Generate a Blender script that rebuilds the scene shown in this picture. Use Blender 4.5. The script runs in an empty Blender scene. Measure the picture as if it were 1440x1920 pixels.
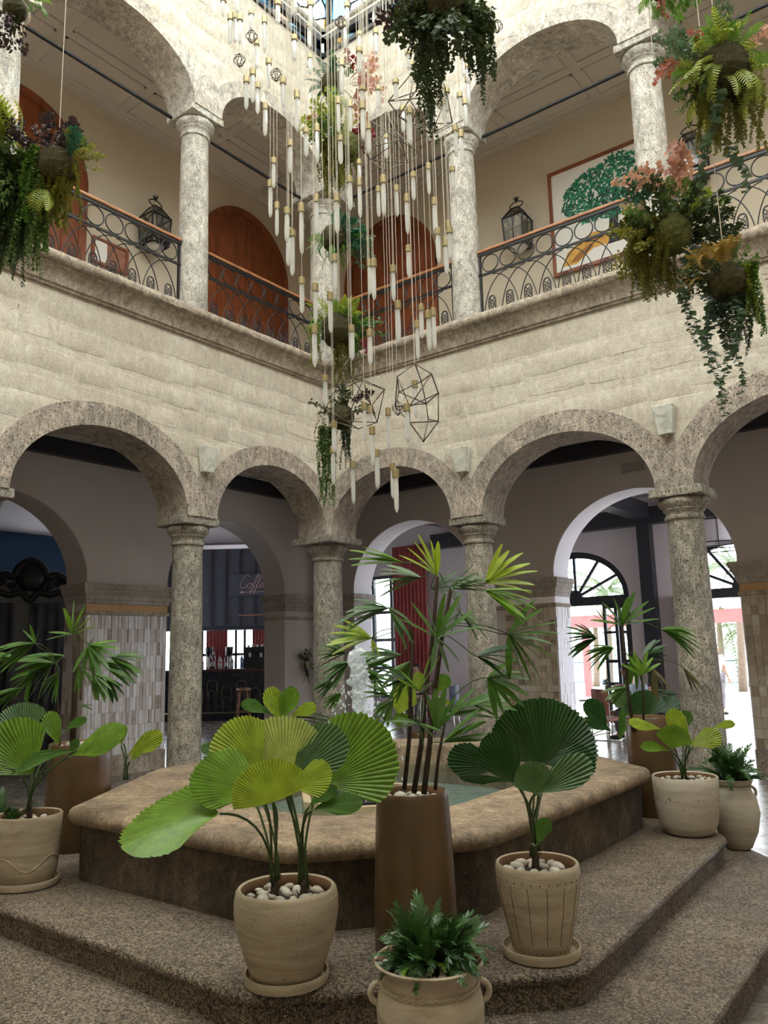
import bpy, bmesh, math, random
from mathutils import Vector, Matrix
R = math.radians
rng = random.Random(7)
scn = bpy.context.scene
col = scn.collection

# ---------------------------------------------------------------- camera
F_PX = 1500.2
CAM = Vector((8.4565, -9.6025, 1.7059))
_yaw, _pit, _rol = R(37.232), R(9.9562), R(-1.4311)
FW = Vector((-math.sin(_yaw) * math.cos(_pit), math.cos(_yaw) * math.cos(_pit), math.sin(_pit)))
_r0 = FW.cross(Vector((0, 0, 1))).normalized()
_u0 = _r0.cross(FW)
RT = _r0 * math.cos(_rol) + _u0 * math.sin(_rol)
UP = -_r0 * math.sin(_rol) + _u0 * math.cos(_rol)
cd = bpy.data.cameras.new('camera')
cam = bpy.data.objects.new('camera', cd)
col.objects.link(cam)
cd.sensor_fit = 'VERTICAL'
cd.sensor_height = 36.0
cd.lens = F_PX / 1920 * 36.0
cd.clip_start = 0.05
cd.clip_end = 2000
mw = Matrix((RT, UP, -FW)).transposed().to_4x4()
mw.translation = CAM
cam.matrix_world = mw
scn.camera = cam

def atd(x, y, depth):
    """a point of the place that the photo shows at pixel x, y, depth metres away"""
    return CAM + (FW * F_PX + RT * (x - 720) + UP * (960 - y)) * (depth / F_PX)

def onz(x, y, z):
    d = FW * F_PX + RT * (x - 720) + UP * (960 - y)
    return CAM + d * ((z - CAM.z) / d.z)

def onx(x, y, X):
    d = FW * F_PX + RT * (x - 720) + UP * (960 - y)
    return CAM + d * ((X - CAM.x) / d.x)

def ony(x, y, Y):
    d = FW * F_PX + RT * (x - 720) + UP * (960 - y)
    return CAM + d * ((Y - CAM.y) / d.y)

# ---------------------------------------------------------------- world, sun, exposure
wd = bpy.data.worlds.new('sky')
scn.world = wd
wd.use_nodes = True
bg = wd.node_tree.nodes['Background']
bg.inputs['Color'].default_value = (0.86, 0.93, 1.0, 1)
bg.inputs['Strength'].default_value = 11.0
sl = bpy.data.lights.new('sun', 'SUN')
sl.energy = 4.0
sl.angle = R(1.5)
sl.color = (1.0, 0.95, 0.86)
so = bpy.data.objects.new('sun', sl)
col.objects.link(so)
so.rotation_euler = (R(-47), 0, R(-14))
# light portals only guide the sampling of daylight through the skylight opening
pl = bpy.data.lights.new('skylight_portal', 'AREA')
pl.shape = 'RECTANGLE'
pl.size, pl.size_y = 9.7, 10.2
pl.cycles.is_portal = True
po = bpy.data.objects.new('skylight_portal', pl)
col.objects.link(po)
po.location = (5.2, -5.5, 11.85)
for i, (px, pw, ph) in enumerate(((0.6, 2.5, 4.0), (4.25, 2.5, 4.0), (7.85, 2.5, 4.0), (-5.0, 1.8, 3.0))):
    l2 = bpy.data.lights.new('door_portal', 'AREA')
    l2.shape = 'RECTANGLE'
    l2.size, l2.size_y = pw, ph
    l2.cycles.is_portal = True
    o2 = bpy.data.objects.new('door_portal', l2)
    col.objects.link(o2)
    o2.location = (px, 7.95, ph / 2)
    o2.rotation_euler = (R(-90), 0, 0)
l3 = bpy.data.lights.new('terrace_portal', 'AREA')  # guides sampling through the unseen east opening added to brighten the dining room
l3.shape = 'RECTANGLE'
l3.size, l3.size_y = 4.9, 3.4
l3.cycles.is_portal = True
o3 = bpy.data.objects.new('terrace_portal', l3)
col.objects.link(o3)
o3.location = (12.45, 5.6, 2.5)
o3.rotation_euler = (0, R(90), 0)
vs = scn.view_settings
vs.view_transform = 'Standard'
vs.look = 'None'
vs.exposure = 0.08
vs.gamma = 1.0
vs.use_curve_mapping = False
try:
    scn.cycles.max_bounces = 10
    scn.cycles.diffuse_bounces = 5
    scn.cycles.transparent_max_bounces = 24
    scn.cycles.sample_clamp_indirect = 12.0
except Exception:
    pass

# ---------------------------------------------------------------- tagging
def tag(o, label=None, cat=None, group=None, kind=None):
    if label: o['label'] = label
    if cat: o['category'] = cat
    if group: o['group'] = group
    if kind: o['kind'] = kind
    return o

def empty(name, loc=(0, 0, 0), rz=0.0, label=None, cat=None, group=None, kind=None):
    o = bpy.data.objects.new(name, None)
    o.empty_display_size = 0.1
    col.objects.link(o)
    o.location = loc
    o.rotation_euler = (0, 0, rz)
    return tag(o, label, cat, group, kind)

def link(name, me, parent=None, loc=None, mat=None):
    o = bpy.data.objects.new(name, me)
    col.objects.link(o)
    if parent is not None: o.parent = parent
    if mat is not None: o.matrix_local = mat
    elif loc is not None: o.location = loc
    return o

# ---------------------------------------------------------------- mesh builder
class MB:
    def __init__(s):
        s.v = []; s.f = []
    def add(s, vs_, fs_):
        n = len(s.v)
        s.v.extend([tuple(p) for p in vs_])
        s.f.extend([tuple(i + n for i in f) for f in fs_])
        return s
    def box(s, a, b, T=None):
        x0, y0, z0 = a; x1, y1, z1 = b
        p = [(x0, y0, z0), (x1, y0, z0), (x1, y1, z0), (x0, y1, z0), (x0, y0, z1), (x1, y0, z1), (x1, y1, z1), (x0, y1, z1)]
        if T: p = [T(*q) for q in p]
        return s.add(p, [(0, 3, 2, 1), (4, 5, 6, 7), (0, 1, 5, 4), (1, 2, 6, 5), (2, 3, 7, 6), (3, 0, 4, 7)])
    def prism(s, poly, T0, T1):
        """poly: list of 2D points; T0/T1 map them to the two end faces"""
        n = len(poly)
        s.add([T0(*p) for p in poly] + [T1(*p) for p in poly],
              [tuple(range(n))[::-1], tuple(range(n, 2 * n))] + [(i, (i + 1) % n, n + (i + 1) % n, n + i) for i in range(n)])
        return s
    def lathe(s, prof, n=32, c=(0, 0, 0), ang0=0.0, cap=True, wob=None):
        vs_ = []
        for (r, z) in prof:
            for k in range(n):
                a = ang0 + 2 * math.pi * k / n
                rr = r if wob is None else r * (1 + wob(a, z))
                vs_.append((c[0] + rr * math.cos(a), c[1] + rr * math.sin(a), c[2] + z))
        fs_ = []
        for i in range(len(prof) - 1):
            for k in range(n):
                fs_.append((i * n + k, i * n + (k + 1) % n, (i + 1) * n + (k + 1) % n, (i + 1) * n + k))
        if cap:
            fs_.append(tuple(range(n))[::-1])
            fs_.append(tuple((len(prof) - 1) * n + k for k in range(n)))
        return s.add(vs_, fs_)
    def tube(s, path, r, n=6, closed=False, caps=True):
        path = [Vector(p) for p in path]
        m = len(path)
        rs = r if isinstance(r, (list, tuple)) else [r] * m
        vs_ = []; fs_ = []
        prev = None
        for i, p in enumerate(path):
            if closed: t = (path[(i + 1) % m] - path[i - 1])
            else: t = path[min(i + 1, m - 1)] - path[max(i - 1, 0)]
            if t.length < 1e-9: t = Vector((0, 0, 1))
            t.normalize()
            if prev is None:
                a = Vector((0, 0, 1)) if abs(t.z) < 0.9 else Vector((1, 0, 0))
                nn = t.cross(a).normalized()
            else:
                nn = prev - t * prev.dot(t)
                if nn.length < 1e-6: nn = t.orthogonal()
                nn.normalize()
            prev = nn
            bb = t.cross(nn)
            for k in range(n):
                a = 2 * math.pi * k / n
                vs_.append(p + (nn * math.cos(a) + bb * math.sin(a)) * rs[i])
        segs = m if closed else m - 1
        for i in range(segs):
            j = (i + 1) % m
            for k in range(n):
                fs_.append((i * n + k, i * n + (k + 1) % n, j * n + (k + 1) % n, j * n + k))
        if caps and not closed:
            fs_.append(tuple(range(n))[::-1])
            fs_.append(tuple((m - 1) * n + k for k in range(n)))
        return s.add(vs_, fs_)
    def sphere(s, c, r, nu=10, nv=7, sc=(1, 1, 1), wob=0.0, rg=None):
        vs_ = [(c[0], c[1], c[2] - r * sc[2])]
        for i in range(1, nv):
            ph = math.pi * i / nv
            for k in range(nu):
                a = 2 * math.pi * k / nu
                q = 1 + (rg.uniform(-wob, wob) if rg else 0)
                vs_.append((c[0] + r * sc[0] * q * math.sin(ph) * math.cos(a), c[1] + r * sc[1] * q * math.sin(ph) * math.sin(a), c[2] - r * sc[2] * q * math.cos(ph)))
        vs_.append((c[0], c[1], c[2] + r * sc[2]))
        fs_ = []
        L = len(vs_) - 1
        for k in range(nu):
            fs_.append((0, 1 + (k + 1) % nu, 1 + k))
            fs_.append((L, 1 + (nv - 2) * nu + k, 1 + (nv - 2) * nu + (k + 1) % nu))
        for i in range(nv - 2):
            for k in range(nu):
                fs_.append((1 + i * nu + k, 1 + i * nu + (k + 1) % nu, 1 + (i + 1) * nu + (k + 1) % nu, 1 + (i + 1) * nu + k))
        return s.add(vs_, fs_)
    def mesh(s, name, mat=None, smooth=None, recalc=True):
        me = bpy.data.meshes.new(name)
        me.from_pydata(s.v, [], s.f)
        if recalc:
            bm = bmesh.new(); bm.from_mesh(me)
            bmesh.ops.recalc_face_normals(bm, faces=bm.faces)
            bm.to_mesh(me); bm.free()
        if mat is not None: me.materials.append(mat)
        if smooth is not None:
            me.polygons.foreach_set('use_smooth', [True] * len(me.polygons))
            if smooth < 180: me.set_sharp_from_angle(angle=R(smooth))
        me.update()
        return me
    def build(s, name, mat=None, parent=None, smooth=None, loc=None, recalc=True):
        return link(name, s.mesh(name, mat, smooth, recalc), parent, loc)

def bevel_mod(o, w=0.01, seg=2, ang=35):
    m = o.modifiers.new('bevel', 'BEVEL')
    m.width = w; m.segments = seg; m.limit_method = 'ANGLE'; m.angle_limit = R(ang)
    return o

def copy_tree(o, parent=None):
    c = o.copy(); col.objects.link(c)
    c.parent = parent
    for ch in list(o.children): copy_tree(ch, c)
    return c

# ---------------------------------------------------------------- material nodes
class NT:
    def __init__(s, name):
        s.m = bpy.data.materials.new(name)
        s.m.use_nodes = True
        s.t = s.m.node_tree
        s.b = s.t.nodes['Principled BSDF']
        s.out = s.t.nodes['Material Output']
        s._pos = None
    def n(s, typ, **kw):
        nd = s.t.nodes.new(typ)
        for k, v in kw.items(): setattr(nd, k, v)
        return nd
    def l(s, a, b): s.t.links.new(a, b)
    @property
    def pos(s):
        if s._pos is None: s._pos = s.n('ShaderNodeNewGeometry').outputs['Position']
        return s._pos
    def obj(s): return s.n('ShaderNodeTexCoord').outputs['Object']
    def mapv(s, v, scale=(1, 1, 1), rot=(0, 0, 0)):
        m = s.n('ShaderNodeMapping')
        m.inputs['Scale'].default_value = scale
        m.inputs['Rotation'].default_value = rot
        s.l(v, m.inputs['Vector'])
        return m.outputs['Vector']
    def noise(s, scale, detail=3.0, rough=0.55, v=None, dist=0.0):
        nd = s.n('ShaderNodeTexNoise')
        nd.inputs['Scale'].default_value = scale
        nd.inputs['Detail'].default_value = detail
        nd.inputs['Roughness'].default_value = rough
        nd.inputs['Distortion'].default_value = dist
        s.l(v if v is not None else s.pos, nd.inputs['Vector'])
        return nd.outputs['Fac']
    def vor(s, scale, v=None, feat='F1', out='Distance', rand=1.0):
        nd = s.n('ShaderNodeTexVoronoi', feature=feat)
        nd.inputs['Scale'].default_value = scale
        nd.inputs['Randomness'].default_value = rand
        s.l(v if v is not None else s.pos, nd.inputs['Vector'])
        return nd.outputs[out]
    def ramp(s, fac, *stops):
        nd = s.n('ShaderNodeValToRGB')
        cr = nd.color_ramp
        while len(cr.elements) < len(stops): cr.elements.new(0.5)
        for e, (p, c) in zip(cr.elements, stops):
            e.position = p
            e.color = (c, c, c, 1) if isinstance(c, (int, float)) else (*c, 1)
        s.l(fac, nd.inputs['Fac'])
        return nd.outputs['Color']
    def mix(s, fac, a, b, mode='MIX'):
        nd = s.n('ShaderNodeMix', data_type='RGBA', blend_type=mode)
        for idx, val in ((0, fac), (6, a), (7, b)):
            inp = nd.inputs[idx]
            if isinstance(val, (int, float)): inp.default_value = val if idx == 0 else (val, val, val, 1)
            elif isinstance(val, tuple): inp.default_value = (*val, 1) if len(val) == 3 else val
            else: s.l(val, inp)
        return nd.outputs[2]
    def math(s, op, a, b=0.0):
        nd = s.n('ShaderNodeMath', operation=op)
        for inp, val in ((nd.inputs[0], a), (nd.inputs[1], b)):
            if isinstance(val, (int, float)): inp.default_value = val
            else: s.l(val, inp)
        return nd.outputs[0]
    def bump(s, h, strength=0.4, dist=0.02, prev=None):
        nd = s.n('ShaderNodeBump')
        nd.inputs['Strength'].default_value = strength
        nd.inputs['Distance'].default_value = dist
        s.l(h, nd.inputs['Height'])
        if prev is not None: s.l(prev, nd.inputs['Normal'])
        return nd.outputs['Normal']
    def fin(s, color, rough=0.7, normal=None, metal=0.0, spec=None, trans=None, ior=None):
        b = s.b
        if isinstance(color, tuple): b.inputs['Base Color'].default_value = (*color, 1)
        else: s.l(color, b.inputs['Base Color'])
        if isinstance(rough, (int, float)): b.inputs['Roughness'].default_value = rough
        else: s.l(rough, b.inputs['Roughness'])
        b.inputs['Metallic'].default_value = metal
        if spec is not None: b.inputs['Specular IOR Level'].default_value = spec
        if trans is not None: b.inputs['Transmission Weight'].default_value = trans
        if ior is not None: b.inputs['IOR'].default_value = ior
        if normal is not None: s.l(normal, b.inputs['Normal'])
        return s.m

MAT = {}
def plain(key, color, rough=0.6, metal=0.0, var=0.12, scale=6.0, bump=0.0, spec=None):
    t = NT(key)
    dk = tuple(c * (1 - var) for c in color); lt = tuple(min(1, c * (1 + var)) for c in color)
    c = t.ramp(t.noise(scale, 4), (0.3, dk), (0.7, lt))
    nm = t.bump(t.noise(scale * 9, 3), bump, 0.01) if bump else None
    MAT[key] = t.fin(c, rough, nm, metal, spec)
    return MAT[key]

def stone(key, light, mid, dark, pit=(0.03, 0.02, 0.015), pits=0.35, pscale=38.0, big=0.9, bump=0.5, rough=0.9, stain=0.5, stains=(0.10, 0.09, 0.08), contrast=0.6):
    """pitted coral stone: broad tone patches, weather stains, small dark holes"""
    t = NT(key)
    broad = t.noise(big, 5, 0.6)
    c = t.ramp(broad, (0.28, dark), (0.5, mid), (0.72, light))
    st = t.ramp(t.noise(big * 2.3, 7, 0.7, dist=0.6), (0.52, 0.0), (0.68, 1.0))
    c = t.mix(t.math('MULTIPLY', st, stain), c, stains)
    fine = t.noise(60, 4, 0.65)
    mott = t.noise(13, 5, 0.7, t.mapv(t.pos, (1, 1, 0.55)), 0.5)
    c = t.mix(contrast, c, t.ramp(mott, (0.34, 0.22), (0.5, 0.5), (0.66, 0.82)), 'OVERLAY')
    c = t.mix(0.5 * contrast + 0.2, c, t.ramp(fine, (0.32, 0.2), (0.68, 0.8)), 'OVERLAY')
    v = t.noise(pscale * 1.1, 3, 0.75, t.mapv(t.pos, (1, 1, 0.7)))
    cl = t.ramp(t.noise(big * 3.2, 4, 0.6), (0.55 - pits * 0.4, 0.0), (0.8 - pits * 0.4, 1.0))
    hole = t.math('MULTIPLY', t.ramp(v, (0.57, 0.0), (0.66, 1.0)), cl)
    c = t.mix(t.math('MULTIPLY', hole, 0.8), c, pit)
    h = t.math('SUBTRACT', t.math('ADD', fine, t.math('MULTIPLY', t.noise(9, 4), 1.2)), t.math('MULTIPLY', hole, 1.6))
    MAT[key] = t.fin(c, rough, t.bump(h, bump, 0.02), spec=0.2)
    return MAT[key]

stone('wall_stone', (0.62, 0.56, 0.475), (0.56, 0.50, 0.415), (0.49, 0.43, 0.35), pits=0.12, pscale=40, big=1.6, bump=0.35, stain=0.3, stains=(0.60, 0.57, 0.52), contrast=0.25)
stone('wall_stone_pale', (0.60, 0.555, 0.48), (0.545, 0.495, 0.415), (0.46, 0.405, 0.32), pits=0.1, pscale=40, big=1.4, bump=0.35, stain=0.5, stains=(0.50, 0.43, 0.31), contrast=0.35)
stone('arch_stone', (0.52, 0.44, 0.37), (0.42, 0.355, 0.30), (0.30, 0.26, 0.225), pits=0.8, pscale=42, big=1.6, bump=0.7, stain=0.5, stains=(0.16, 0.145, 0.14))
stone('upper_arch_stone', (0.62, 0.57, 0.50), (0.50, 0.455, 0.395), (0.36, 0.325, 0.285), pits=0.5, pscale=40, big=1.5, bump=0.6, stain=0.45, stains=(0.22, 0.20, 0.18))
stone('column_stone', (0.48, 0.425, 0.35), (0.37, 0.33, 0.275), (0.25, 0.225, 0.195), pits=0.95, pscale=46, big=2.0, bump=0.8, stain=0.45, stains=(0.15, 0.14, 0.125))
stone('upper_column_stone', (0.62, 0.58, 0.52), (0.50, 0.465, 0.41), (0.36, 0.335, 0.295), pits=0.9, pscale=60, big=2.0, bump=0.7, stain=0.45, stains=(0.27, 0.26, 0.22))
stone('cornice_stone', (0.50, 0.43, 0.35), (0.42, 0.35, 0.28), (0.33, 0.27, 0.21), pits=0.3, pscale=36, big=1.4, bump=0.8, stain=0.5, stains=(0.22, 0.17, 0.13))
stone('rim_stone', (0.36, 0.265, 0.17), (0.265, 0.195, 0.13), (0.17, 0.125, 0.088), pits=0.15, pscale=60, big=2.2, bump=0.45, rough=0.75, stain=0.5, stains=(0.13, 0.10, 0.075))
stone('basin_stone', (0.15, 0.115, 0.085), (0.105, 0.08, 0.06), (0.06, 0.047, 0.037), pits=0.4, pscale=44, big=3.0, bump=0.6, stain=0.5, stains=(0.06, 0.05, 0.045))

def pebble_wash(key, light, dark, rough=0.75):
    t = NT(key)
    sp = t.vor(120, out='Color')
    g = t.n('ShaderNodeSeparateColor'); t.l(sp, g.inputs[0])
    c = t.ramp(g.outputs[0], (0.1, dark), (0.6, tuple((a + b) / 2 for a, b in zip(light, dark))), (0.95, light))
    br = t.noise(1.7, 5, 0.65)
    c = t.mix(0.75, c, t.ramp(br, (0.3, (0.35, 0.32, 0.30)), (0.5, (0.62, 0.57, 0.52)), (0.75, (0.95, 0.93, 0.9))), 'MULTIPLY')
    h = t.math('ADD', t.vor(120), t.math('MULTIPLY', t.noise(5, 4), 0.8))
    rg_ = t.ramp(t.noise(2.4, 4), (0.35, 0.42), (0.7, 0.8))
    MAT[key] = t.fin(c, rg_, t.bump(h, 0.55, 0.012), spec=0.35)
pebble_wash('step_wash', (0.37, 0.295, 0.225), (0.065, 0.05, 0.038))

# setting paints
plain('paint_mauve', (0.53, 0.475, 0.46), 0.85, var=0.03, scale=0.8)
plain('paint_white', (0.86, 0.82, 0.87), 0.8, var=0.03, scale=1.2)
plain('paint_beige', (0.60, 0.52, 0.405), 0.85, var=0.03, scale=0.6)
plain('ceiling_paint', (0.60, 0.55, 0.49), 0.85, var=0.02, scale=0.6)
plain('ceiling_grey', (0.52, 0.49, 0.46), 0.85, var=0.02, scale=0.6)
plain('beam_black', (0.018, 0.018, 0.024), 0.45, var=0.1)
plain('iron_black', (0.016, 0.016, 0.018), 0.42, var=0.15, metal=0.3)
plain('tan_band', (0.50, 0.30, 0.15), 0.7, var=0.06)
plain('paint_room', (0.62, 0.55, 0.56), 0.85, var=0.03, scale=0.8)
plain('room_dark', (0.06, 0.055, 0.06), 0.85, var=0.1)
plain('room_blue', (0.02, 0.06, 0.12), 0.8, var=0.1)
# ================================================================ the building
W = 0.29          # half thickness of the arcade walls
SP1, CR1 = 3.52, 4.44
SP2, CR2 = 9.46, 10.25
ZC0, ZC1 = 5.92, 6.275
ZTOP = 11.9
DB = 2.3          # distance from arcade axis to the inner walls
LEFT = lambda u, d, z: (d, -u, z)       # u along the wall from the far corner, d towards the courtyard
RIGHT = lambda u, d, z: (u, -d, z)
ARCHES = [(0.335, 2.57), (3.04, 5.42), (5.84, 8.22), (8.64, 10.3)]
COLS = [0.0, 2.80, 5.63, 8.43]
SIDES = (('left', LEFT), ('right', RIGHT))

def ell(u, a0, a1, sp, cr, grow=0.0):
    c = (a0 + a1) / 2; a = (a1 - a0) / 2 + grow; b = cr - sp + grow
    q = 1 - ((u - c) / a) ** 2
    return sp + b * math.sqrt(q) if q > 0 else None

def arcade_low(u, sp, cr, grow=0.0):
    for a0, a1 in ARCHES:
        z = ell(u, a0, a1, sp, cr, grow)
        if z is not None: return z
    return None

def arch_us(a0, a1, n=40):
    c = (a0 + a1) / 2; a = (a1 - a0) / 2
    return [c - a * math.cos(math.pi * i / n) for i in range(n + 1)]

def arched_wall(name, T, u0, u1, ztop, sp, cr, arches, d0, d1, mat, zfoot=None):
    """wall pierced by arches; where zfoot is given it stands on the floor between the openings"""
    us = {u0, u1}
    for a0, a1 in arches: us.update(arch_us(a0, a1))
    us = sorted(u for u in us if u0 <= u <= u1)
    low = []
    mb = MB()
    segs = []
    for i in range(len(us) - 1):
        um = (us[i] + us[i + 1]) / 2
        inside = any(a0 < um < a1 for a0, a1 in arches)
        zs = []
        for u in (us[i], us[i + 1]):
            z = None
            if inside:
                for a0, a1 in arches:
                    if a0 - 1e-6 <= u <= a1 + 1e-6 and a0 < um < a1:
                        z = ell(u, a0, a1, sp, cr)
                        if z is None: z = sp
            else:
                z = sp if zfoot is None else zfoot
            zs.append(z)
        segs.append((us[i], us[i + 1], zs[0], zs[1]))
    for (a, b, za, zb) in segs:
        p = [T(a, d0, za), T(b, d0, zb), T(b, d0, ztop), T(a, d0, ztop), T(a, d1, za), T(b, d1, zb), T(b, d1, ztop), T(a, d1, ztop)]
        mb.add(p, [(0, 1, 2, 3), (7, 6, 5, 4), (0, 4, 5, 1), (3, 2, 6, 7)])
    # jambs and ends
    prevz = None
    for (a, b, za, zb) in segs:
        if prevz is not None and abs(prevz - za) > 1e-4:
            z0, z1 = sorted((prevz, za))
            mb.add([T(a, d0, z0), T(a, d1, z0), T(a, d1, z1), T(a, d0, z1)], [(0, 1, 2, 3)])
        prevz = zb
    for u, z in ((segs[0][0], segs[0][2]), (segs[-1][1], segs[-1][3])):
        mb.add([T(u, d0, z), T(u, d1, z), T(u, d1, ztop), T(u, d0, ztop)], [(0, 1, 2, 3)])
    me = mb.mesh(name, mat, None, False)
    bm = bmesh.new(); bm.from_mesh(me)
    bmesh.ops.remove_doubles(bm, verts=bm.verts, dist=1e-4)
    bmesh.ops.recalc_face_normals(bm, faces=bm.faces)
    bm.to_mesh(me); bm.free()
    me.polygons.foreach_set('use_smooth', [True] * len(me.polygons))
    me.set_sharp_from_angle(angle=R(30))
    o = link(name, me)
    o['kind'] = 'structure'
    return o

def archivolt(name, T, a0, a1, sp, cr, wd_, d0, d1, mat, parent, n=44):
    c = (a0 + a1) / 2; a = (a1 - a0) / 2; b = cr - sp
    mb = MB()
    vs_ = []
    for i in range(n + 1):
        th = math.pi * (1 - i / n)
        ci, si = math.cos(th), math.sin(th)
        jit = 1 + rng.uniform(-0.006, 0.006)
        for (g, d) in ((-0.012, d0), (wd_ * jit, d0), (wd_ * jit, d1), (-0.012, d1)):
            ulo = W + 0.001 if a0 < 1 else a0 - 0.205
            vs_.append(T(min(max(c + (a + g) * ci, ulo), a1 + 0.205), d, sp - 0.006 + (b + g + 0.006) * si))
    fs_ = []
    for i in range(n):
        for k in range(4):
            fs_.append((i * 4 + k, i * 4 + (k + 1) % 4, (i + 1) * 4 + (k + 1) % 4, (i + 1) * 4 + k))
    fs_ += [(0, 1, 2, 3), (n * 4 + 3, n * 4 + 2, n * 4 + 1, n * 4)]
    mb.add(vs_, fs_)
    return mb.build(name, mat, parent, 35)

def wall_blocks(T, zs, umax, parent, mat, sp, cr, seed, zmin):
    """dressed stone blocks standing a little proud of the plaster, each with its own worn outline"""
    rg = random.Random(seed)
    for ci in range(len(zs) - 1):
        c0, c1 = zs[ci], zs[ci + 1]
        u = W + 0.02 - rg.uniform(0, 0.3)
        while u < umax:
            ln = rg.uniform(0.35, 1.15)
            a, b = max(u, W + 0.012), u + ln
            z0 = c0 + (0.0 if ci == 0 else rg.uniform(-0.05, 0.05)); z1 = c1 - 0.05 + (0.05 if ci == len(zs) - 2 else rg.uniform(-0.05, 0.05))
            u = b
            if b - a < 0.2: continue
            g = rg.uniform(0.002, 0.010)
            pts = []
            E_ = [((a + g, z0 + g), (b - g, z0 + g)), ((b - g, z0 + g), (b - g, z1 - g)), ((b - g, z1 - g), (a + g, z1 - g)), ((a + g, z1 - g), (a + g, z0 + g))]
            for (p, q) in E_:
                for k in range(5):
                    s = k / 5
                    pts.append([p[0] + (q[0] - p[0]) * s + rg.uniform(-0.014, 0.014), p[1] + (q[1] - p[1]) * s + rg.uniform(-0.012, 0.012) ])
            # round the corners
            m_ = len(pts)
            for k in (0, 5, 10, 15):
                A_, B_ = pts[k - 1], pts[(k + 1) % m_]
                pts[k] = [(pts[k][0] * 1.2 + A_[0] * 0.4 + B_[0] * 0.4) / 2, (pts[k][1] * 1.2 + A_[1] * 0.4 + B_[1] * 0.4) / 2]
            for p in pts:
                p[0] = max(p[0], W + 0.004)
                z = arcade_low(p[0], sp, cr, 0.14)
                if z is not None and p[1] < z: p[1] = min(z, z1 - g)
            zz = [p[1] for p in pts]
            ar = abs(sum(pts[i - 1][0] * pts[i][1] - pts[i][0] * pts[i - 1][1] for i in range(m_))) / 2
            if ar < 0.06 or min(zz) < zmin: continue
            d = W - 0.02; e = W + rg.uniform(0.0015, 0.0065)
            cx = sum(p[0] for p in pts) / m_; cz = sum(zz) / m_
            mb = MB()
            vs_ = [T(p[0], d, p[1]) for p in pts] + [T(p[0], e - 0.004, p[1]) for p in pts] + [T(p[0] + (cx - p[0]) * 0.05, e, p[1] + (cz - p[1]) * 0.07) for p in pts]
            fs_ = []
            for r_ in (0, 1):
                for k in range(m_):
                    fs_.append((r_ * m_ + k, r_ * m_ + (k + 1) % m_, (r_ + 1) * m_ + (k + 1) % m_, (r_ + 1) * m_ + k))
            fs_.append(tuple(2 * m_ + k for k in range(m_)))
            mb.add(vs_, fs_)
            mb.build('stone_block', mat, parent, 25)

# ---- arcade walls of the courtyard, two storeys
for side, T in SIDES:
    u0 = W if side == 'right' else -W
    lo = arched_wall('wall_' + side + '_lower', T, u0, 10.9, ZC0 + 0.05, SP1, CR1, ARCHES, -W, W, MAT['wall_stone'])
    hi = arched_wall('wall_' + side + '_upper', T, u0, 10.9, ZTOP, SP2, CR2, ARCHES, -W, W, MAT['wall_stone_pale'])
    for a0, a1 in ARCHES[:3]:
        archivolt('archivolt', T, a0, a1, SP1, CR1, 0.27, -W - 0.008, W + 0.018, MAT['arch_stone'], lo)
        archivolt('archivolt', T, a0, a1, SP2, CR2, 0.22, -W - 0.008, W + 0.016, MAT['upper_arch_stone'], hi)
    wall_blocks(T, [4.30, 4.62, 4.93, 5.25, 5.58, 5.91], 8.6, lo, MAT['wall_stone'], SP1, CR1, 11 if side == 'left' else 23, 4.0)
    wall_blocks(T, [10.1, 10.42, 10.75, 11.1, 11.45, 11.86], 6.6, hi, MAT['wall_stone_pale'], SP2, CR2, 31 if side == 'left' else 43, 9.9)
    # spandrel stone between neighbouring arch rings, down to the capitals
    for cu in COLS[1:3]:
        for par, sp, cr, key, ww in ((lo, SP1, CR1, 'arch_stone', 0.27), (hi, SP2, CR2, 'upper_arch_stone', 0.22)):
            us = [cu - 0.46 + 0.92 * i / 24 for i in range(25)]
            mb = MB(); prs = []
            for u in us:
                zl = arcade_low(u, sp, cr, 0.0) or sp
                prs.append((u, zl, max(zl + 0.02, sp + 0.60 - 0.9 * abs(u - cu))))
            for i in range(24):
                (ua, la, ha), (ub, lb, hb) = prs[i], prs[i + 1]
                q = [T(ua, W - 0.02, la), T(ub, W - 0.02, lb), T(ub, W - 0.02, hb), T(ua, W - 0.02, ha), T(ua, W + 0.012, la), T(ub, W + 0.012, lb), T(ub, W + 0.012, hb), T(ua, W + 0.012, ha)]
                mb.add(q, [(4, 5, 6, 7), (3, 2, 6, 7), (0, 1, 5, 4)])
            mb.build('spandrel', MAT[key], par, None, recalc=False)
# ---- the two courtyard walls behind the photographer, plain
for nm, a, b in (('wall_front', (-0.3, -11.2, 0), (10.9, -10.9, ZTOP)), ('wall_side', (10.6, -10.9, 0), (10.9, 0.29, ZTOP))):
    o = MB().box(a, b).build(nm, MAT['wall_stone_pale']); o['kind'] = 'structure'

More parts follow.
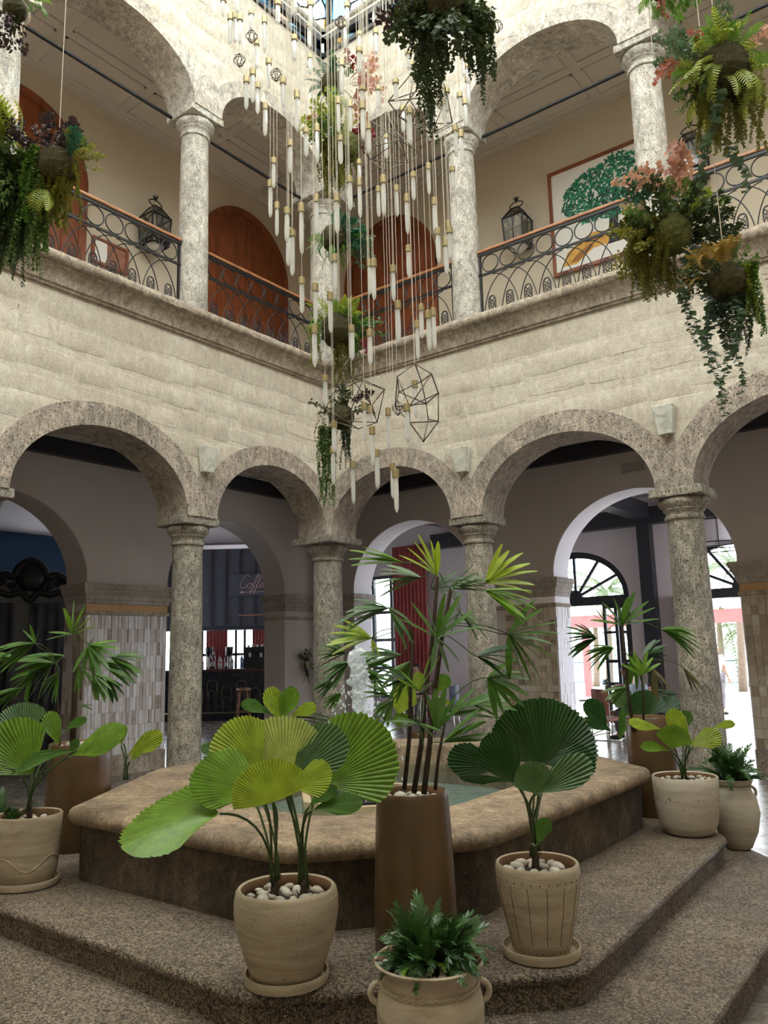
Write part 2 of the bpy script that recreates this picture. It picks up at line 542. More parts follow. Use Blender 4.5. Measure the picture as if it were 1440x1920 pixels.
# ---- cornice under the gallery
cor = [(0.0, ZC0), (0.045, ZC0), (0.05, ZC0 + 0.03), (0.075, ZC0 + 0.035), (0.085, ZC0 + 0.075), (0.10, ZC0 + 0.12), (0.13, ZC0 + 0.165), (0.165, ZC0 + 0.195), (0.175, ZC0 + 0.20),
       (0.18, ZC0 + 0.225), (0.215, ZC0 + 0.232), (0.236, ZC0 + 0.25), (0.246, ZC0 + 0.285), (0.24, ZC0 + 0.325), (0.222, ZC0 + 0.352), (0.19, ZC1), (-2 * W, ZC1), (-2 * W, ZC0)]
for i, (side, T) in enumerate(SIDES):
    rg = random.Random(50 + i)
    mb = MB(); vs_ = []; n = 96; m_ = len(cor)
    for k in range(n + 1):
        u = 0.0 + (10.6) * k / n
        for j, (d, z) in enumerate(cor):
            rough_ = 0.006 if 10 <= j <= 14 else (0.002 if j < 10 else 0)
            dd = d + rg.uniform(-rough_, rough_)
            uu = u if k else (W + d if d >= 0 else W + d)   # mitred in the far corner
            vs_.append(T(uu if k else W + d, W + dd, z + rg.uniform(-rough_, rough_)))
    fs_ = []
    for k in range(n):
        for j in range(m_):
            fs_.append((k * m_ + j, k * m_ + (j + 1) % m_, (k + 1) * m_ + (j + 1) % m_, (k + 1) * m_ + j))
    fs_ += [tuple(range(m_)), tuple(n * m_ + j for j in range(m_))[::-1]]
    mb.add(vs_, fs_)
    o = mb.build('trim_%d' % (i + 1), MAT['cornice_stone'], None, 40)
    tag(o, kind='structure')

# ---- columns
def make_column(name, r, H, z0, mat, bead=True):
    root = empty(name)
    prof = [(r * 1.06, 0)]
    for i in range(13):
        s = i / 12
        prof.append((r * (1.06 - 0.12 * s ** 1.4), s * (H - 0.36)))
    MB().lathe(prof, 40).build('shaft', mat, root, 50)
    if z0 > 1:
        MB().lathe([(r * 1.1, 0), (r * 1.22, 0.01), (r * 1.26, 0.035), (r * 1.2, 0.06), (r * 1.04, 0.075), (r * 1.0, 0.075)], 32).build('base', mat, root, 40)
    rt = r * 0.94; h = H - 0.36
    cap = [(rt * 0.99, h - 0.005), (rt * 1.10, h), (rt * 1.14, h + 0.02), (rt * 1.10, h + 0.04), (rt * 1.04, h + 0.05), (rt * 1.05, h + 0.085), (rt * 1.12, h + 0.10), (rt * 1.20, h + 0.115),
           (rt * 1.19, h + 0.13), (rt * 1.24, h + 0.14), (rt * 1.36, h + 0.165), (rt * 1.43, h + 0.195), (rt * 1.43, h + 0.225), (rt * 1.36, h + 0.245), (rt * 1.25, h + 0.255)]
    MB().lathe(cap, 40).build('capital', mat, root, 50)
    s = r * 1.42
    ab = MB().box((-s, -s, H - 0.105), (s, s, H)).build('abacus', mat, root)
    bevel_mod(ab, 0.012, 2)
    return root
ccol = make_column('column', 0.205, SP1, 0, MAT['column_stone'])
ucol = make_column('column', 0.205, SP2 - ZC1, ZC1, MAT['upper_column_stone'])
def put_col(src, first, loc, label, group, sc=1.0):
    o = src if first else copy_tree(src)
    o.location = loc
    o.scale = (sc, sc, 1)
    if sc > 1.1:
        for ch in o.children:
            if ch.name.startswith('abacus'): ch.scale = (1.18, 1.18, 1)
    tag(o, label, 'column', group)
    return o
gl, gu = 'ground floor columns of the arcade', 'gallery columns'
put_col(ccol, False, (0, 0, 0), 'thick pitted stone column in the far corner of the ground floor arcade', gl, 1.17)
put_col(ccol, True, (0, -COLS[1], 0), 'grey pitted stone column left of the coffee bar doorway', gl)
put_col(ccol, False, (0, -COLS[2], 0), 'stone column of the left arcade at the very edge of the picture', gl)
put_col(ccol, False, (COLS[1], 0, 0), 'stone column behind the tall lady palm right of the corner', gl)
put_col(ccol, False, (COLS[2], 0, 0), 'stone column beside the doorway to the sea, behind small pale fan palm', gl, 1.06)
put_col(ccol, False, (COLS[3], 0, 0), 'stone column of the right arcade beyond the picture edge', gl)
put_col(ucol, False, (0, 0, ZC1), 'pale gallery column in the far corner behind the hanging plants', gu, 1.15)
put_col(ucol, True, (0, -COLS[1], ZC1), 'pale gallery column with mossy streak on the left side', gu)
put_col(ucol, False, (0, -COLS[2], ZC1), 'pale gallery column cut by the top left corner of the picture', gu)
put_col(ucol, False, (COLS[1], 0, ZC1), 'pale gallery column left of the wall lantern and tree painting', gu)
put_col(ucol, False, (COLS[2], 0, ZC1), 'pale gallery column in front of the tree painting', gu)
put_col(ucol, False, (COLS[3], 0, ZC1), 'pale gallery column beyond the right edge of the picture', gu)

# ---- floors
t = NT('floor_stone')
c = t.ramp(t.noise(0.9, 5, 0.6), (0.3, (0.10, 0.085, 0.075)), (0.6, (0.20, 0.165, 0.14)), (0.8, (0.27, 0.22, 0.18)))
c = t.mix(0.35, c, t.ramp(t.noise(9, 6, 0.7, dist=1.2), (0.4, (0.08, 0.07, 0.06)), (0.65, (0.40, 0.35, 0.30))))
nz = t.noise(3.2, 5, 0.6, t.mapv(t.pos, (1, 1, 1)), 0.8)
MAT['floor_stone'] = t.fin(c, t.ramp(t.noise(5, 4), (0.3, 0.16), (0.75, 0.36)), t.bump(nz, 0.10, 0.02), spec=0.42)
o = MB().box((-11.5, -11.2, -0.12), (12.5, 8.3, 0.0)).build('floor', MAT['floor_stone']); o['kind'] = 'structure'
o = MB().box((-DB, -10.9, 5.75), (-W, DB, ZC1 - 0.002)).box((-W, W, 5.75), (10.6, DB, ZC1 - 0.002)).build('floor_gallery', MAT['ceiling_paint']); o['kind'] = 'structure'

# ---- ceilings of the corridors, with raised panel mouldings
def coffered(name, z, mat, per, strips):
    root = MB().box((-DB - 0.05, -10.9, z), (-W, DB + 0.05, z + 0.12)).box((-W, W, z), (10.6, DB + 0.05, z + 0.12)).build(name, mat)
    root['kind'] = 'structure'
    wdt = DB - W
    for side, T in SIDES:
        u = -1.95
        k = 0
        while u < 8.5:
            for r_ in range(strips):
                d0 = -W - 0.16 - (wdt - 0.2) * r_ / strips
                d1 = -W - 0.16 - (wdt - 0.2) * (r_ + 1) / strips + 0.16
                if u < -0.3 and side == 'right' : pass
                mb = MB()
                a, b = u, u + per - 0.16
                tt = 0.028
                for (p, q) in (((a, d0 - tt), (b, d0)), ((a, d1), (b, d1 + tt)), ((a, d1), (a + tt, d0)), ((b - tt, d1), (b, d0))):
                    mb.box((p[0], p[1], z - 0.022), (q[0], q[1], z + 0.01), T)
                mb.build('panel_moulding', mat, root)
            u += per
    return root
coffered('ceiling_gallery', 10.72, MAT['ceiling_paint'], 1.55, 2)
coffered('ceiling_arcade', 4.92, MAT['ceiling_grey'], 1.7, 1)
# cove between gallery ceiling and wall
for i, (side, T) in enumerate(SIDES):
    mb = MB()
    for (d, z0, h) in ((-DB + 0.05, 10.66, 0.06), (-DB + 0.10, 10.69, 0.03)):
        mb.box((-DB, -DB - 0.01, z0), (10.5, d, z0 + h), T)
    o = mb.build('trim_%d' % (3 + i), MAT['ceiling_paint']); o['kind'] = 'structure'
    # black beam where the arcade ceiling meets the inner wall
    o = MB().box((-DB + 0.0, -DB - 0.02, 4.67), (10.5, -DB + 0.14, 4.918), T).build('trim_%d' % (5 + i), MAT['beam_black']); o['kind'] = 'structure'
    # black tie rod along the gallery arches
    o = MB().tube([T(-0.1, -0.17, SP2 - 0.06), T(10.4, -0.17, SP2 - 0.06)], 0.026, 10).build('curtain_rod', MAT['iron_black'], None, 60)
    tag(o, 'long black iron rod running along the %s gallery arches' % side, 'rod')

stone('impost_stone', (0.46, 0.41, 0.37), (0.39, 0.345, 0.31), (0.31, 0.27, 0.24), pits=0.2, pscale=40, big=1.6, bump=0.4, stain=0.3, stains=(0.22, 0.19, 0.17), contrast=0.3)
# ---- inner walls: ground floor with wide arches, gallery floor plain
INNER = [(-1.38, 1.36), (2.80, 5.62), (7.05, 9.85)]
SPI, CRI = 2.86, 4.10
for side, T in SIDES:
    lo = arched_wall('wall_inner_' + side, T, -DB - 0.55 if side == 'left' else -DB, 10.6, 5.8, SPI, CRI, INNER, -DB - 0.55, -DB, MAT['paint_mauve'], zfoot=0.0)
    hi = MB().box((-DB - 0.3, -DB - 0.3, 5.8), (10.6, -DB, 11.9), T).build('wall_gallery_' + side, MAT['paint_beige']); hi['kind'] = 'structure'
    # white lining of the arch soffits
    for a0, a1 in INNER[:3]:
        mb = MB(); us = arch_us(a0 + 0.004, a1 - 0.004, 36); vs_ = []
        pr = [(a0 + 0.004, 0.02)] + [(u, (ell(u, a0, a1, SPI, CRI) or SPI) - 0.004) for u in us] + [(a1 - 0.004, 0.02)]
        cc = (a0 + a1) / 2
        for (u, z) in pr:
            k = 0.012
            ui = u + (cc - u) * 0.008
            for (q, d) in ((u, -DB - 0.545), (u, -DB - 0.004), (ui, -DB - 0.004), (ui, -DB - 0.545)):
                vs_.append(T(q, d, z if q == u else z - 0.008))
        fs_ = []
        for i in range(len(pr) - 1):
            for kk in range(4):
                fs_.append((i * 4 + kk, i * 4 + (kk + 1) % 4, (i + 1) * 4 + (kk + 1) % 4, (i + 1) * 4 + kk))
        mb.add(vs_, fs_)
        mb.build('arch_lining', MAT['paint_white'] if side == 'right' else MAT['paint_mauve'], lo, 40)
    # impost mouldings wrapped around each pier
    for pi_, (p0, p1) in enumerate(((-2.3, -1.38), (1.36, 2.80), (5.62, 7.05))):
        prof = [(0.0, 2.50), (0.03, 2.505), (0.035, 2.56), (0.05, 2.57), (0.055, 2.62), (0.085, 2.66), (0.10, 2.68), (0.10, 2.715), (0.115, 2.72), (0.125, 2.76), (0.125, 2.80), (0.0, 2.80)]
        for (nm, prf, key) in (('impost', [(d, z + 0.03) for d, z in prof], 'impost_stone'), ('tan_strip', [(0.0, 2.42), (0.012, 2.42), (0.012, 2.53), (0.0, 2.53)], 'tan_band'), ('bead', [(0.0, 2.36), (0.035, 2.37), (0.04, 2.40), (0.035, 2.425), (0.0, 2.425)], 'cornice_stone')):
            if nm == 'tan_strip' and pi_ == 0: continue
            if nm == 'tan_strip' and side == 'right' and pi_ == 1: key = 'paint_white'
            mb = MB(); vs_ = []
            ring = [(p0, -DB - 0.54, 1, 0), (p0, -DB, 1, 1), (p1, -DB, -1, 1), (p1, -DB - 0.54, -1, 0)]
            m_ = len(prf)
            for (u, d, su, sd) in ring:
                for (g, z) in prf:
                    vs_.append(T(u - su * g, d + sd * g, z))
            fs_ = []
            for i in range(3):
                for j in range(m_):
                    fs_.append((i * m_ + j, i * m_ + (j + 1) % m_, (i + 1) * m_ + (j + 1) % m_, (i + 1) * m_ + j))
            mb.add(vs_, fs_)
            mb.build(nm, MAT[key], lo, 30)
# ================================================================ skylight of stained glass over the courtyard
t = NT('stained_glass')
v = t.n('ShaderNodeTexVoronoi', feature='F1'); v.inputs['Scale'].default_value = 2.6; t.l(t.pos, v.inputs['Vector'])
sc_ = t.n('ShaderNodeSeparateColor'); t.l(v.outputs['Color'], sc_.inputs[0])
cg = t.ramp(sc_.outputs[0], (0.0, (0.30, 0.62, 0.78)), (0.20, (0.62, 0.82, 0.86)), (0.36, (0.96, 0.83, 0.70)), (0.64, (0.95, 0.70, 0.34)), (0.84, (0.96, 0.84, 0.72)))
sc_.outputs[0].node
for nd in t.t.nodes:
    if nd.type == 'VALTORGB': nd.color_ramp.interpolation = 'CONSTANT'
e_ = t.n('ShaderNodeTexVoronoi', feature='DISTANCE_TO_EDGE'); e_.inputs['Scale'].default_value = 2.6; t.l(t.pos, e_.inputs['Vector'])
cg = t.mix(t.math('LESS_THAN', e_.outputs['Distance'], 0.035), cg, (0.05, 0.06, 0.07))
tr = t.n('ShaderNodeBsdfTransparent'); t.l(cg, tr.inputs['Color'])
gl_ = t.n('ShaderNodeBsdfGlossy'); gl_.inputs['Roughness'].default_value = 0.08
mx = t.n('ShaderNodeMixShader'); mx.inputs[0].default_value = 0.04
t.l(tr.outputs[0], mx.inputs[1]); t.l(gl_.outputs[0], mx.inputs[2]); t.l(mx.outputs[0], t.out.inputs['Surface'])
MAT['stained_glass'] = t.m
def clear_glass(key, tint, gloss=0.06, rough=0.03):
    t = NT(key)
    tr = t.n('ShaderNodeBsdfTransparent'); tr.inputs['Color'].default_value = (*tint, 1)
    g = t.n('ShaderNodeBsdfGlossy'); g.inputs['Roughness'].default_value = rough
    m = t.n('ShaderNodeMixShader')
    fr = t.n('ShaderNodeFresnel'); fr.inputs['IOR'].default_value = 1.45
    t.l(t.math('ADD', fr.outputs[0], gloss - 0.04), m.inputs[0])
    t.l(tr.outputs[0], m.inputs[1]); t.l(g.outputs[0], m.inputs[2]); t.l(m.outputs[0], t.out.inputs['Surface'])
    MAT[key] = t.m
clear_glass('window_glass', (0.94, 0.97, 0.97))
clear_glass('blue_glass', (0.16, 0.26, 0.42), 0.10)
plain('frame_white', (0.62, 0.60, 0.54), 0.5, var=0.05)
plain('frame_dark', (0.02, 0.022, 0.028), 0.4, var=0.1)

SX0, SX1, SY0, SY1 = 0.29, 10.6, -10.9, -0.29
sky = empty('skylight', (5.4, -5.6, ZTOP), 0, 'stained glass skylight with white frame over the courtyard', 'skylight')
def sk(p): return (p[0] - 5.4, p[1] + 5.6, p[2] - ZTOP)
def slope_frame(side):
    """returns T(u, h, n): u along the edge from the far corner, h up the slope, n out of the glass"""
    ca, sa = math.cos(R(27)), math.sin(R(27))
    z0 = 12.34
    if side == 'left': return lambda u, h, n=0.0: sk((SX0 + 0.12 + h * ca - n * sa, SY1 - u, z0 + h * sa + n * ca))
    return lambda u, h, n=0.0: sk((SX0 + u, SY1 - 0.12 - h * ca + n * sa, z0 + h * sa + n * ca))
for side, T in SIDES:
    L = 10.4
    MB().box((W - 0.02, W - 0.06, ZTOP), (10.6, W + 0.05, ZTOP + 0.07), lambda u, d, z: sk(T(u, d, z))).build('fascia', MAT['frame_dark'], sky)
    u = W
    while u < 9.9:     # clerestory band
        MB().box((u + 0.02, W - 0.02, ZTOP + 0.08), (u + 1.1, W - 0.005, ZTOP + 0.33), lambda a, d, z: sk(T(a, d, z))).build('clerestory_pane', MAT['blue_glass'], sky)
        u += 1.12
    mb = MB()
    for (d0, d1, z0, z1) in ((W - 0.05, W + 0.09, 0.33, 0.37), (W - 0.05, W + 0.05, 0.37, 0.40), (W - 0.05, W + 0.13, 0.40, 0.445)):
        mb.box((W - 0.02, d0, ZTOP + z0), (10.6, d1, ZTOP + z1), lambda u, d, z: sk(T(u, d, z)))
    mb.build('frame_rail', MAT['frame_white'], sky)
    S = slope_frame(side)
    # panes rise towards the middle; the near corner is cut along the hip
    ca = math.cos(R(27))
    hmax = 5.0 / ca
    nh = 6; st = hmax / nh
    nu = 10; su = L / nu
    for i in range(nu):
        for j in range(nh):
            def cl(u, h):
                lo = h * ca + 0.12; hi_ = 10.4 - h * ca
                return min(max(u, lo), hi_)
            q = [(cl(i * su + 0.02, j * st + 0.02), j * st + 0.02), (cl((i + 1) * su - 0.02, j * st + 0.02), j * st + 0.02),
                 (cl((i + 1) * su - 0.02, (j + 1) * st - 0.02), (j + 1) * st - 0.02), (cl(i * su + 0.02, (j + 1) * st - 0.02), (j + 1) * st - 0.02)]
            if q[1][0] - q[0][0] < 0.05: continue
            mb = MB().prism(q, lambda a, b: S(a, b, 0), lambda a, b: S(a, b, 0.012))
            mb.build('glass_pane', MAT['stained_glass'], sky)
    mb = MB()
    for i in range(1, nu):
        hm = min(i * su, L - i * su) / ca
        mb.box((i * su - 0.018, 0.0, -0.03), (i * su + 0.018, min(hmax, hm), 0.03), S)
    for j in range(nh):
        mb.box((j * st * ca + 0.1, j * st - 0.018, -0.03), (L - j * st * ca, j * st + 0.018, 0.03), S)
    mb.build('glazing_bar', MAT['frame_white'], sky)
S = slope_frame('left')
a, b = Vector(S(0.0, 0.0)), Vector(S(5.0, 5.0 / math.cos(R(27))))
MB().tube([a, b], 0.075, 8).build('hip_rafter', MAT['frame_dark'], sky)
# the two slopes over the photographer's side
apex = sk((SX0 + 5.12, SY1 - 5.2, 12.34 + 5.0 * math.tan(R(27))))
for (p, q) in (((SX1, SY1, 12.34), (SX1, SY0, 12.34)), ((SX0, SY0, 12.34), (SX1, SY0, 12.34))):
    mb = MB().add([sk(p), sk(q), apex], [(0, 1, 2)])
    mb.build('glass_pane', MAT['stained_glass'], sky, recalc=False)

# ================================================================ rooms beyond the arcade
FY = 8.0
FAC = lambda u, d, z: (u, FY - d, z)
fw_ = arched_wall('wall_facade', FAC, -3.3, 12.5, 5.3, 2.86, 3.92, [(-0.7, 1.9), (2.95, 5.55), (6.6, 9.2)], -0.3, 0.0, MAT['paint_room'], zfoot=0.0)
mb = MB()
mb.box((-9.0, 8.0, 0), (-6.1, 8.3, 5.3)).box((-11.8, 8.0, 0), (-9.0, 8.3, 1.1)).box((-11.8, 8.0, 2.9), (-9.0, 8.3, 5.3)).box((-4.2, 8.0, 0), (-3.3, 8.3, 5.3)).box((-6.1, 8.0, 0), (-4.2, 8.3, 0.5)).box((-6.1, 8.0, 3.8), (-4.2, 8.3, 5.3))
o = mb.build('wall_facade_west', MAT['paint_room']); o['kind'] = 'structure'
mb = MB().box((-11.8, -11.2, 0), (-11.5, 0.9, 5.3)).box((-11.8, 3.5, 0), (-11.5, 5.2, 5.3)).box((-11.8, 5.2, 0), (-11.5, 8.3, 1.1)).box((-11.8, 5.2, 2.9), (-11.5, 8.3, 5.3)).box((-11.8, 0.9, 3.9), (-11.5, 3.5, 5.3))
o = mb.build('wall_room_west', MAT['room_blue']); o['kind'] = 'structure'
o = MB().box((-11.5, -11.5, 0), (-0.3, -11.2, 5.3)).build('wall_room_south', MAT['room_dark']); o['kind'] = 'structure'
o = MB().box((12.5, 2.85, 0), (12.8, 8.3, 0.7)).box((12.5, 2.85, 4.4), (12.8, 8.3, 5.3)).build('wall_room_east', MAT['paint_mauve']); o['kind'] = 'structure'  # unseen side, opened above a low wall to bring more daylight into the dining room
o = MB().box((10.6, 0.29, 0), (12.5, 2.85, 12.0)).build('wall_corridor_end', MAT['paint_mauve']); o['kind'] = 'structure'
o = MB().box((-2.9, -11.5, 0), (0.3, -11.2, 12.0)).build('wall_corridor_south', MAT['paint_mauve']); o['kind'] = 'structure'
o = MB().box((-11.8, -11.5, 5.0), (-2.85, 8.3, 5.3)).box((-2.85, 2.85, 5.0), (12.8, 8.3, 5.3)).build('ceiling_room', MAT['paint_room']); o['kind'] = 'structure'
# roof over the gallery corridors
o = MB().box((-2.7, -11.2, 11.9), (-0.29, 2.7, 12.1)).box((-0.29, 0.29, 11.9), (12.5, 2.7, 12.1)).build('ceiling_roof', MAT['ceiling_grey']); o['kind'] = 'structure'

# fan doors of the facade
def fan_window(n, cx, T, half=1.3, sp=2.86, cr=3.92, leaves=((-1.0, 0.5), (-0.5, 0.5), (0.0, 0.5), (0.5, 0.5)), skip=()):
    root = empty('door_%d' % n, T(cx, 0, 0)); root['kind'] = 'structure'
    ox, oy, oz = T(cx, 0, 0)
    TT = lambda u, d, z: tuple(a - b for a, b in zip(T(cx + u, d, z), (ox, oy, oz)))
    mb = MB(); N = 30; vs_ = []; fs_ = []
    for i in range(N + 1):
        th = math.pi * i / N
        for (g, d) in ((0.0, -0.2), (-0.14, -0.2), (-0.14, -0.06), (0.0, -0.06)):
            vs_.append(TT((half + g) * math.cos(th), d, sp + (cr - sp + g) * math.sin(th)))
    for i in range(N):
        for k in range(4): fs_.append((i * 4 + k, i * 4 + (k + 1) % 4, (i + 1) * 4 + (k + 1) % 4, (i + 1) * 4 + k))
    mb.add(vs_, fs_)
    for s in (-1, 1): mb.box((s * half - (0.14 if s > 0 else 0), -0.2, 0), (s * half + (0.14 if s < 0 else 0), -0.06, sp + 0.02), TT)
    mb.box((-half, -0.21, sp - 0.20), (half, -0.04, sp), TT)
    mb.build('frame', MAT['frame_dark'], root)
    hub = MB(); 
    hub.prism([(0.17 * math.cos(math.pi * i / 10), 0.17 * math.sin(math.pi * i / 10)) for i in range(11)], lambda a, b: TT(a, -0.18, sp + b), lambda a, b: TT(a, -0.06, sp + b))
    hub.build('hub', MAT['frame_dark'], root)
    for k in range(1, 6):
        th = math.pi * k / 6
        e = Vector((math.cos(th) * (half - 0.1), math.sin(th) * (cr - sp - 0.1)))
        nrm = Vector((-e.y, e.x)).normalized() * 0.03
        q = [(0.1 * e.x / e.length + nrm.x, 0.1 * e.y / e.length + nrm.y), (0.1 * e.x / e.length - nrm.x, 0.1 * e.y / e.length - nrm.y), (e.x - nrm.x, e.y - nrm.y), (e.x + nrm.x, e.y + nrm.y)]
        MB().prism(q, lambda a, b: TT(a, -0.16, sp + b), lambda a, b: TT(a, -0.09, sp + b)).build('spoke', MAT['frame_dark'], root)
    for k in range(6):
        t0, t1 = math.pi * k / 6, math.pi * (k + 1) / 6
        q = [(0, 0)] + [((half - 0.1) * math.cos(t0 + (t1 - t0) * i / 6), (cr - sp - 0.1) * math.sin(t0 + (t1 - t0) * i / 6)) for i in range(7)]
        MB().prism(q, lambda a, b: TT(a, -0.13, sp + b), lambda a, b: TT(a, -0.122, sp + b)).build('glass_pane', MAT['window_glass'], root)
    for (u0, w0, turn) in leaves:
        lf = MB()
        p = Vector((u0, 0)); e = Vector((math.cos(turn), math.sin(turn))) * w0
        LT = lambda a, d, z: TT(u0 + a * math.cos(turn) - d * math.sin(turn), -0.13 + a * math.sin(turn) + d * math.cos(turn), z)
        zt = sp - 0.2
        lf.box((0, -0.03, 0.02), (0.07, 0.03, zt), LT).box((w0 - 0.07, -0.03, 0.02), (w0, 0.03, zt), LT)
        for z0, z1 in ((0.02, 0.25), (zt - 0.09, zt), (1.35, 1.42), (0.85, 0.92), (2.0, 2.06)): lf.box((0.07, -0.025, z0), (w0 - 0.07, 0.025, z1), LT)
        L_ = lf.build('door_leaf', MAT['frame_dark'], root)
        MB().box((0.07, -0.004, 0.2), (w0 - 0.07, 0.004, zt - 0.05), LT).build('pane', MAT['window_glass'], L_)
    return root
fan_window(5, 0.6, FAC, leaves=((0.62, 0.34, 0.0), (0.98, 0.30, 0.0)))
fan_window(6, 4.25, FAC, leaves=((-1.28, 0.62, 1.45), (1.16, 0.62, 1.6)))
fan_window(7, 7.9, FAC, leaves=((-1.0, 1.0, 0.0), (0.0, 1.0, 0.0)))
fan_window(8, 2.2, lambda u, d, z: (-11.5 - d - 0.3 + 0.1, u, z), leaves=((-1.2, 0.6, 0.0), (0.6, 0.6, 0.0)))
# plain window with rose curtains
wn = empty('window_1', (-5.15, 8.1, 0.5)); wn['kind'] = 'structure'
mb = MB()
for x in (-0.95, -0.32, 0.32, 0.88): mb.box((x, -0.05, 0), (x + 0.085, 0.05, 3.3))
for z in (0, 0.75, 1.5, 2.25, 3.22): mb.box((-0.95, -0.045, z), (0.95, 0.045, z + 0.085))
mb.build('frame', MAT['frame_dark'], wn)
for i in range(3):
    for j in range(4):
        MB().box((-0.87 + i * 0.63, -0.005, 0.08 + j * 0.75), (-0.31 + i * 0.63, 0.005, 0.73 + j * 0.75)).build('pane', MAT['window_glass'], wn)
t = NT('curtain_rose')
MAT['curtain_rose'] = t.fin(t.ramp(t.noise(3, 3), (0.3, (0.36, 0.085, 0.085)), (0.7, (0.50, 0.14, 0.13))), 0.85, spec=0.2)
def curtain(name, p, wd_, h, label, dirv=(1, 0), folds=9, par=None, mat='curtain_rose', amp=0.05):
    mb = MB(); n = folds * 6; vs_ = []
    for i in range(n + 1):
        u = wd_ * i / n
        for k in range(9):
            z = h * k / 8
            a = amp * math.sin(2 * math.pi * folds * i / n + 0.5 * math.sin(k * 0.7)) * (0.55 + 0.45 * (1 - k / 8))
            vs_.append((u * dirv[0] - a * dirv[1], u * dirv[1] + a * dirv[0], z))
    fs_ = [(i * 9 + k, (i + 1) * 9 + k, (i + 1) * 9 + k + 1, i * 9 + k + 1) for i in range(n) for k in range(8)]
    mb.add(vs_, fs_)
    o = mb.build(name, MAT[mat], par, 180, p, recalc=False)
    sm = o.modifiers.new('thick', 'SOLIDIFY'); sm.thickness = 0.012
    if label: tag(o, label, 'curtain')
    return o
curtain('curtain', (-4.55, 7.85, 0.03), 1.1, 4.5, 'tall rose red curtain beside the dark gridded window of the dining room')
# black posts and beams of the dining room
for i, (a, b) in enumerate((((2.28, 7.72, 0), (2.56, 7.98, 4.35)), ((-3.2, 7.70, 4.35), (12.4, 7.98, 4.72)), ((2.25, 2.9, 4.45), (2.6, 7.7, 4.80)), ((2.92, 7.80, 0), (3.10, 7.97, 2.75)), ((5.7, 2.9, 4.45), (6.05, 7.7, 4.80)), ((-1.3, 2.9, 4.45), (-0.95, 7.7, 4.80)))):
    o = MB().box(a, b).build('trim_%d' % (10 + i), MAT['beam_black']); o['kind'] = 'structure'
# ================================================================ fountain
RIM = [(3.6, -6.63), (5.5, -6.63), (6.22, -5.85), (6.19, -3.3), (4.7, -2.1), (3.5, -2.1), (2.45, -3.0), (2.6, -5.2)]
POOL = [(3.9, -5.95), (5.2, -5.98), (5.66, -5.4), (5.62, -3.65), (4.5, -2.72), (3.65, -2.72), (3.05, -3.3), (3.25, -5.3)]
ST1 = [(3.3, -7.1), (5.85, -7.16), (6.86, -6.15), (6.72, -3.35), (5.3, -1.6), (3.2, -1.75), (2.0, -2.8), (2.1, -5.4)]
ST2 = [(2.9, -7.6), (6.05, -7.66), (7.33, -6.35), (7.26, -3.45), (5.3, -1.3), (2.9, -1.3), (1.55, -2.6), (1.6, -5.6)]
Z2, Z1, ZR = 0.188, 0.35, 0.785
ZW = 0.60
FC = (4.36, -4.60)
def round_poly(poly, r=0.12, n=5, sub=6):
    out = []
    m_ = len(poly)
    for i in range(m_):
        p0, p, p1 = Vector(poly[i - 1]), Vector(poly[i]), Vector(poly[(i + 1) % m_])
        a = p + (p0 - p).normalized() * r; b = p + (p1 - p).normalized() * r
        for k in range(n + 1):
            s = k / n
            out.append(((1 - s) ** 2 * a + 2 * s * (1 - s) * p + s * s * b))
        b2 = p1 + (p - p1).normalized() * r
        for k in range(1, sub): out.append(b + (b2 - b) * (k / sub))
    return [(q.x, q.y) for q in out]
def offs(poly, d):
    """move a loop of points sideways: d > 0 grows it"""
    out = []; m_ = len(poly)
    for i in range(m_):
        t_ = Vector(poly[(i + 1) % m_]) - Vector(poly[i - 1])
        n_ = Vector((t_.y, -t_.x)).normalized()
        out.append((poly[i][0] + n_.x * d, poly[i][1] + n_.y * d))
    return out
def loop_sweep(poly, prof, mat, name, parent, top=True, smooth=35, seed=1, jit=0.0):
    """prof: (offset, z) from bottom to top, swept round the loop, closed by a flat top"""
    rg = random.Random(seed); mb = MB(); m_ = len(poly); vs_ = []
    for (d, z) in prof:
        for (x, y) in offs(poly, d):
            vs_.append((x + rg.uniform(-jit, jit), y + rg.uniform(-jit, jit), z))
    fs_ = [(r_ * m_ + k, r_ * m_ + (k + 1) % m_, (r_ + 1) * m_ + (k + 1) % m_, (r_ + 1) * m_ + k) for r_ in range(len(prof) - 1) for k in range(m_)]
    if top: fs_.append(tuple((len(prof) - 1) * m_ + k for k in range(m_)))
    mb.add(vs_, fs_)
    return mb.build(name, mat, parent, smooth)
ft = empty('fountain', (0, 0, 0), 0, 'large octagonal stone fountain with stepped base in the middle of the courtyard', 'fountain')
for poly, z0, z1, k in ((ST2, 0.0, Z2, 1), (ST1, Z2, Z1, 2)):
    rp = round_poly(poly, 0.10, 4)
    loop_sweep(rp, [(-0.03, z0 - 0.01), (-0.03, z1 - 0.055), (-0.008, z1 - 0.05), (0.0, z1 - 0.035), (0.0, z1 - 0.022), (-0.008, z1 - 0.008), (-0.024, z1)], MAT['step_wash'], 'step', ft, seed=k, jit=0.002)
rp = round_poly(RIM, 0.12, 5)
loop_sweep(rp, [(-0.075, Z1 - 0.01), (-0.07, ZR - 0.10), (-0.06, ZR - 0.095)], MAT['basin_stone'], 'basin_wall', ft, top=False, jit=0.002)
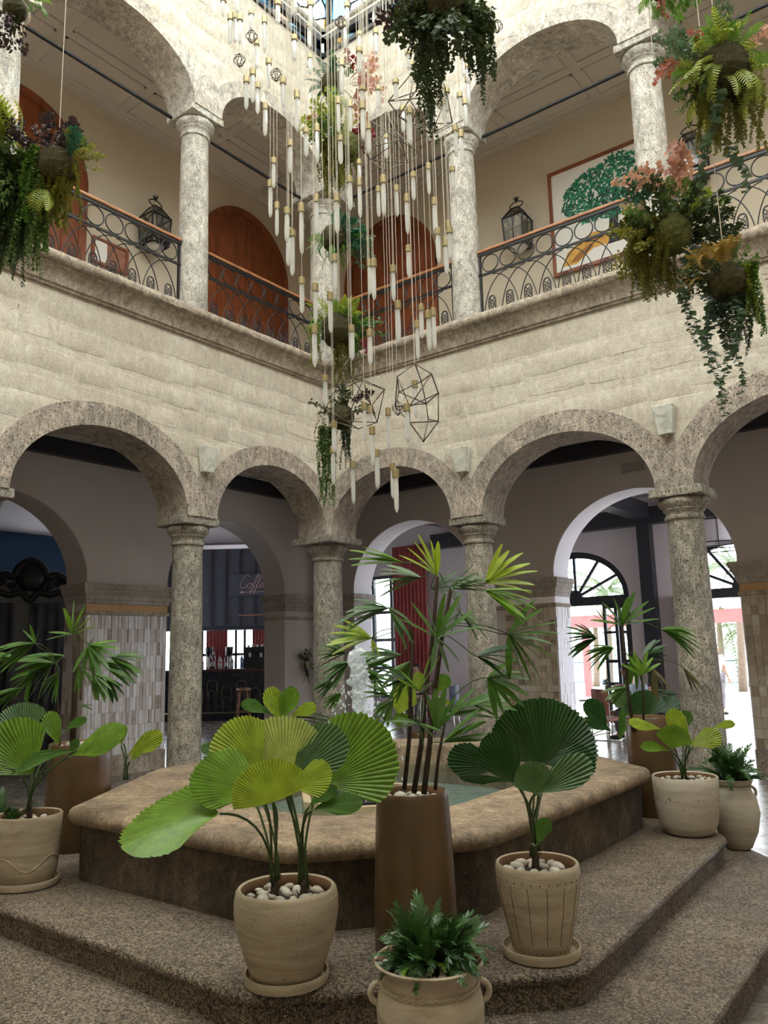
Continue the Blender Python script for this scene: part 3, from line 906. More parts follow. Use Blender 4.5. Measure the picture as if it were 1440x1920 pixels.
# rim slab with rounded nosing, open over the pool
ip = round_poly(POOL, 0.16, 5)
mb = MB(); m_ = len(rp)
prof = [(-0.07, ZR - 0.10), (-0.02, ZR - 0.095), (0.0, ZR - 0.075), (0.006, ZR - 0.05), (-0.002, ZR - 0.022), (-0.02, ZR - 0.006), (-0.045, ZR)]
rg = random.Random(5); vs_ = []
for (d, z) in prof:
    for (x, y) in offs(rp, d): vs_.append((x + rg.uniform(-0.003, 0.003), y + rg.uniform(-0.003, 0.003), z + rg.uniform(-0.002, 0.002)))
for (d, z) in ((0.03, ZR), (0.008, ZR - 0.008), (0.0, ZR - 0.03), (0.0, ZR - 0.45)):
    for (x, y) in offs(ip, d): vs_.append((x, y, z))
nr = len(prof) + 4
fs_ = [(r_ * m_ + k, r_ * m_ + (k + 1) % m_, (r_ + 1) * m_ + (k + 1) % m_, (r_ + 1) * m_ + k) for r_ in range(nr - 1) for k in range(m_)]
mb.add(vs_, fs_); mb.build('rim', MAT['rim_stone'], ft, 50)
t = NT('pool_tile')
MAT['pool_tile'] = t.fin(t.ramp(t.noise(6, 5), (0.3, (0.16, 0.20, 0.18)), (0.7, (0.30, 0.34, 0.30))), 0.6)
MB().prism([(x, y) for x, y in offs(ip, 0.02)], lambda a, b: (a, b, 0.40), lambda a, b: (a, b, 0.42)).build('pool_floor', MAT['pool_tile'], ft)
# water surface with ripples
t = NT('pool_water')
rip = t.noise(26, 4, 0.6, dist=0.8)
b_ = t.bump(t.math('ADD', rip, t.math('MULTIPLY', t.noise(8, 3), 1.5)), 0.5, 0.02)
g_ = t.n('ShaderNodeBsdfGlass'); g_.inputs['IOR'].default_value = 1.33; g_.inputs['Roughness'].default_value = 0.02; g_.inputs['Color'].default_value = (0.80, 0.92, 0.90, 1)
tr = t.n('ShaderNodeBsdfTransparent'); tr.inputs['Color'].default_value = (0.75, 0.88, 0.86, 1)
gs = t.n('ShaderNodeBsdfGlossy'); gs.inputs['Roughness'].default_value = 0.03; t.l(b_, gs.inputs['Normal'])
fr = t.n('ShaderNodeFresnel'); fr.inputs['IOR'].default_value = 1.33; t.l(b_, fr.inputs['Normal'])
mx = t.n('ShaderNodeMixShader'); t.l(fr.outputs[0], mx.inputs[0]); t.l(tr.outputs[0], mx.inputs[1]); t.l(gs.outputs[0], mx.inputs[2])
t.l(mx.outputs[0], t.out.inputs['Surface']); MAT['pool_water'] = t.m
mb = MB().add([(x, y, ZW) for x, y in offs(ip, 0.01)], [tuple(range(len(ip)))])
o = mb.build('pool_water', MAT['pool_water'], None, recalc=False)
tag(o, 'rippling greenish water in the fountain pool', 'water', kind='stuff')
# inner trough round the nozzle
plain('trough_tan', (0.46, 0.36, 0.22), 0.7, var=0.1)
tr_ = empty('fountain_trough', (FC[0] + 0.1, FC[1], 0.41), 0, 'low tan octagonal trough around the fountain nozzle in the pool', 'trough')
mb = MB()
prof = [(0.56, 0.0), (0.56, 0.235), (0.50, 0.235), (0.50, 0.0)]
vs_ = []
for (r_, z) in prof:
    for k in range(8):
        a = math.pi / 8 + k * math.pi / 4
        vs_.append((r_ * math.cos(a), r_ * math.sin(a), z))
fs_ = [(i * 8 + k, i * 8 + (k + 1) % 8, ((i + 1) % 4) * 8 + (k + 1) % 8, ((i + 1) % 4) * 8 + k) for i in range(4) for k in range(8)]
mb.add(vs_, fs_).build('trough_wall', MAT['trough_tan'], tr_)
plain('nozzle_black', (0.02, 0.02, 0.022), 0.35, var=0.1)
nz_ = empty('fountain_nozzle', (FC[0], FC[1], 0.42), 0, 'black stepped fountain nozzle standing in the trough', 'nozzle')
MB().lathe([(0.10, 0), (0.10, 0.05), (0.075, 0.06), (0.06, 0.14), (0.085, 0.16), (0.085, 0.23), (0.05, 0.24), (0.04, 0.30), (0.06, 0.31), (0.06, 0.35), (0.035, 0.36), (0.03, 0.42), (0.0, 0.42)], 18).build('body', MAT['nozzle_black'], nz_, 40)
MB().lathe([(0.30, 0.18), (0.31, 0.19), (0.31, 0.20), (0.30, 0.205), (0.02, 0.205)], 20).build('plate', MAT['nozzle_black'], nz_, 40)
# dark stones lying on the plate of the trough
plain('stone_black', (0.03, 0.033, 0.036), 0.3, var=0.2)
rg = random.Random(9)
sm_ = MB().sphere((0, 0, 0), 1, 9, 6, (1, 0.8, 0.55), 0.08, rg).mesh('stone', MAT['stone_black'], 180)
for i in range(26):
    a = rg.uniform(0, 6.28); r_ = 0.14 + rg.uniform(0, 0.13)
    s = rg.uniform(0.025, 0.045)
    o = link('black_stone', sm_, None, (FC[0] + r_ * math.cos(a), FC[1] + r_ * math.sin(a), 0.42 + 0.205 + s * 0.5))
    o.scale = (s, s, s); o.rotation_euler = (0, 0, rg.uniform(0, 6))
    tag(o, 'small wet black stone heaped around the fountain nozzle', 'stone', 'black stones around the fountain nozzle')
# the jet: a rising column of broken water and falling drops
t = NT('jet_water')
gg = t.n('ShaderNodeBsdfGlass'); gg.inputs['IOR'].default_value = 1.33; gg.inputs['Roughness'].default_value = 0.05
tl = t.n('ShaderNodeBsdfTranslucent'); tl.inputs['Color'].default_value = (0.92, 0.96, 1, 1)
df = t.n('ShaderNodeBsdfDiffuse'); df.inputs['Color'].default_value = (0.9, 0.94, 0.97, 1)
m1 = t.n('ShaderNodeMixShader'); m1.inputs[0].default_value = 0.5; t.l(tl.outputs[0], m1.inputs[1]); t.l(df.outputs[0], m1.inputs[2])
m2 = t.n('ShaderNodeMixShader'); m2.inputs[0].default_value = 0.9; t.l(gg.outputs[0], m2.inputs[1]); t.l(m1.outputs[0], m2.inputs[2])
t.l(m2.outputs[0], t.out.inputs['Surface']); MAT['jet_water'] = t.m
jt = empty('water_jet', (FC[0], FC[1], 0.82), 0, 'foaming white water jet rising from the fountain nozzle', 'water jet')
mb = MB(); n = 34; k_ = 16; vs_ = []
for i in range(n + 1):
    s = i / n
    for k in range(k_):
        a = 2 * math.pi * k / k_
        r_ = (0.022 + 0.042 * s + 0.03 * max(0, s - 0.6)) * (1 + rg.uniform(-0.4, 0.4))
        if i == n: r_ *= 0.2
        vs_.append((r_ * math.cos(a) + 0.01 * math.sin(i), r_ * math.sin(a), 0.92 * s + rg.uniform(-0.012, 0.012)))
mb.add(vs_, [(i * k_ + k, i * k_ + (k + 1) % k_, (i + 1) * k_ + (k + 1) % k_, (i + 1) * k_ + k) for i in range(n) for k in range(k_)])
mb.build('column_of_water', MAT['jet_water'], jt, None)
mb = MB()
for i in range(420):
    th = rg.uniform(0, 2 * math.pi); s = rg.uniform(0, 1)
    arc = rg.choice((0.12, 0.16, 0.34, 0.40))
    z = 0.92 * (1 - s * s) + rg.uniform(-0.04, 0.06); x = arc * s
    if arc > 0.3: z = 0.75 * (1 - s * s) - 0.18 * s
    sz = rg.uniform(0.004, 0.009)
    mb.sphere((x * math.cos(th), x * math.sin(th), max(z, -0.2)), sz, 5, 4, (1, 1, rg.uniform(1, 2.5)))
o = mb.build('spray', MAT['jet_water'], jt, 180); o['kind'] = 'stuff'
# ================================================================ gallery railings
t = NT('rail_wood')
MAT['rail_wood'] = t.fin(t.ramp(t.noise(5, 5, 0.6, t.mapv(t.pos, (1, 1, 6))), (0.3, (0.22, 0.085, 0.035)), (0.7, (0.42, 0.19, 0.085))), 0.35)
t = NT('door_wood')
MAT['door_wood'] = t.fin(t.ramp(t.noise(2.2, 6, 0.65, t.mapv(t.pos, (3, 3, 0.5)), 0.8), (0.3, (0.13, 0.032, 0.012)), (0.55, (0.24, 0.065, 0.022)), (0.8, (0.36, 0.11, 0.04))), 0.38)
GF = ZC1
RT_Z = 7.47 - GF        # top of the hand rail above the gallery floor
circ_me = oval_me = cross_me = None
def circ_path(r_, n=22): return [(r_ * math.cos(2 * math.pi * i / n), 0, r_ * math.sin(2 * math.pi * i / n)) for i in range(n)]
circ_me = MB().tube(circ_path(0.13), 0.009, 6, closed=True).mesh('circle', MAT['iron_black'], 180)
def oval_path(a, b, n=20): return [(a * abs(math.cos(th)) ** 0.7 * (1 if math.cos(th) > 0 else -1), 0, b * abs(math.sin(th)) ** 0.7 * (1 if math.sin(th) > 0 else -1)) for th in [2 * math.pi * i / n for i in range(n)]]
mb = MB().tube(oval_path(0.055, 0.122), 0.0095, 6, closed=True)
for s in (-1, 1):
    mb.tube([(-0.043 * s, 0, -0.09), (0.026 * s, 0, -0.025), (0.034 * s, 0, 0.0), (0.026 * s, 0, 0.025), (-0.043 * s, 0, 0.09)], 0.007, 5)
    mb.tube([(0.045 * s, 0, -0.045), (0.0, 0, 0.0), (0.045 * s, 0, 0.045)], 0.006, 5)
oval_me = mb.mesh('oval_ornament', MAT['iron_black'], 180)
PITCH = 0.275
def arc_pts(sgn):
    """bow-shaped bar from the lower rail up to the middle rail"""
    return [(sgn * (0.275 * math.sin(math.pi * 0.5 * s) - 0.0), 0, 0.0 + 0.70 * s) for s in [i / 10 for i in range(11)]]
def sbar(sgn):
    pts = []
    for i in range(13):
        s = i / 12
        pts.append((sgn * 0.40 * (1 - math.cos(math.pi * s * 0.5)), 0, 0.06 + 0.72 * math.sin(math.pi * s * 0.5)))
    return pts
bow_l = MB().tube(sbar(1), 0.008, 5).mesh('bow_bar', MAT['iron_black'], 180)
bow_r = MB().tube(sbar(-1), 0.008, 5).mesh('bow_bar', MAT['iron_black'], 180)
def railing(T, side, u0, u1, label, inset=0.0):
    L = u1 - u0
    ang = 0.0 if side == 'right' else -math.pi / 2
    root = empty('railing', T(u0, inset, GF), ang, label, 'railing', 'iron railings of the gallery')
    MB().box((0, -0.038, RT_Z - 0.045), (L, 0.038, RT_Z)).build('handrail', MAT['rail_wood'], root)
    bevel_mod(root.children[0], 0.012, 2)
    MB().box((0, -0.02, RT_Z - 0.085), (L, 0.02, RT_Z - 0.047)).build('top_bar', MAT['iron_black'], root)
    MB().box((0, -0.014, RT_Z - 0.40), (L, 0.014, RT_Z - 0.37)).build('middle_bar', MAT['iron_black'], root)
    MB().box((0, -0.016, 0.03), (L, 0.016, 0.06)).build('bottom_bar', MAT['iron_black'], root)
    for x in (0.03, L - 0.03):
        MB().box((x - 0.014, -0.014, 0.0), (x + 0.014, 0.014, RT_Z - 0.05)).build('post', MAT['iron_black'], root)
    n = max(1, int(round((L - 0.10) / PITCH))); p = (L - 0.10) / n
    for i in range(n):
        x = 0.05 + p * (i + 0.5)
        link('circle', circ_me, root, (x, 0, RT_Z - 0.232))
        link('oval_ornament', oval_me, root, (x, 0, 0.33))
    for i in range(n + 1):
        x = 0.05 + p * i
        if x + 0.40 < L: link('bow_bar', bow_l, root, (x, 0.004, 0))
        if x - 0.40 > 0: link('bow_bar', bow_r, root, (x, -0.004, 0))
    return root
gap = 0.215
railing(LEFT, 'left', gap + 0.03, COLS[1] - gap, 'iron gallery railing in front of the left red arched door')
railing(LEFT, 'left', COLS[1] + gap, COLS[2] - gap, 'iron gallery railing below the small framed notice, behind the big hanging basket')
railing(LEFT, 'left', COLS[2] + gap, COLS[3] - gap, 'iron gallery railing past the left edge of the picture')
railing(RIGHT, 'right', gap + 0.03, COLS[1] - gap, 'iron gallery railing in front of the right red arched door')
railing(RIGHT, 'right', COLS[1] + gap, COLS[2] - gap, 'iron gallery railing in front of the tree painting')
railing(RIGHT, 'right', COLS[2] + gap, COLS[3] - gap, 'iron gallery railing at the right edge behind the fern basket')

# ================================================================ arched doors of the gallery
def gallery_door(n, T, cu, half=1.15, sp=9.05, crown=10.25):
    root = empty('door_%d' % n, T(cu, -DB, GF)); root['kind'] = 'structure'
    o0 = Vector(T(cu, -DB, GF))
    TT = lambda u, d, z: tuple(Vector(T(cu + u, -DB + d, GF + z)) - o0)
    zs, b = sp - GF, crown - sp
    arc = lambda h, g, N=28: [((h + g) * math.cos(math.pi * i / N), zs + (b + g) * math.sin(math.pi * i / N)) for i in range(N + 1)]
    body = arc(half, 0.0) + [(-half, 0), (half, 0)]
    MB().prism(body, lambda u, z: TT(u, 0.0, z), lambda u, z: TT(u, 0.02, z)).build('panel_back', MAT['door_wood'], root)
    # frame all round
    mb = MB(); pts_o = [(half, 0)] + arc(half, 0.0) + [(-half, 0)]; pts_i = [(half - 0.13, 0)] + arc(half, -0.13) + [(-half + 0.13, 0)]
    N = len(pts_o); vs_ = []
    for po_, pi_ in zip(pts_o, pts_i):
        vs_ += [TT(po_[0], 0, po_[1]), TT(po_[0], 0.07, po_[1]), TT(pi_[0], 0.07, pi_[1]), TT(pi_[0], 0, pi_[1])]
    mb.add(vs_, [(i * 4 + k, i * 4 + (k + 1) % 4, (i + 1) * 4 + (k + 1) % 4, (i + 1) * 4 + k) for i in range(N - 1) for k in range(4)])
    mb.build('door_frame', MAT['door_wood'], root, 30)
    MB().box((-half, 0, zs - 0.16), (half, 0.06, zs - 0.02), TT).build('transom', MAT['door_wood'], root)
    for s in (-1, 1):
        lf = MB().box((min(0.01 * s, (half - 0.13) * s), 0.015, 0.02), (max(0.01 * s, (half - 0.13) * s), 0.045, zs - 0.16), TT).build('door_leaf', MAT['door_wood'], root)
        x0, x1 = 0.10, half - 0.22
        for z0, z1 in ((0.15, 0.95), (1.10, zs - 0.30)):
            for k in range(4):
                xa = x0 + (x1 - x0) * k / 4 + 0.006; xb = x0 + (x1 - x0) * (k + 1) / 4 - 0.006
                MB().box((min(s * xa, s * xb), 0.04, z0), (max(s * xa, s * xb), 0.058, z1), TT).build('board', MAT['door_wood'], lf)
gallery_door(1, LEFT, -0.28)
gallery_door(2, LEFT, 4.25)
gallery_door(3, RIGHT, -0.30, half=1.12)
gallery_door(4, RIGHT, 8.6)

# ================================================================ wall lanterns
clear_glass('lantern_glass', (0.86, 0.87, 0.86), 0.16, 0.15)
plain('lantern_bowl', (0.55, 0.54, 0.50), 0.4, var=0.08)
def lantern(loc, ang, label):
    root = empty('wall_lantern', loc, ang, label, 'lantern', 'wall lanterns of the gallery')
    w0, w1, h = 0.19, 0.165, 0.50      # half widths below / above
    yc = -0.26
    fr = MB()
    for sx in (-1, 1):
        for sy in (-1, 1):
            fr.tube([(sx * w1, yc + sy * w1, 0), (sx * w0, yc + sy * w0, h)], 0.016, 6)
    for (w_, z) in ((w1, 0), (w0, h), (w1 + 0.015, 0.07)):
        q = [(-w_, yc - w_, z), (w_, yc - w_, z), (w_, yc + w_, z), (-w_, yc + w_, z)]
        fr.tube(q, 0.018, 6, closed=True)
    fr.build('frame', MAT['iron_black'], root)
    for i, (a, b) in enumerate((((-1, -1), (1, -1)), ((1, -1), (1, 1)), ((1, 1), (-1, 1)), ((-1, 1), (-1, -1)))):
        q = [(a[0] * w1, yc + a[1] * w1, 0.01), (b[0] * w1, yc + b[1] * w1, 0.01), (b[0] * w0, yc + b[1] * w0, h - 0.01), (a[0] * w0, yc + a[1] * w0, h - 0.01)]
        pn_ = MB().add(q, [(0, 1, 2, 3)]).build('pane', MAT['lantern_glass'], root, recalc=False)
        p0 = [(q[0][0] + q[1][0]) / 2, (q[0][1] + q[1][1]) / 2, 0.01]; p1 = [(q[2][0] + q[3][0]) / 2, (q[2][1] + q[3][1]) / 2, h]
        MB().tube([p0, p1], 0.008, 5).build('glazing_bar', MAT['iron_black'], pn_)
    ap = h + 0.20
    q = [(-w0, yc - w0, h), (w0, yc - w0, h), (w0, yc + w0, h), (-w0, yc + w0, h)]
    t_ = [(-0.07, yc - 0.07, ap), (0.07, yc - 0.07, ap), (0.07, yc + 0.07, ap), (-0.07, yc + 0.07, ap)]
    rf = MB().add(q + t_, [(k, (k + 1) % 4, 4 + (k + 1) % 4, 4 + k) for k in range(4)] + [(4, 5, 6, 7)])
    rf.build('roof', MAT['lantern_glass'], root, recalc=False)
    rr = MB()
    for k in range(4): rr.tube([q[k], t_[k]], 0.014, 5)
    rr.tube(t_, 0.014, 5, closed=True)
    rr.build('roof_rib', MAT['iron_black'], root)
    sc2 = MB()
    for a in (-1, 1):
        pts = []
        for i in range(12):
            s = i / 11
            pts.append((a * (0.03 + 0.10 * math.sin(math.pi * s)), yc, ap + 0.02 + 0.13 * s))
        sc2.tube(pts, 0.010, 6)
    for i in range(5):
        a = i * 1.256
        sc2.tube([(0, yc, ap + 0.13), (0.03 * math.cos(a), yc + 0.03 * math.sin(a), ap + 0.20), (0.055 * math.cos(a), yc + 0.055 * math.sin(a), ap + 0.225)], [0.014, 0.012, 0.004], 5)
    sc2.build('crown', MAT['iron_black'], root)
    MB().lathe([(0.02, -0.09), (0.09, -0.075), (0.14, -0.03), (0.16, 0.0), (0.02, 0.0)], 18, (0, yc, 0)).build('bowl', MAT['lantern_bowl'], root, 50)
    br = MB().box((-0.05, -0.02, 0.05), (0.05, 0.0, 0.62))
    br.tube([(0, -0.02, 0.5), (0, -0.12, 0.62), (0, yc, 0.62)], 0.014, 6)
    br.build('bracket', MAT['iron_black'], root)
    MB().lathe([(0.018, 0.0), (0.018, 0.22), (0.012, 0.24), (0.0, 0.24)], 10, (0, yc, 0.02)).build('candle', MAT['lantern_bowl'], root, 50)
    return root
lantern((-DB, -1.97, 8.50), math.pi / 2, 'black glass wall lantern beside the small framed notice on the left gallery')
lantern((2.66, DB, 8.52), 0.0, 'black glass wall lantern left of the large tree painting')
lantern((5.62, DB, 8.62), 0.0, 'black glass wall lantern behind the pink orchid basket, right of the tree painting')

# ================================================================ pictures
plain('frame_mahogany', (0.24, 0.075, 0.035), 0.35, var=0.2)
plain('canvas_white', (0.78, 0.76, 0.72), 0.8, var=0.02)
plain('paint_leaf', (0.015, 0.20, 0.10), 0.7, var=0.35, scale=9)
plain('paint_leaf_dark', (0.008, 0.09, 0.055), 0.7, var=0.3, scale=9)
plain('paint_bark', (0.02, 0.02, 0.022), 0.7)
plain('paint_ochre', (0.62, 0.33, 0.07), 0.7, var=0.2, scale=8)
plain('paint_ochre_dark', (0.30, 0.13, 0.03), 0.7, var=0.2)
pr = empty('painting', (3.18, DB - 0.03, 7.86), 0, 'large framed painting of a green tree on the right gallery wall', 'painting')
PW, PH = 1.86, 1.90
fm = MB()
for a, b in (((0, 0), (PW, 0.055)), ((0, PH - 0.055), (PW, PH)), ((0, 0.055), (0.055, PH - 0.055)), ((PW - 0.055, 0.055), (PW, PH - 0.055))): fm.box((a[0], -0.045, a[1]), (b[0], 0.03, b[1]))
fm.build('frame', MAT['frame_mahogany'], pr)
MB().box((0.05, -0.012, 0.05), (PW - 0.05, 0.02, PH - 0.05)).build('canvas', MAT['canvas_white'], pr)
rg = random.Random(12)
lf1, lf2 = MB(), MB()
def inside(x, z): return ((x - 1.00) / 0.78) ** 2 + ((z - 1.22) / 0.50) ** 2 < 1 or ((x - 1.2) / 0.45) ** 2 + ((z - 1.45) / 0.36) ** 2 < 1
for i in range(1500):
    x, z = rg.uniform(0.12, PW - 0.08), rg.uniform(0.65, PH - 0.08)
    if not inside(x, z): continue
    a = rg.uniform(0, math.pi * 2); l_ = rg.uniform(0.035, 0.075); w_ = l_ * 0.32
    y = -0.0125 - rg.uniform(0, 0.002)
    ca, sa = math.cos(a), math.sin(a)
    q = [(x - l_ * ca, y, z - l_ * sa), (x + w_ * sa, y, z - w_ * ca), (x + l_ * ca, y, z + l_ * sa), (x - w_ * sa, y, z + w_ * ca)]
    (lf1 if rg.random() < 0.55 else lf2).add(q, [(0, 1, 2, 3)])
a_ = lf1.build('painted_leaves', MAT['paint_leaf'], pr, recalc=False); a_['kind'] = 'stuff'
a_ = lf2.build('painted_leaves', MAT['paint_leaf_dark'], pr, recalc=False); a_['kind'] = 'stuff'
tk = MB()
def flat(mb, pts, y): mb.add([(x, y, z) for x, z in pts], [tuple(range(len(pts)))])
flat(tk, [(0.98, 0.28), (1.20, 0.28), (1.16, 0.6), (1.22, 1.2), (1.12, 1.2), (1.06, 0.95), (0.92, 1.15), (0.88, 1.1), (1.02, 0.75)], -0.0122)
tk.build('painted_trunk', MAT['paint_bark'], pr, recalc=False)
oc = MB()
flat(oc, [(0.16, 0.14), (0.42, 0.12), (0.72, 0.30), (0.98, 0.30), (1.0, 0.52), (0.74, 0.58), (0.48, 0.50), (0.26, 0.36)], -0.0124)
flat(oc, [(1.18, 0.30), (1.34, 0.24), (1.55, 0.36), (1.50, 0.74), (1.32, 0.78), (1.22, 0.56)], -0.0124)
flat(oc, [(1.28, 0.74), (1.48, 0.72), (1.52, 0.86), (1.40, 0.95), (1.30, 0.88)], -0.0124)
oc.build('painted_figures', MAT['paint_ochre'], pr, recalc=False)
oc = MB()
flat(oc, [(0.30, 0.17), (0.44, 0.16), (0.72, 0.34), (0.68, 0.40), (0.45, 0.30)], -0.0126)
flat(oc, [(0.55, 0.44), (0.74, 0.42), (0.92, 0.46), (0.74, 0.52)], -0.0126)
flat(oc, [(1.30, 0.32), (1.36, 0.30), (1.42, 0.62), (1.34, 0.66)], -0.0126)
oc.build('painted_shading', MAT['paint_ochre_dark'], pr, recalc=False)
sp_ = empty('framed_notice', (-DB + 0.03, -2.98, 7.92), math.pi / 2, 'small framed notice with white sheet and brown photograph on the left gallery', 'picture')
plain('notice_brown', (0.30, 0.13, 0.08), 0.6, var=0.3, scale=12)
nw, nh = 0.66, 0.44
fm = MB()
for a, b in (((0, 0), (nw, 0.04)), ((0, nh - 0.04), (nw, nh)), ((0, 0.04), (0.04, nh - 0.04)), ((nw - 0.04, 0.04), (nw, nh - 0.04))): fm.box((a[0], -0.035, a[1]), (b[0], 0.03, b[1]))
fm.build('frame', MAT['frame_mahogany'], sp_)
MB().box((0.035, -0.01, 0.035), (0.27, 0.0, nh - 0.035)).build('white_sheet', MAT['canvas_white'], sp_)
MB().box((0.27, -0.01, 0.035), (nw - 0.035, 0.0, nh - 0.035)).build('brown_photograph', MAT['notice_brown'], sp_)

# ================================================================ alabaster wall sconces on the spandrels
t = NT('alabaster')
c = t.ramp(t.noise(7, 5, 0.65, dist=1.0), (0.3, (0.34, 0.36, 0.34)), (0.55, (0.66, 0.65, 0.58)), (0.8, (0.74, 0.72, 0.63)))
MAT['alabaster'] = t.fin(c, 0.45)
def sconce(T, u, z, label):
    o0 = Vector(T(u, W + 0.012, z))
    TT = lambda a, d, zz: tuple(Vector(T(u + a, W + 0.012 + d, z + zz)) - o0)
    root = empty('wall_sconce', o0, 0, label, 'sconce', 'alabaster sconces above the capitals')
    mb = MB(); q = []
    for (hw, d, zz) in ((0.085, 0.085, -0.17), (0.125, 0.15, 0.17)):
        q += [TT(-hw, 0.0, zz), TT(hw, 0.0, zz), TT(hw, d, zz), TT(-hw, d, zz)]
    mb.add(q, [(0, 1, 2, 3), (4, 5, 6, 7)] + [(k, (k + 1) % 4, 4 + (k + 1) % 4, 4 + k) for k in range(4)])
    o = mb.build('shade', MAT['alabaster'], root); bevel_mod(o, 0.008, 2)
    MB().lathe([(0.012, -0.21), (0.02, -0.20), (0.02, -0.17), (0.0, -0.17)], 10, TT(0, 0.045, 0)).build('finial', MAT['cornice_stone'], root, 40)
sconce(LEFT, COLS[1] - 0.02, 4.28, 'white alabaster wall sconce above the column left of the coffee bar')
sconce(RIGHT, COLS[1], 4.30, 'white alabaster wall sconce above the column behind the tall palm')
sconce(RIGHT, COLS[2] - 0.02, 4.31, 'large pale alabaster wall sconce above the column beside the sea doorway')
# round speaker in the gallery ceiling and air vent on the arcade wall
plain('plastic_white', (0.60, 0.56, 0.50), 0.5, var=0.03)
sp2 = ony(1010, 172, 1.3)
rt = empty('ceiling_speaker', (3.60, 1.05, 10.72), 0, 'small round white speaker in the right gallery ceiling', 'speaker')
MB().lathe([(0.13, 0.0), (0.135, -0.012), (0.12, -0.022), (0.09, -0.02), (0.085, -0.012), (0.0, -0.012)], 24).build('ring', MAT['plastic_white'], rt, 50)
MB().lathe([(0.05, -0.012), (0.045, -0.03), (0.0, -0.034)], 18).build('cone', MAT['plastic_white'], rt, 50)
vt = empty('air_vent', (4.25, DB - 0.02, 4.42), 0, 'pale air vent high on the wall behind the right arch', 'vent')
MB().box((-0.2, -0.02, -0.09), (0.2, 0.02, -0.07)).box((-0.2, -0.02, 0.07), (0.2, 0.02, 0.09)).box((-0.2, -0.02, -0.07), (-0.18, 0.02, 0.07)).box((0.18, -0.02, -0.07), (0.2, 0.02, 0.07)).build('frame', MAT['paint_mauve'], vt)
sl_me = MB().box((-0.18, -0.012, -0.004), (0.18, 0.012, 0.004)).mesh('slat', MAT['paint_mauve'])
for k in range(6): link('slat', sl_me, vt, (0, 0, -0.055 + k * 0.022))
# ================================================================ potted plants
def leaf_mat(key, col_, tr=0.35, rough=0.35, var=0.25, scale=14):
    t = NT(key)
    dk = tuple(c * (1 - var) for c in col_); lt = tuple(min(1, c * (1 + var)) for c in col_)
    c = t.ramp(t.noise(scale, 4, 0.6), (0.3, dk), (0.7, lt))
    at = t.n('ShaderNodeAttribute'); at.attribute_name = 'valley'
    c = t.mix(t.math('MULTIPLY', t.ramp(at.outputs['Fac'], (0.45, 0.0), (1.0, 1.0)), 0.75), c, tuple(q * 0.3 for q in col_))  # pleat valleys painted darker: vein tone that also stands in for fold shading
    t.fin(c, rough, spec=0.5)
    tl = t.n('ShaderNodeBsdfTranslucent')
    t.l(t.mix(1.0, c, (1.0, 1.0, 0.55), 'MULTIPLY'), tl.inputs['Color'])
    mx = t.n('ShaderNodeMixShader'); mx.inputs[0].default_value = tr
    t.l(t.b.outputs[0], mx.inputs[1]); t.l(tl.outputs[0], mx.inputs[2])
    t.l(mx.outputs[0], t.out.inputs['Surface'])
    MAT[key] = t.m
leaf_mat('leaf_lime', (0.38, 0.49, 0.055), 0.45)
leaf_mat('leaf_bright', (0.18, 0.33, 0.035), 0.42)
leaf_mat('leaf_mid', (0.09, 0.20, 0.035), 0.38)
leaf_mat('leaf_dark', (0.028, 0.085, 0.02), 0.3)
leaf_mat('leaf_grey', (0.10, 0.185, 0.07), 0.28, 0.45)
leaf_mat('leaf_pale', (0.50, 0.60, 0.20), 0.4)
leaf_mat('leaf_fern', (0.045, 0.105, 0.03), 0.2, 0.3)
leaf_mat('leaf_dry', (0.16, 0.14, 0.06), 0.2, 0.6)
plain('stem_green', (0.05, 0.085, 0.02), 0.5, var=0.3)
plain('cane_brown', (0.055, 0.033, 0.02), 0.85, var=0.5, scale=60, bump=0.6)
t = NT('pot_clay')
bands = t.noise(3.0, 4, 0.6, t.mapv(t.pos, (1.2, 1.2, 7)), 0.9)
c = t.ramp(bands, (0.3, (0.31, 0.245, 0.165)), (0.55, (0.41, 0.335, 0.24)), (0.75, (0.48, 0.40, 0.30)))
c = t.mix(t.math('MULTIPLY', t.ramp(t.noise(40, 2), (0.66, 0.0), (0.72, 1.0)), 0.5), c, (0.20, 0.13, 0.08))
MAT['pot_clay'] = t.fin(c, 0.7, t.bump(t.math('ADD', bands, t.noise(90, 2)), 0.3, 0.006), spec=0.3)
t = NT('pot_cream')
bands = t.noise(3.0, 4, 0.6, t.mapv(t.pos, (1.2, 1.2, 9)), 0.6)
c = t.ramp(bands, (0.3, (0.40, 0.35, 0.275)), (0.7, (0.53, 0.475, 0.39)))
MAT['pot_cream'] = t.fin(c, 0.65, t.bump(bands, 0.3, 0.006), spec=0.3)
t = NT('pot_bronze')
c = t.ramp(t.noise(2.5, 5, 0.6, dist=0.4), (0.3, (0.072, 0.038, 0.016)), (0.6, (0.115, 0.062, 0.025)), (0.8, (0.15, 0.085, 0.037)))
MAT['pot_bronze'] = t.fin(c, t.ramp(t.noise(9, 3), (0.3, 0.28), (0.7, 0.42)), t.bump(t.noise(120, 2), 0.12, 0.003), spec=0.55)
plain('pot_inside', (0.22, 0.12, 0.06), 0.8, var=0.2)
plain('soil', (0.035, 0.025, 0.018), 0.95, var=0.3, scale=40, bump=0.6)
t = NT('pebble')
oi = t.n('ShaderNodeObjectInfo')
c = t.ramp(oi.outputs['Random'], (0.0, (0.27, 0.22, 0.17)), (0.5, (0.42, 0.37, 0.30)), (1.0, (0.56, 0.51, 0.44)))
MAT['pebble'] = t.fin(t.mix(0.25, c, t.ramp(t.noise(30, 4), (0.3, 0.35), (0.7, 0.8)), 'OVERLAY'), 0.5)
plain('crack', (0.09, 0.05, 0.03), 0.9)

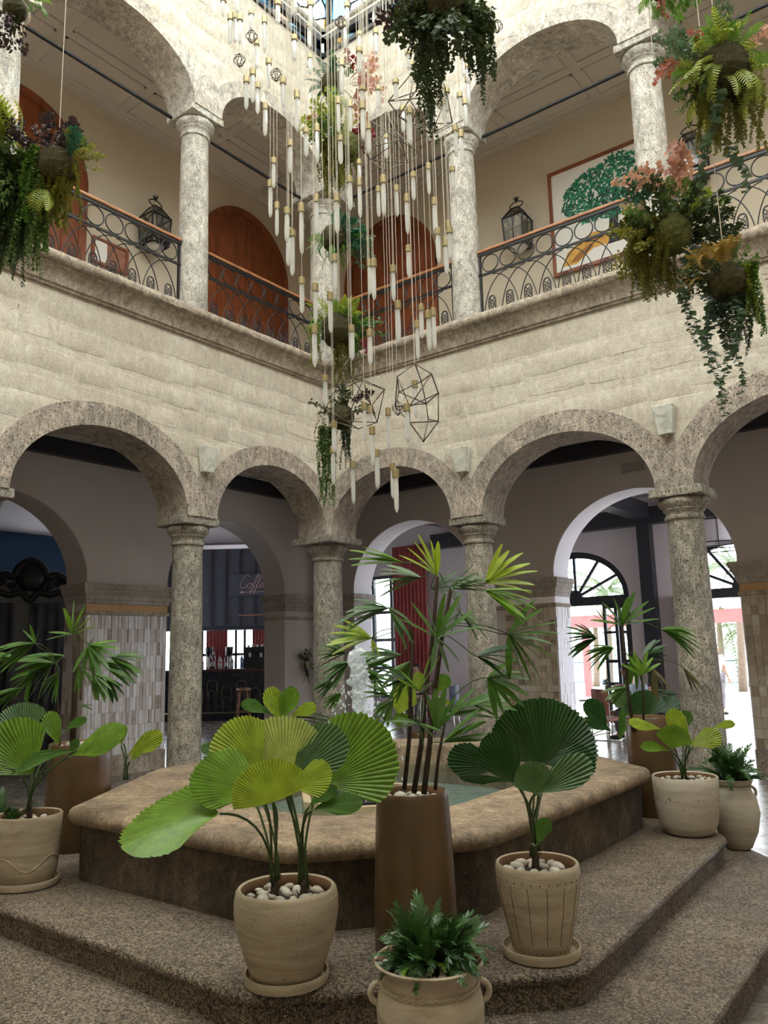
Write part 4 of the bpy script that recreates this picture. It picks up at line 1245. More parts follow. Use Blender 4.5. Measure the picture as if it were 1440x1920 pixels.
def dep(P): return (Vector(P) - CAM).dot(FW)
def rel(mb, root):
    l = root.location
    mb.v = [(p[0] - l.x, p[1] - l.y, p[2] - l.z) for p in mb.v]
    return mb
peb_me = []
_rg = random.Random(77)
for i in range(4):
    peb_me.append(MB().sphere((0, 0, 0), 1, 9, 6, (1, _rg.uniform(0.65, 0.85), _rg.uniform(0.5, 0.65)), 0.05, _rg).mesh('pebble', MAT['pebble'], 180))
def pebbles(c, R_, n, size, label, grp, seed, hole=0.035):
    rg = random.Random(seed); placed = []
    k = 0
    for tr_ in range(n * 40):
        if k >= n: break
        a = rg.uniform(0, 6.283); r_ = R_ * math.sqrt(rg.uniform(0, 1)) * 0.96
        s = size * rg.uniform(0.7, 1.25)
        if r_ > R_ - s * 0.9: continue
        x, y = c[0] + r_ * math.cos(a), c[1] + r_ * math.sin(a)
        if r_ < hole: continue
        if any((x - p[0]) ** 2 + (y - p[1]) ** 2 < (0.80 * (s + p[2])) ** 2 for p in placed): continue
        placed.append((x, y, s))
        o = link('pebble', rg.choice(peb_me), None, (x, y, c[2] + s * 0.42))
        o.scale = (s, s, s); o.rotation_euler = (rg.uniform(-0.25, 0.25), rg.uniform(-0.25, 0.25), rg.uniform(0, 6.28))
        tag(o, label, 'pebble', grp); k += 1

def pot(root, prof, mat, soil_z, soil_r, thick=0.018, n=44, wob=None, name='pot', rim=None):
    """outer profile from foot to rim; the inside runs back down to the soil"""
    (rt_, zt) = prof[-1]
    zi = zt - 0.02
    ro = next((a[0] + (b[0] - a[0]) * (zi - a[1]) / max(1e-6, b[1] - a[1]) for a, b in zip(prof, prof[1:]) if a[1] <= zi <= b[1]), rt_)
    inner = [(rt_ - thick * 0.35, zt + thick * 0.35), (rt_ - thick * 0.8, zt + thick * 0.1), (min(rt_, ro) - thick * 1.05, zi), (soil_r + 0.004, soil_z), (soil_r * 0.2, soil_z - 0.005)]
    MB().lathe(prof + inner[:2], n, cap=False, wob=wob).build(name, mat, root, 50)
    MB().lathe([inner[1]] + inner[2:], n, cap=False, wob=wob).build('pot_inside', MAT['pot_inside'], root, 60)
    MB().lathe([(soil_r + 0.003, soil_z - 0.012), (soil_r + 0.003, soil_z), (0.0, soil_z + 0.004)], n, cap=False).build('soil', MAT['soil'], root, 60)
    MB().lathe([(prof[0][0], prof[0][1] + 0.002), (0.0, prof[0][1] + 0.002)], n, cap=False).build('pot_foot', mat, root)

def saucer(loc, r, label, mat='pot_clay', h=0.045):
    o = MB().lathe([(r * 0.90, 0), (r * 0.97, 0.006), (r, h * 0.6), (r * 0.985, h), (r * 0.95, h), (r * 0.93, h * 0.55), (r * 0.88, 0.016), (0.0, 0.016)], 40).build('saucer', MAT[mat], None, 40, loc)
    tag(o, label, 'saucer')

def img_dir(deg, toward=0.0):
    """direction of the place that runs at this angle in the picture; toward > 0 leans to the viewer"""
    a = R(deg)
    return (RT * math.cos(a) + UP * math.sin(a) - FW * toward).normalized()

def fan_mesh(hub, m, nrm, L, spread, pleats, rg, droop=0.15, cup=0.15, fold=0.018, side=0.82):
    m = m.normalized(); nrm = (nrm - m * nrm.dot(m)).normalized(); b = nrm.cross(m)
    N = pleats * 2; rings = (0.03, 0.25, 0.5, 0.72, 0.9, 1.0)
    mb = MB(); vs_ = []
    sp = R(spread) / 2
    for i in range(N + 1):
        q = i / N * 2 - 1
        th = q * sp
        sd_ = 0.66 if spread < 75 else (0.76 if spread < 110 else 0.86)
        ll = L * (1 - (1 - sd_) * abs(q) ** 2.2) * (1 + rg.uniform(-0.015, 0.015))
        if i % 2: ll *= 1.0
        else: ll *= 0.968
        if abs(q) > 0.985: ll *= 0.9
        for r_ in rings:
            rr = r_ * ll
            z = (fold * 5.0 * (2 * sp / N) * rr * (1 if i % 2 else -1)) - droop * L * r_ ** 2.2 + cup * L * (q * q) * r_
            vs_.append(hub + m * (rr * math.cos(th)) + b * (rr * math.sin(th)) + nrm * z)
    k = len(rings)
    fs_ = [(i * k + j, i * k + j + 1, (i + 1) * k + j + 1, (i + 1) * k + j) for i in range(N) for j in range(k - 1)]
    return mb.add(vs_, fs_)

def stem_pts(base, hub, lead, n=9):
    base, hub = Vector(base), Vector(hub)
    c1 = base + Vector((0, 0, 1)) * (hub - base).length * 0.45
    c2 = hub - lead * (hub - base).length * 0.15
    pts = []
    for i in range(n):
        s = i / (n - 1)
        pts.append(base * (1 - s) ** 3 + c1 * 3 * s * (1 - s) ** 2 + c2 * 3 * s * s * (1 - s) + hub * s ** 3)
    return pts

def fan_palm(root, base, leaves, seed, d0=None, trunk=None, stem_r=0.0055):
    """leaves: (hub px x, hub px y, depth offset, picture angle, length px, spread, material[, lean, face])"""
    rg = random.Random(seed)
    d0 = d0 if d0 is not None else dep(base)
    for lf in leaves:
        x, y, do, deg, lp, spd, mk = lf[:7]
        lean = lf[7] if len(lf) > 7 else rg.uniform(-0.1, 0.45)
        face = lf[8] if len(lf) > 8 else 0.55
        d = d0 + do
        hub = atd(x, y, d)
        L = lp * d / F_PX * math.sqrt(1 + lean * lean)
        m = img_dir(deg, lean)
        nrm = (-FW * face + Vector((0, 0, 1)) * (1 - face))
        if abs(nrm.normalized().dot(m)) > 0.9: nrm = -FW
        ple = max(10, int(spd / 4.2))
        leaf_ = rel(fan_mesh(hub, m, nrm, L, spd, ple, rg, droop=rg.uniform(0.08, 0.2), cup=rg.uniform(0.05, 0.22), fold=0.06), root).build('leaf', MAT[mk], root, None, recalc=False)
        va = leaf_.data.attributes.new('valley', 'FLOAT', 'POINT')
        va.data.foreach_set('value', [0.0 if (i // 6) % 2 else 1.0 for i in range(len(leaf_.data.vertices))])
        b0 = Vector(base) + Vector((rg.uniform(-0.02, 0.02), rg.uniform(-0.02, 0.02), 0))
        if trunk: b0 = b0 + Vector((0, 0, trunk * rg.uniform(0.5, 1.0)))
        rel(MB().tube(stem_pts(b0, hub, m), [stem_r * 1.35] + [stem_r] * 7 + [stem_r * 0.8], 6), root).build('stem', MAT['stem_green'], leaf_, 180)
    if trunk:
        b = Vector(base)
        mb = MB().tube([b, b + Vector((0.004, 0, trunk * 0.5)), b + Vector((0, 0.004, trunk))], [0.022, 0.017, 0.010], 8)
        for i in range(14):
            z = rg.uniform(0, trunk); a = rg.uniform(0, 6.28)
            mb.tube([b + Vector((0.015 * math.cos(a), 0.015 * math.sin(a), z)), b + Vector((0.034 * math.cos(a), 0.034 * math.sin(a), z + 0.03))], [0.002, 0.0008], 4)
        rel(mb, root).build('trunk', MAT['cane_brown'], root, 180)

def leaflet(mb, o, d, nrm, L, w, droop, rg):
    d = d.normalized(); s = d.cross(nrm)
    if s.length < 1e-4: s = d.orthogonal()
    s.normalize(); n_ = s.cross(d).normalized()
    prof = ((0.0, 0.22), (0.15, 0.6), (0.38, 1.0), (0.65, 0.95), (0.88, 0.6), (1.0, 0.22))
    vs_ = []
    for (t_, ww) in prof:
        c = o + d * (L * t_) + Vector((0, 0, -1)) * (droop * L * t_ ** 2.0)
        vs_ += [c - s * (w * ww) + n_ * (w * 0.32 * ww), c, c + s * (w * ww) + n_ * (w * 0.32 * ww)]
    fs_ = []
    for i in range(len(prof) - 1):
        fs_ += [(i * 3, i * 3 + 1, i * 3 + 4, i * 3 + 3), (i * 3 + 1, i * 3 + 2, i * 3 + 5, i * 3 + 4)]
    mb.add(vs_, fs_)

def lady_palm(root, canes, leaves, seed, d0):
    """canes: list of pixel polylines with depth offset; leaves: (hub x, y, depth offset, angle, length px, spread, count, material[, droop])"""
    rg = random.Random(seed)
    tops = []
    for (pts, do, rad) in canes:
        P = [atd(x, y, d0 + do) for x, y in pts]
        rel(MB().tube(P, [rad * (1 - 0.35 * i / max(1, len(P) - 1)) for i in range(len(P))], 8), root).build('cane', MAT['cane_brown'], root, 180)
        tops += P[1:]
    for lf in leaves:
        x, y, do, deg, lp, spd, cnt, mk = lf[:8]
        dr = lf[8] if len(lf) > 8 else rg.uniform(0.05, 0.25)
        d = d0 + do
        hub = atd(x, y, d)
        lean0 = rg.uniform(-0.35, 0.45)
        mb = MB()
        cnt = cnt + (1 if cnt >= 4 else 0)
        for i in range(cnt):
            q = (i / (cnt - 1) * 2 - 1) if cnt > 1 else 0
            ang = deg + q * spd / 2 + rg.uniform(-3, 3)
            lean = lean0 + rg.uniform(-0.25, 0.25)
            L = lp * d / F_PX * rg.uniform(0.85, 1.08) * (1 - 0.12 * abs(q))
            m = img_dir(ang, lean)
            nrm = -FW * rg.uniform(0.3, 0.7) + Vector((0, 0, 1))
            leaflet(mb, hub, m, nrm, L, rg.uniform(0.07, 0.115) * L * (0.78 if lp > 90 else 0.98) , dr, rg)
        leaf_ = rel(mb, root).build('leaf', MAT[mk], root, 180, recalc=False)
        near = min(tops, key=lambda p: (p - hub).length)
        rel(MB().tube(stem_pts(near, hub, img_dir(deg, lean0), 7), 0.0026, 5), root).build('stem', MAT['stem_green'], leaf_, 180)

# lobed fern fronds
def frond_mesh(L, w, n, arch, lob=0.55, seed=0, twist=0.0):
    rg = random.Random(seed); mb = MB(); pts = []
    for i in range(n + 1):
        s = i / n
        pts.append(Vector((L * (s * math.cos(arch * s * 0.7)), 0.02 * L * math.sin(4 * s + seed), L * (0.9 * math.sin(arch) * s - arch * 0.75 * s * s))))
    for i in range(n):
        a, b = pts[i], pts[i + 1]
        s = (i + 0.5) / n
        env = math.sin(math.pi * (0.12 + 0.86 * s)) ** 0.7
        for sg in (-1, 1):
            ww = w * env * rg.uniform(0.8, 1.15)
            out = Vector((0.45 * ww, sg * ww, rg.uniform(-0.25, 0.15) * ww))
            mb.add([a, b, b + out * 0.9 + (b - a) * 0.4, a + out * 0.75 + (b - a) * 0.6], [(0, 1, 2, 3)])
        mb.add([a + Vector((0, -w * 0.16, 0)), a + Vector((0, w * 0.16, 0)), b + Vector((0, w * 0.16, 0)), b + Vector((0, -w * 0.16, 0))], [(0, 1, 2, 3)])
    return mb
fern_me = [frond_mesh(1.0, 0.14, 9, a, seed=k).mesh('frond', MAT['leaf_fern'], None, False) for k, a in enumerate((0.5, 0.9, 1.2, 0.7))]
fern_me_b = frond_mesh(1.0, 0.15, 8, 0.9, seed=9).mesh('frond', MAT['leaf_bright'], None, False)
def fern(root, n, size, seed, z0, spread=0.10, bright=2, up=0.4):
    rg = random.Random(seed)
    for i in range(n):
        a = rg.uniform(0, 6.283); s = size * rg.uniform(0.55, 1.15)
        me = fern_me_b if i < bright else rg.choice(fern_me)
        r_ = spread * math.sqrt(rg.random())
        M_ = Matrix.Translation((r_ * math.cos(a), r_ * math.sin(a), z0)) @ Matrix.Rotation(a, 4, 'Z') @ Matrix.Rotation(-rg.uniform(-0.25, 0.9 + up), 4, 'Y') @ Matrix.Rotation(rg.uniform(-0.6, 0.6), 4, 'X') @ Matrix.Scale(s, 4)
        link('frond', me, root, mat=M_)

# ---- 1: bowl pot with the large pale fan palm, front left
P1 = Vector((5.87, -6.96, Z1)); d1 = dep(P1); k1 = d1 / F_PX
saucer((P1.x, P1.y, Z1), 80 * k1, 'clay saucer under the big bowl pot at the front left')
r1 = empty('potted_palm', (P1.x, P1.y, Z1 + 0.016), 0, 'large fan palm with lime and green pleated leaves in smooth clay bowl pot, front left', 'potted plant')
H1_ = 0.355
rr = 99 * k1
pf = [(rr * 0.60, 0), (rr * 0.66, 0.012), (rr * 0.78, H1_ * 0.22), (rr * 0.93, H1_ * 0.5), (rr * 1.0, H1_ * 0.75), (rr * 0.995, H1_ * 0.9), (rr * 0.965, H1_ * 0.985), (rr * 0.95, H1_)]
pot(r1, pf, MAT['pot_clay'], H1_ - 0.05, rr * 0.88, 0.022)
pebbles((P1.x, P1.y, Z1 + 0.016 + H1_ - 0.05), rr * 0.87, 44, 0.029, 'rounded pale pebble in the big bowl pot at the front left', 'pebbles in the front left bowl pot', 1)
b1 = (P1.x - 0.055, P1.y - 0.02, Z1 + 0.016 + H1_ - 0.055)
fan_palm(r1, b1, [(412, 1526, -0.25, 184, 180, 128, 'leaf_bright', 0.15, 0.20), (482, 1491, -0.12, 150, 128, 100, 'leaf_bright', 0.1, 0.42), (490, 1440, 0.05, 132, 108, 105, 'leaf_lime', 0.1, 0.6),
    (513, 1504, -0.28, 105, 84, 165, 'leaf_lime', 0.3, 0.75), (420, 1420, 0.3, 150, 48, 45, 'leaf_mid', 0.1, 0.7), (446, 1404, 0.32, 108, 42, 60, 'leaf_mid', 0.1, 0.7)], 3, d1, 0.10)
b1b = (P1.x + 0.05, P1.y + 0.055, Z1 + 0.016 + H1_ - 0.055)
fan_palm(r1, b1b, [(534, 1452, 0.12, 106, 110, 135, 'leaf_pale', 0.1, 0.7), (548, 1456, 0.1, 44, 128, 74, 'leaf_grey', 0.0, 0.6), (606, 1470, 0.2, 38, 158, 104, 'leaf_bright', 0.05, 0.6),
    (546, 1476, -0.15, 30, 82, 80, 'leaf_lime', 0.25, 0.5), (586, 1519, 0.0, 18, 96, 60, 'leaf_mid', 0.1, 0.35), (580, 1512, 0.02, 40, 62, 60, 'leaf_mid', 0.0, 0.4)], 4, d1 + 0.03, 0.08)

# ---- 2: tall bronze planter with the lady palm in the middle
P2 = Vector((6.12, -6.36, Z1)); d2 = dep(P2); k2 = d2 / F_PX
r2 = empty('potted_palm', P2, 0, 'tall lady palm with many fingered leaves in a tall bronze planter', 'potted plant')
H2 = 0.70; ra = 70 * k2; rb = 78 * k2
pot(r2, [(rb * 0.97, 0), (rb, 0.01), (rb * 0.99, 0.25), (ra * 1.06, 0.45), (ra * 1.02, 0.60), (ra * 0.99, H2 - 0.02), (ra * 0.975, H2)], MAT['pot_bronze'], H2 - 0.045, ra * 0.88, 0.016, 56)
pebbles((P2.x, P2.y, P2.z + H2 - 0.045), ra * 0.86, 26, 0.032, 'white cobble around the canes in the tall bronze planter', 'cobbles in the middle bronze planter', 2, 0.02)
lady_palm(r2, [([(758, 1480), (768, 1380), (770, 1290), (774, 1200)], 0.02, 0.011), ([(776, 1486), (790, 1395), (795, 1320), (812, 1190), (820, 1082)], 0.0, 0.013), ([(795, 1488), (805, 1400), (815, 1300), (828, 1200), (845, 1106)], -0.03, 0.014), ([(816, 1480), (822, 1420), (835, 1350)], 0.05, 0.009)],
    [(819, 1080, -0.1, 118, 92, 60, 5, 'leaf_lime'), (911, 1094, 0.1, 34, 108, 75, 6, 'leaf_lime'), (755, 1055, 0.1, 166, 105, 22, 4, 'leaf_bright', 0.05), (789, 1083, 0.2, 176, 98, 45, 5, 'leaf_grey', 0.1), (729, 1141, -0.15, 176, 98, 46, 6, 'leaf_grey', 0.2),
     (729, 1141, -0.15, 318, 72, 40, 3, 'leaf_grey', 0.3), (697, 1197, -0.1, 168, 88, 55, 5, 'leaf_lime', 0.1), (697, 1197, -0.1, 285, 36, 20, 2, 'leaf_lime', 0.1), (819, 1196, -0.2, 82, 92, 135, 6, 'leaf_mid', 0.0), (819, 1196, -0.2, 290, 62, 60, 3, 'leaf_grey', 0.2),
     (954, 1190, 0.0, 20, 100, 80, 5, 'leaf_mid', 0.1), (954, 1190, 0.0, -40, 98, 90, 7, 'leaf_mid', 0.15), (914, 1271, 0.1, -18, 78, 120, 7, 'leaf_mid', 0.15), (894, 1231, -0.05, -5, 78, 60, 5, 'leaf_dark', 0.15), (787, 1296, -0.25, 142, 66, 15, 2, 'leaf_bright', 0.0), (787, 1296, -0.25, 70, 92, 16, 2, 'leaf_bright', 0.0),
     (818, 1370, -0.15, 76, 80, 62, 4, 'leaf_mid', 0.0), (785, 1357, -0.2, 172, 64, 30, 3, 'leaf_mid', 0.1), (785, 1357, -0.2, -45, 56, 60, 3, 'leaf_mid', 0.1), (842, 1342, 0.1, 28, 96, 46, 4, 'leaf_mid', 0.1), (832, 1392, 0.0, 22, 108, 34, 4, 'leaf_mid', 0.05),
     (752, 1228, 0.05, 178, 86, 40, 5, 'leaf_grey', 0.05), (728, 1305, 0.1, 150, 60, 50, 4, 'leaf_mid', 0.1), (737, 1312, 0.1, 225, 50, 60, 4, 'leaf_mid', 0.2), (909, 1107, 0.0, -16, 98, 46, 5, 'leaf_bright', 0.1), (845, 1104, 0.15, 24, 80, 50, 5, 'leaf_grey', 0.05),
     (862, 1150, -0.1, 215, 46, 60, 3, 'leaf_grey', 0.2), (862, 1150, -0.1, -30, 60, 40, 3, 'leaf_grey', 0.3), (770, 1240, 0.1, 235, 80, 60, 4, 'leaf_mid', 0.1), (880, 1320, 0.15, 5, 90, 50, 5, 'leaf_mid', 0.15), (810, 1105, 0.1, 20, 66, 70, 5, 'leaf_grey', 0.1), (765, 1275, 0.0, 170, 64, 50, 4, 'leaf_dark', 0.1)], 21, d2)

# ---- 3: urn with handles and a dark fern, in front
P3 = Vector((6.60, -6.86, Z2)); P3 = Vector((6.62, -6.98, Z2)); d3 = dep(P3); k3 = d3 / F_PX
r3 = empty('potted_fern', P3, 0, 'dark crinkled fern in a two-handled clay urn in front of the fountain', 'potted plant')
R3 = 104 * k3; H3 = 0.40
pf = [(R3 * 0.62, 0), (R3 * 0.68, 0.01), (R3 * 0.86, H3 * 0.25), (R3 * 0.97, H3 * 0.48), (R3 * 0.99, H3 * 0.62), (R3 * 0.93, H3 * 0.76), (R3 * 0.85, H3 * 0.84), (R3 * 0.84, H3 * 0.89), (R3 * 0.92, H3 * 0.95), (R3 * 1.0, H3 * 0.985), (R3 * 1.02, H3)]
pot(r3, pf, MAT['pot_clay'], H3 - 0.03, R3 * 0.82, 0.016)
rope = MB()
for s in (0, math.pi):
    rope.tube([((R3 * 0.865 + 0.005) * math.cos(2 * math.pi * i / 90) , (R3 * 0.865 + 0.005) * math.sin(2 * math.pi * i / 90), H3 * 0.80 + 0.006 * math.cos(22 * 2 * math.pi * i / 90 + s)) for i in range(90)], 0.007, 5, closed=True)
rope.build('rope_band', MAT['pot_clay'], r3, 180)
hv = Vector((RT.x, RT.y, 0)).normalized()
for s in (-1, 1):
    pts = []
    for i in range(11):
        a = -math.pi / 2 + math.pi * i / 10
        q = hv * s * (R3 * 0.90 + 0.038 * math.cos(a)) + Vector((0, 0, H3 * 0.72 + 0.036 * math.sin(a)))
        pts.append(q)
    MB().tube(pts, 0.012, 8).build('handle', MAT['pot_clay'], r3, 180)
pebbles((P3.x, P3.y, P3.z + H3 - 0.028), R3 * 0.88, 44, 0.023, 'rounded pebble on the soil of the two-handled urn in front', 'pebbles in the front urn', 3, 0.05)
fern(r3, 110, 0.225, 5, H3 - 0.01, 0.085, 6, 0.5)
link('frond', fern_me[0], r3, mat=Matrix.Translation((0, 0, H3)) @ (Matrix((tuple(img_dir(118, 0.1)), tuple(img_dir(28, 0.0)), tuple(-FW))).transposed().to_4x4()) @ Matrix.Scale(0.27, 4))

# ---- 4: clay pot with stitched cracks and a dark fan palm
P4 = Vector((6.625, -6.10, Z1)); d4 = dep(P4); k4 = d4 / F_PX
saucer((P4.x, P4.y, Z1), 74 * k4, 'clay saucer under the cracked clay pot at the front right')
r4 = empty('potted_palm', (P4.x, P4.y, Z1 + 0.016), 0, 'dark green fan palm in a clay pot with lines of cracks and dots', 'potted plant')
R4 = 80 * k4; H4 = 0.375
pf4 = [(R4 * 0.62, 0), (R4 * 0.66, 0.01), (R4 * 0.76, H4 * 0.25), (R4 * 0.88, H4 * 0.5), (R4 * 0.97, H4 * 0.75), (R4 * 0.995, H4 * 0.92), (R4 * 0.98, H4)]
pot(r4, pf4, MAT['pot_clay'], H4 - 0.045, R4 * 0.88, 0.018)
ck = MB(); rg = random.Random(8)
def prof_r(pf, z):
    for (ra_, za), (rb_, zb) in zip(pf, pf[1:]):
        if za <= z <= zb: return ra_ + (rb_ - ra_) * (z - za) / max(1e-6, zb - za)
    return pf[-1][0]
for i in range(14):
    a = i * 6.283 / 14
    pts = []
    for s in range(9):
        z = H4 * (0.16 + 0.66 * s / 8); r_ = prof_r(pf4, z) + 0.0004; aa = a + rg.uniform(-0.012, 0.012)
        pts.append((r_ * math.cos(aa), r_ * math.sin(aa), z))
    ck.tube(pts, 0.0014, 4)
for zz in (0.07, 0.86):
    for i in range(30):
        a = i * 6.283 / 30; r_ = prof_r(pf4, H4 * zz)
        ck.sphere((r_ * math.cos(a), r_ * math.sin(a), H4 * zz), 0.0036, 6, 4)
ck.build('crack_lines', MAT['crack'], r4, 180)
pebbles((P4.x, P4.y, Z1 + 0.016 + H4 - 0.045), R4 * 0.87, 26, 0.034, 'large pale pebble in the cracked clay pot at the front right', 'pebbles in the cracked clay pot', 4, 0.05)
b4 = (P4.x - 0.01, P4.y, Z1 + 0.016 + H4 - 0.065)
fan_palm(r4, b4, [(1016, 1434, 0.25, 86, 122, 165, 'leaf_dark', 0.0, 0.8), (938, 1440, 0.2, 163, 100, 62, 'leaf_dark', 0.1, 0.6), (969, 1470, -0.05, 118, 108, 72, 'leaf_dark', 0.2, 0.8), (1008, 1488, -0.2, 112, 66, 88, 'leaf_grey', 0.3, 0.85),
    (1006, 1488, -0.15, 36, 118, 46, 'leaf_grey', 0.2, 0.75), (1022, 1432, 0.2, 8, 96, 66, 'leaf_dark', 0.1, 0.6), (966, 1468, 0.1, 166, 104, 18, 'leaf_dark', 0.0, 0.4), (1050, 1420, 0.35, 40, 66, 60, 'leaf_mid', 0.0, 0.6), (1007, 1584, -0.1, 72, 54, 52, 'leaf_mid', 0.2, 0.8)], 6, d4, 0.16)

# ---- 5: cream pot with a small lime fan palm, right
P5 = Vector((6.45, -3.37, Z1)); d5 = dep(P5); k5 = d5 / F_PX
r5 = empty('potted_palm', P5, 0, 'small lime green fan palm in a rust-speckled cream pot at the right', 'potted plant')
R5 = 60 * k5; H5 = 0.40
pf5 = [(R5 * 0.60, 0), (R5 * 0.74, 0.012), (R5 * 0.88, H5 * 0.2), (R5 * 0.95, H5 * 0.5), (R5 * 0.985, H5 * 0.8), (R5 * 1.0, H5)]
pot(r5, pf5, MAT['pot_cream'], H5 - 0.035, R5 * 0.9, 0.022)
rs = MB(); rg = random.Random(3)
for i in range(90):
    a = rg.uniform(0, 6.283); z = H5 * (rg.gauss(0.66, 0.02) if i < 55 else rg.uniform(0.42, 0.62)); r_ = prof_r(pf5, z)
    rs.sphere((r_ * math.cos(a), r_ * math.sin(a), z), rg.uniform(0.0025, 0.006), 5, 4, (1, 1, 0.6))
plain('rust', (0.25, 0.10, 0.04), 0.9, var=0.3)
o = rs.build('rust_specks', MAT['rust'], r5, 180); o['kind'] = 'stuff'
pebbles((P5.x, P5.y, Z1 + H5 - 0.035), R5 * 0.9, 34, 0.023, 'small white pebble in the cream pot at the right', 'pebbles in the cream pot', 5, 0.03)
b5 = (P5.x, P5.y, Z1 + H5 - 0.035)
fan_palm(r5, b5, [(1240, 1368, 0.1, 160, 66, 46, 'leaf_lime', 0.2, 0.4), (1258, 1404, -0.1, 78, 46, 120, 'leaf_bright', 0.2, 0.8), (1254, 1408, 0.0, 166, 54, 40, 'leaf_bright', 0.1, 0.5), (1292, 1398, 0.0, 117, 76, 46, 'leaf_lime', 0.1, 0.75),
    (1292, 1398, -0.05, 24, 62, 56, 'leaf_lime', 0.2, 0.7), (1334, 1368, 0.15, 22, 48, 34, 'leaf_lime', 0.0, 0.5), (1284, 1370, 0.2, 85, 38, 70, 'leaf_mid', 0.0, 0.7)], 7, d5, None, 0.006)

# ---- 6: small urn with fern, far right
P6 = Vector((6.67, -2.93, Z2)); d6 = dep(P6); k6 = d6 / F_PX
r6 = empty('potted_fern', P6, 0, 'dark trailing fern in a small pale urn behind the cream pot', 'potted plant')
R6 = 43 * k6; H6 = 0.50
pot(r6, [(R6 * 0.45, 0), (R6 * 0.55, 0.01), (R6 * 0.85, H6 * 0.25), (R6 * 1.0, H6 * 0.52), (R6 * 0.92, H6 * 0.72), (R6 * 0.72, H6 * 0.86), (R6 * 0.70, H6 * 0.9), (R6 * 0.84, H6)], MAT['pot_cream'], H6 - 0.03, R6 * 0.72, 0.014, 32)
for s in (-1, 1):
    pts = []
    for i in range(9):
        a = -math.pi / 2 + math.pi * i / 8
        q = Vector((math.cos(0.9), math.sin(0.9), 0)) * s * (R6 * 0.86 + 0.045 * math.cos(a)) + Vector((0, 0, H6 * 0.78 + 0.045 * math.sin(a)))
        pts.append(q)
    MB().tube(pts, 0.012, 7).build('handle', MAT['pot_cream'], r6, 180)
fern(r6, 60, 0.30, 15, H6 - 0.01, 0.07, 0, 0.5)

# ---- 7: bronze planter with lady palm, right behind
P7 = Vector((6.02, -2.80, Z1)); d7 = dep(P7); k7 = d7 / F_PX
r7 = empty('potted_palm', P7, 0, 'lady palm in a bronze planter behind the right corner of the fountain', 'potted plant')
R7 = 45 * k7; H7 = 0.77
pot(r7, [(R7 * 1.03, 0), (R7 * 1.04, 0.01), (R7 * 1.03, 0.3), (R7 * 1.0, 0.6), (R7 * 0.98, H7)], MAT['pot_bronze'], H7 - 0.05, R7 * 0.86, 0.018, 40)
pebbles((P7.x, P7.y, P7.z + H7 - 0.05), R7 * 0.85, 10, 0.04, 'white cobble in the bronze planter behind the right fountain corner', 'cobbles in the right bronze planter', 6)
lady_palm(r7, [([(1188, 1372), (1178, 1300), (1172, 1230), (1167, 1172)], 0.0, 0.016), ([(1207, 1374), (1206, 1310), (1203, 1262)], -0.03, 0.012)],
    [(1167, 1173, -0.1, 92, 72, 150, 8, 'leaf_mid', 0.05), (1118, 1197, 0.0, 172, 62, 80, 8, 'leaf_dark', 0.15), (1240, 1180, 0.1, -14, 84, 40, 6, 'leaf_mid', 0.25), (1203, 1266, -0.2, 90, 52, 120, 5, 'leaf_bright', 0.05), (1205, 1230, 0.1, 20, 60, 60, 5, 'leaf_dark', 0.1),
     (1225, 1255, 0.0, -70, 55, 40, 4, 'leaf_dry', 0.1), (1281, 1252, 0.1, -58, 62, 24, 4, 'leaf_dry', 0.0), (1150, 1215, 0.0, 200, 60, 60, 6, 'leaf_mid', 0.2), (1190, 1225, 0.0, -80, 66, 50, 5, 'leaf_mid', 0.1), (1268, 1303, 0.2, 178, 50, 30, 3, 'leaf_dark', 0.1), (1135, 1168, 0.1, 130, 40, 60, 4, 'leaf_mid', 0.0), (1175, 1290, 0.1, 190, 50, 50, 4, 'leaf_mid', 0.2)], 22, d7)

# ---- 8: dark fan palm further behind that planter
P8 = Vector((4.5, -0.75, 0)); d8 = dep(P8); k8 = d8 / F_PX
r8 = empty('potted_palm', P8, 0, 'dark fan palm standing on the arcade floor between fountain and dining tables', 'potted plant')
pot(r8, [(0.16, 0), (0.18, 0.01), (0.21, 0.3), (0.20, 0.42)], MAT['pot_bronze'], 0.38, 0.17, 0.018, 28)
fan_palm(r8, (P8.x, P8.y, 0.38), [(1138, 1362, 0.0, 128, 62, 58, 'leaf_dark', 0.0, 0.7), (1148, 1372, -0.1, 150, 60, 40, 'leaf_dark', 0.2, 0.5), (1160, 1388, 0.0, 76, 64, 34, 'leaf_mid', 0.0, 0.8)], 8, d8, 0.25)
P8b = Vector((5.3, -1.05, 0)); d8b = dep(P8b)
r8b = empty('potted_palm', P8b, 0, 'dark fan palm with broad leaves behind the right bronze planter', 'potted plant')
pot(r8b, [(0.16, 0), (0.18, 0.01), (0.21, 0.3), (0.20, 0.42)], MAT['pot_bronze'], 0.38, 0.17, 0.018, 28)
fan_palm(r8b, (P8b.x, P8b.y, 0.38), [(1212, 1344, 0.0, 95, 50, 150, 'leaf_dark', 0.0, 0.8), (1185, 1330, 0.2, 130, 44, 80, 'leaf_grey', 0.0, 0.8), (1235, 1336, 0.1, 40, 46, 90, 'leaf_dark', 0.0, 0.8), (1222, 1366, -0.1, 10, 40, 70, 'leaf_mid', 0.1, 0.7)], 9, d8b, 0.2)

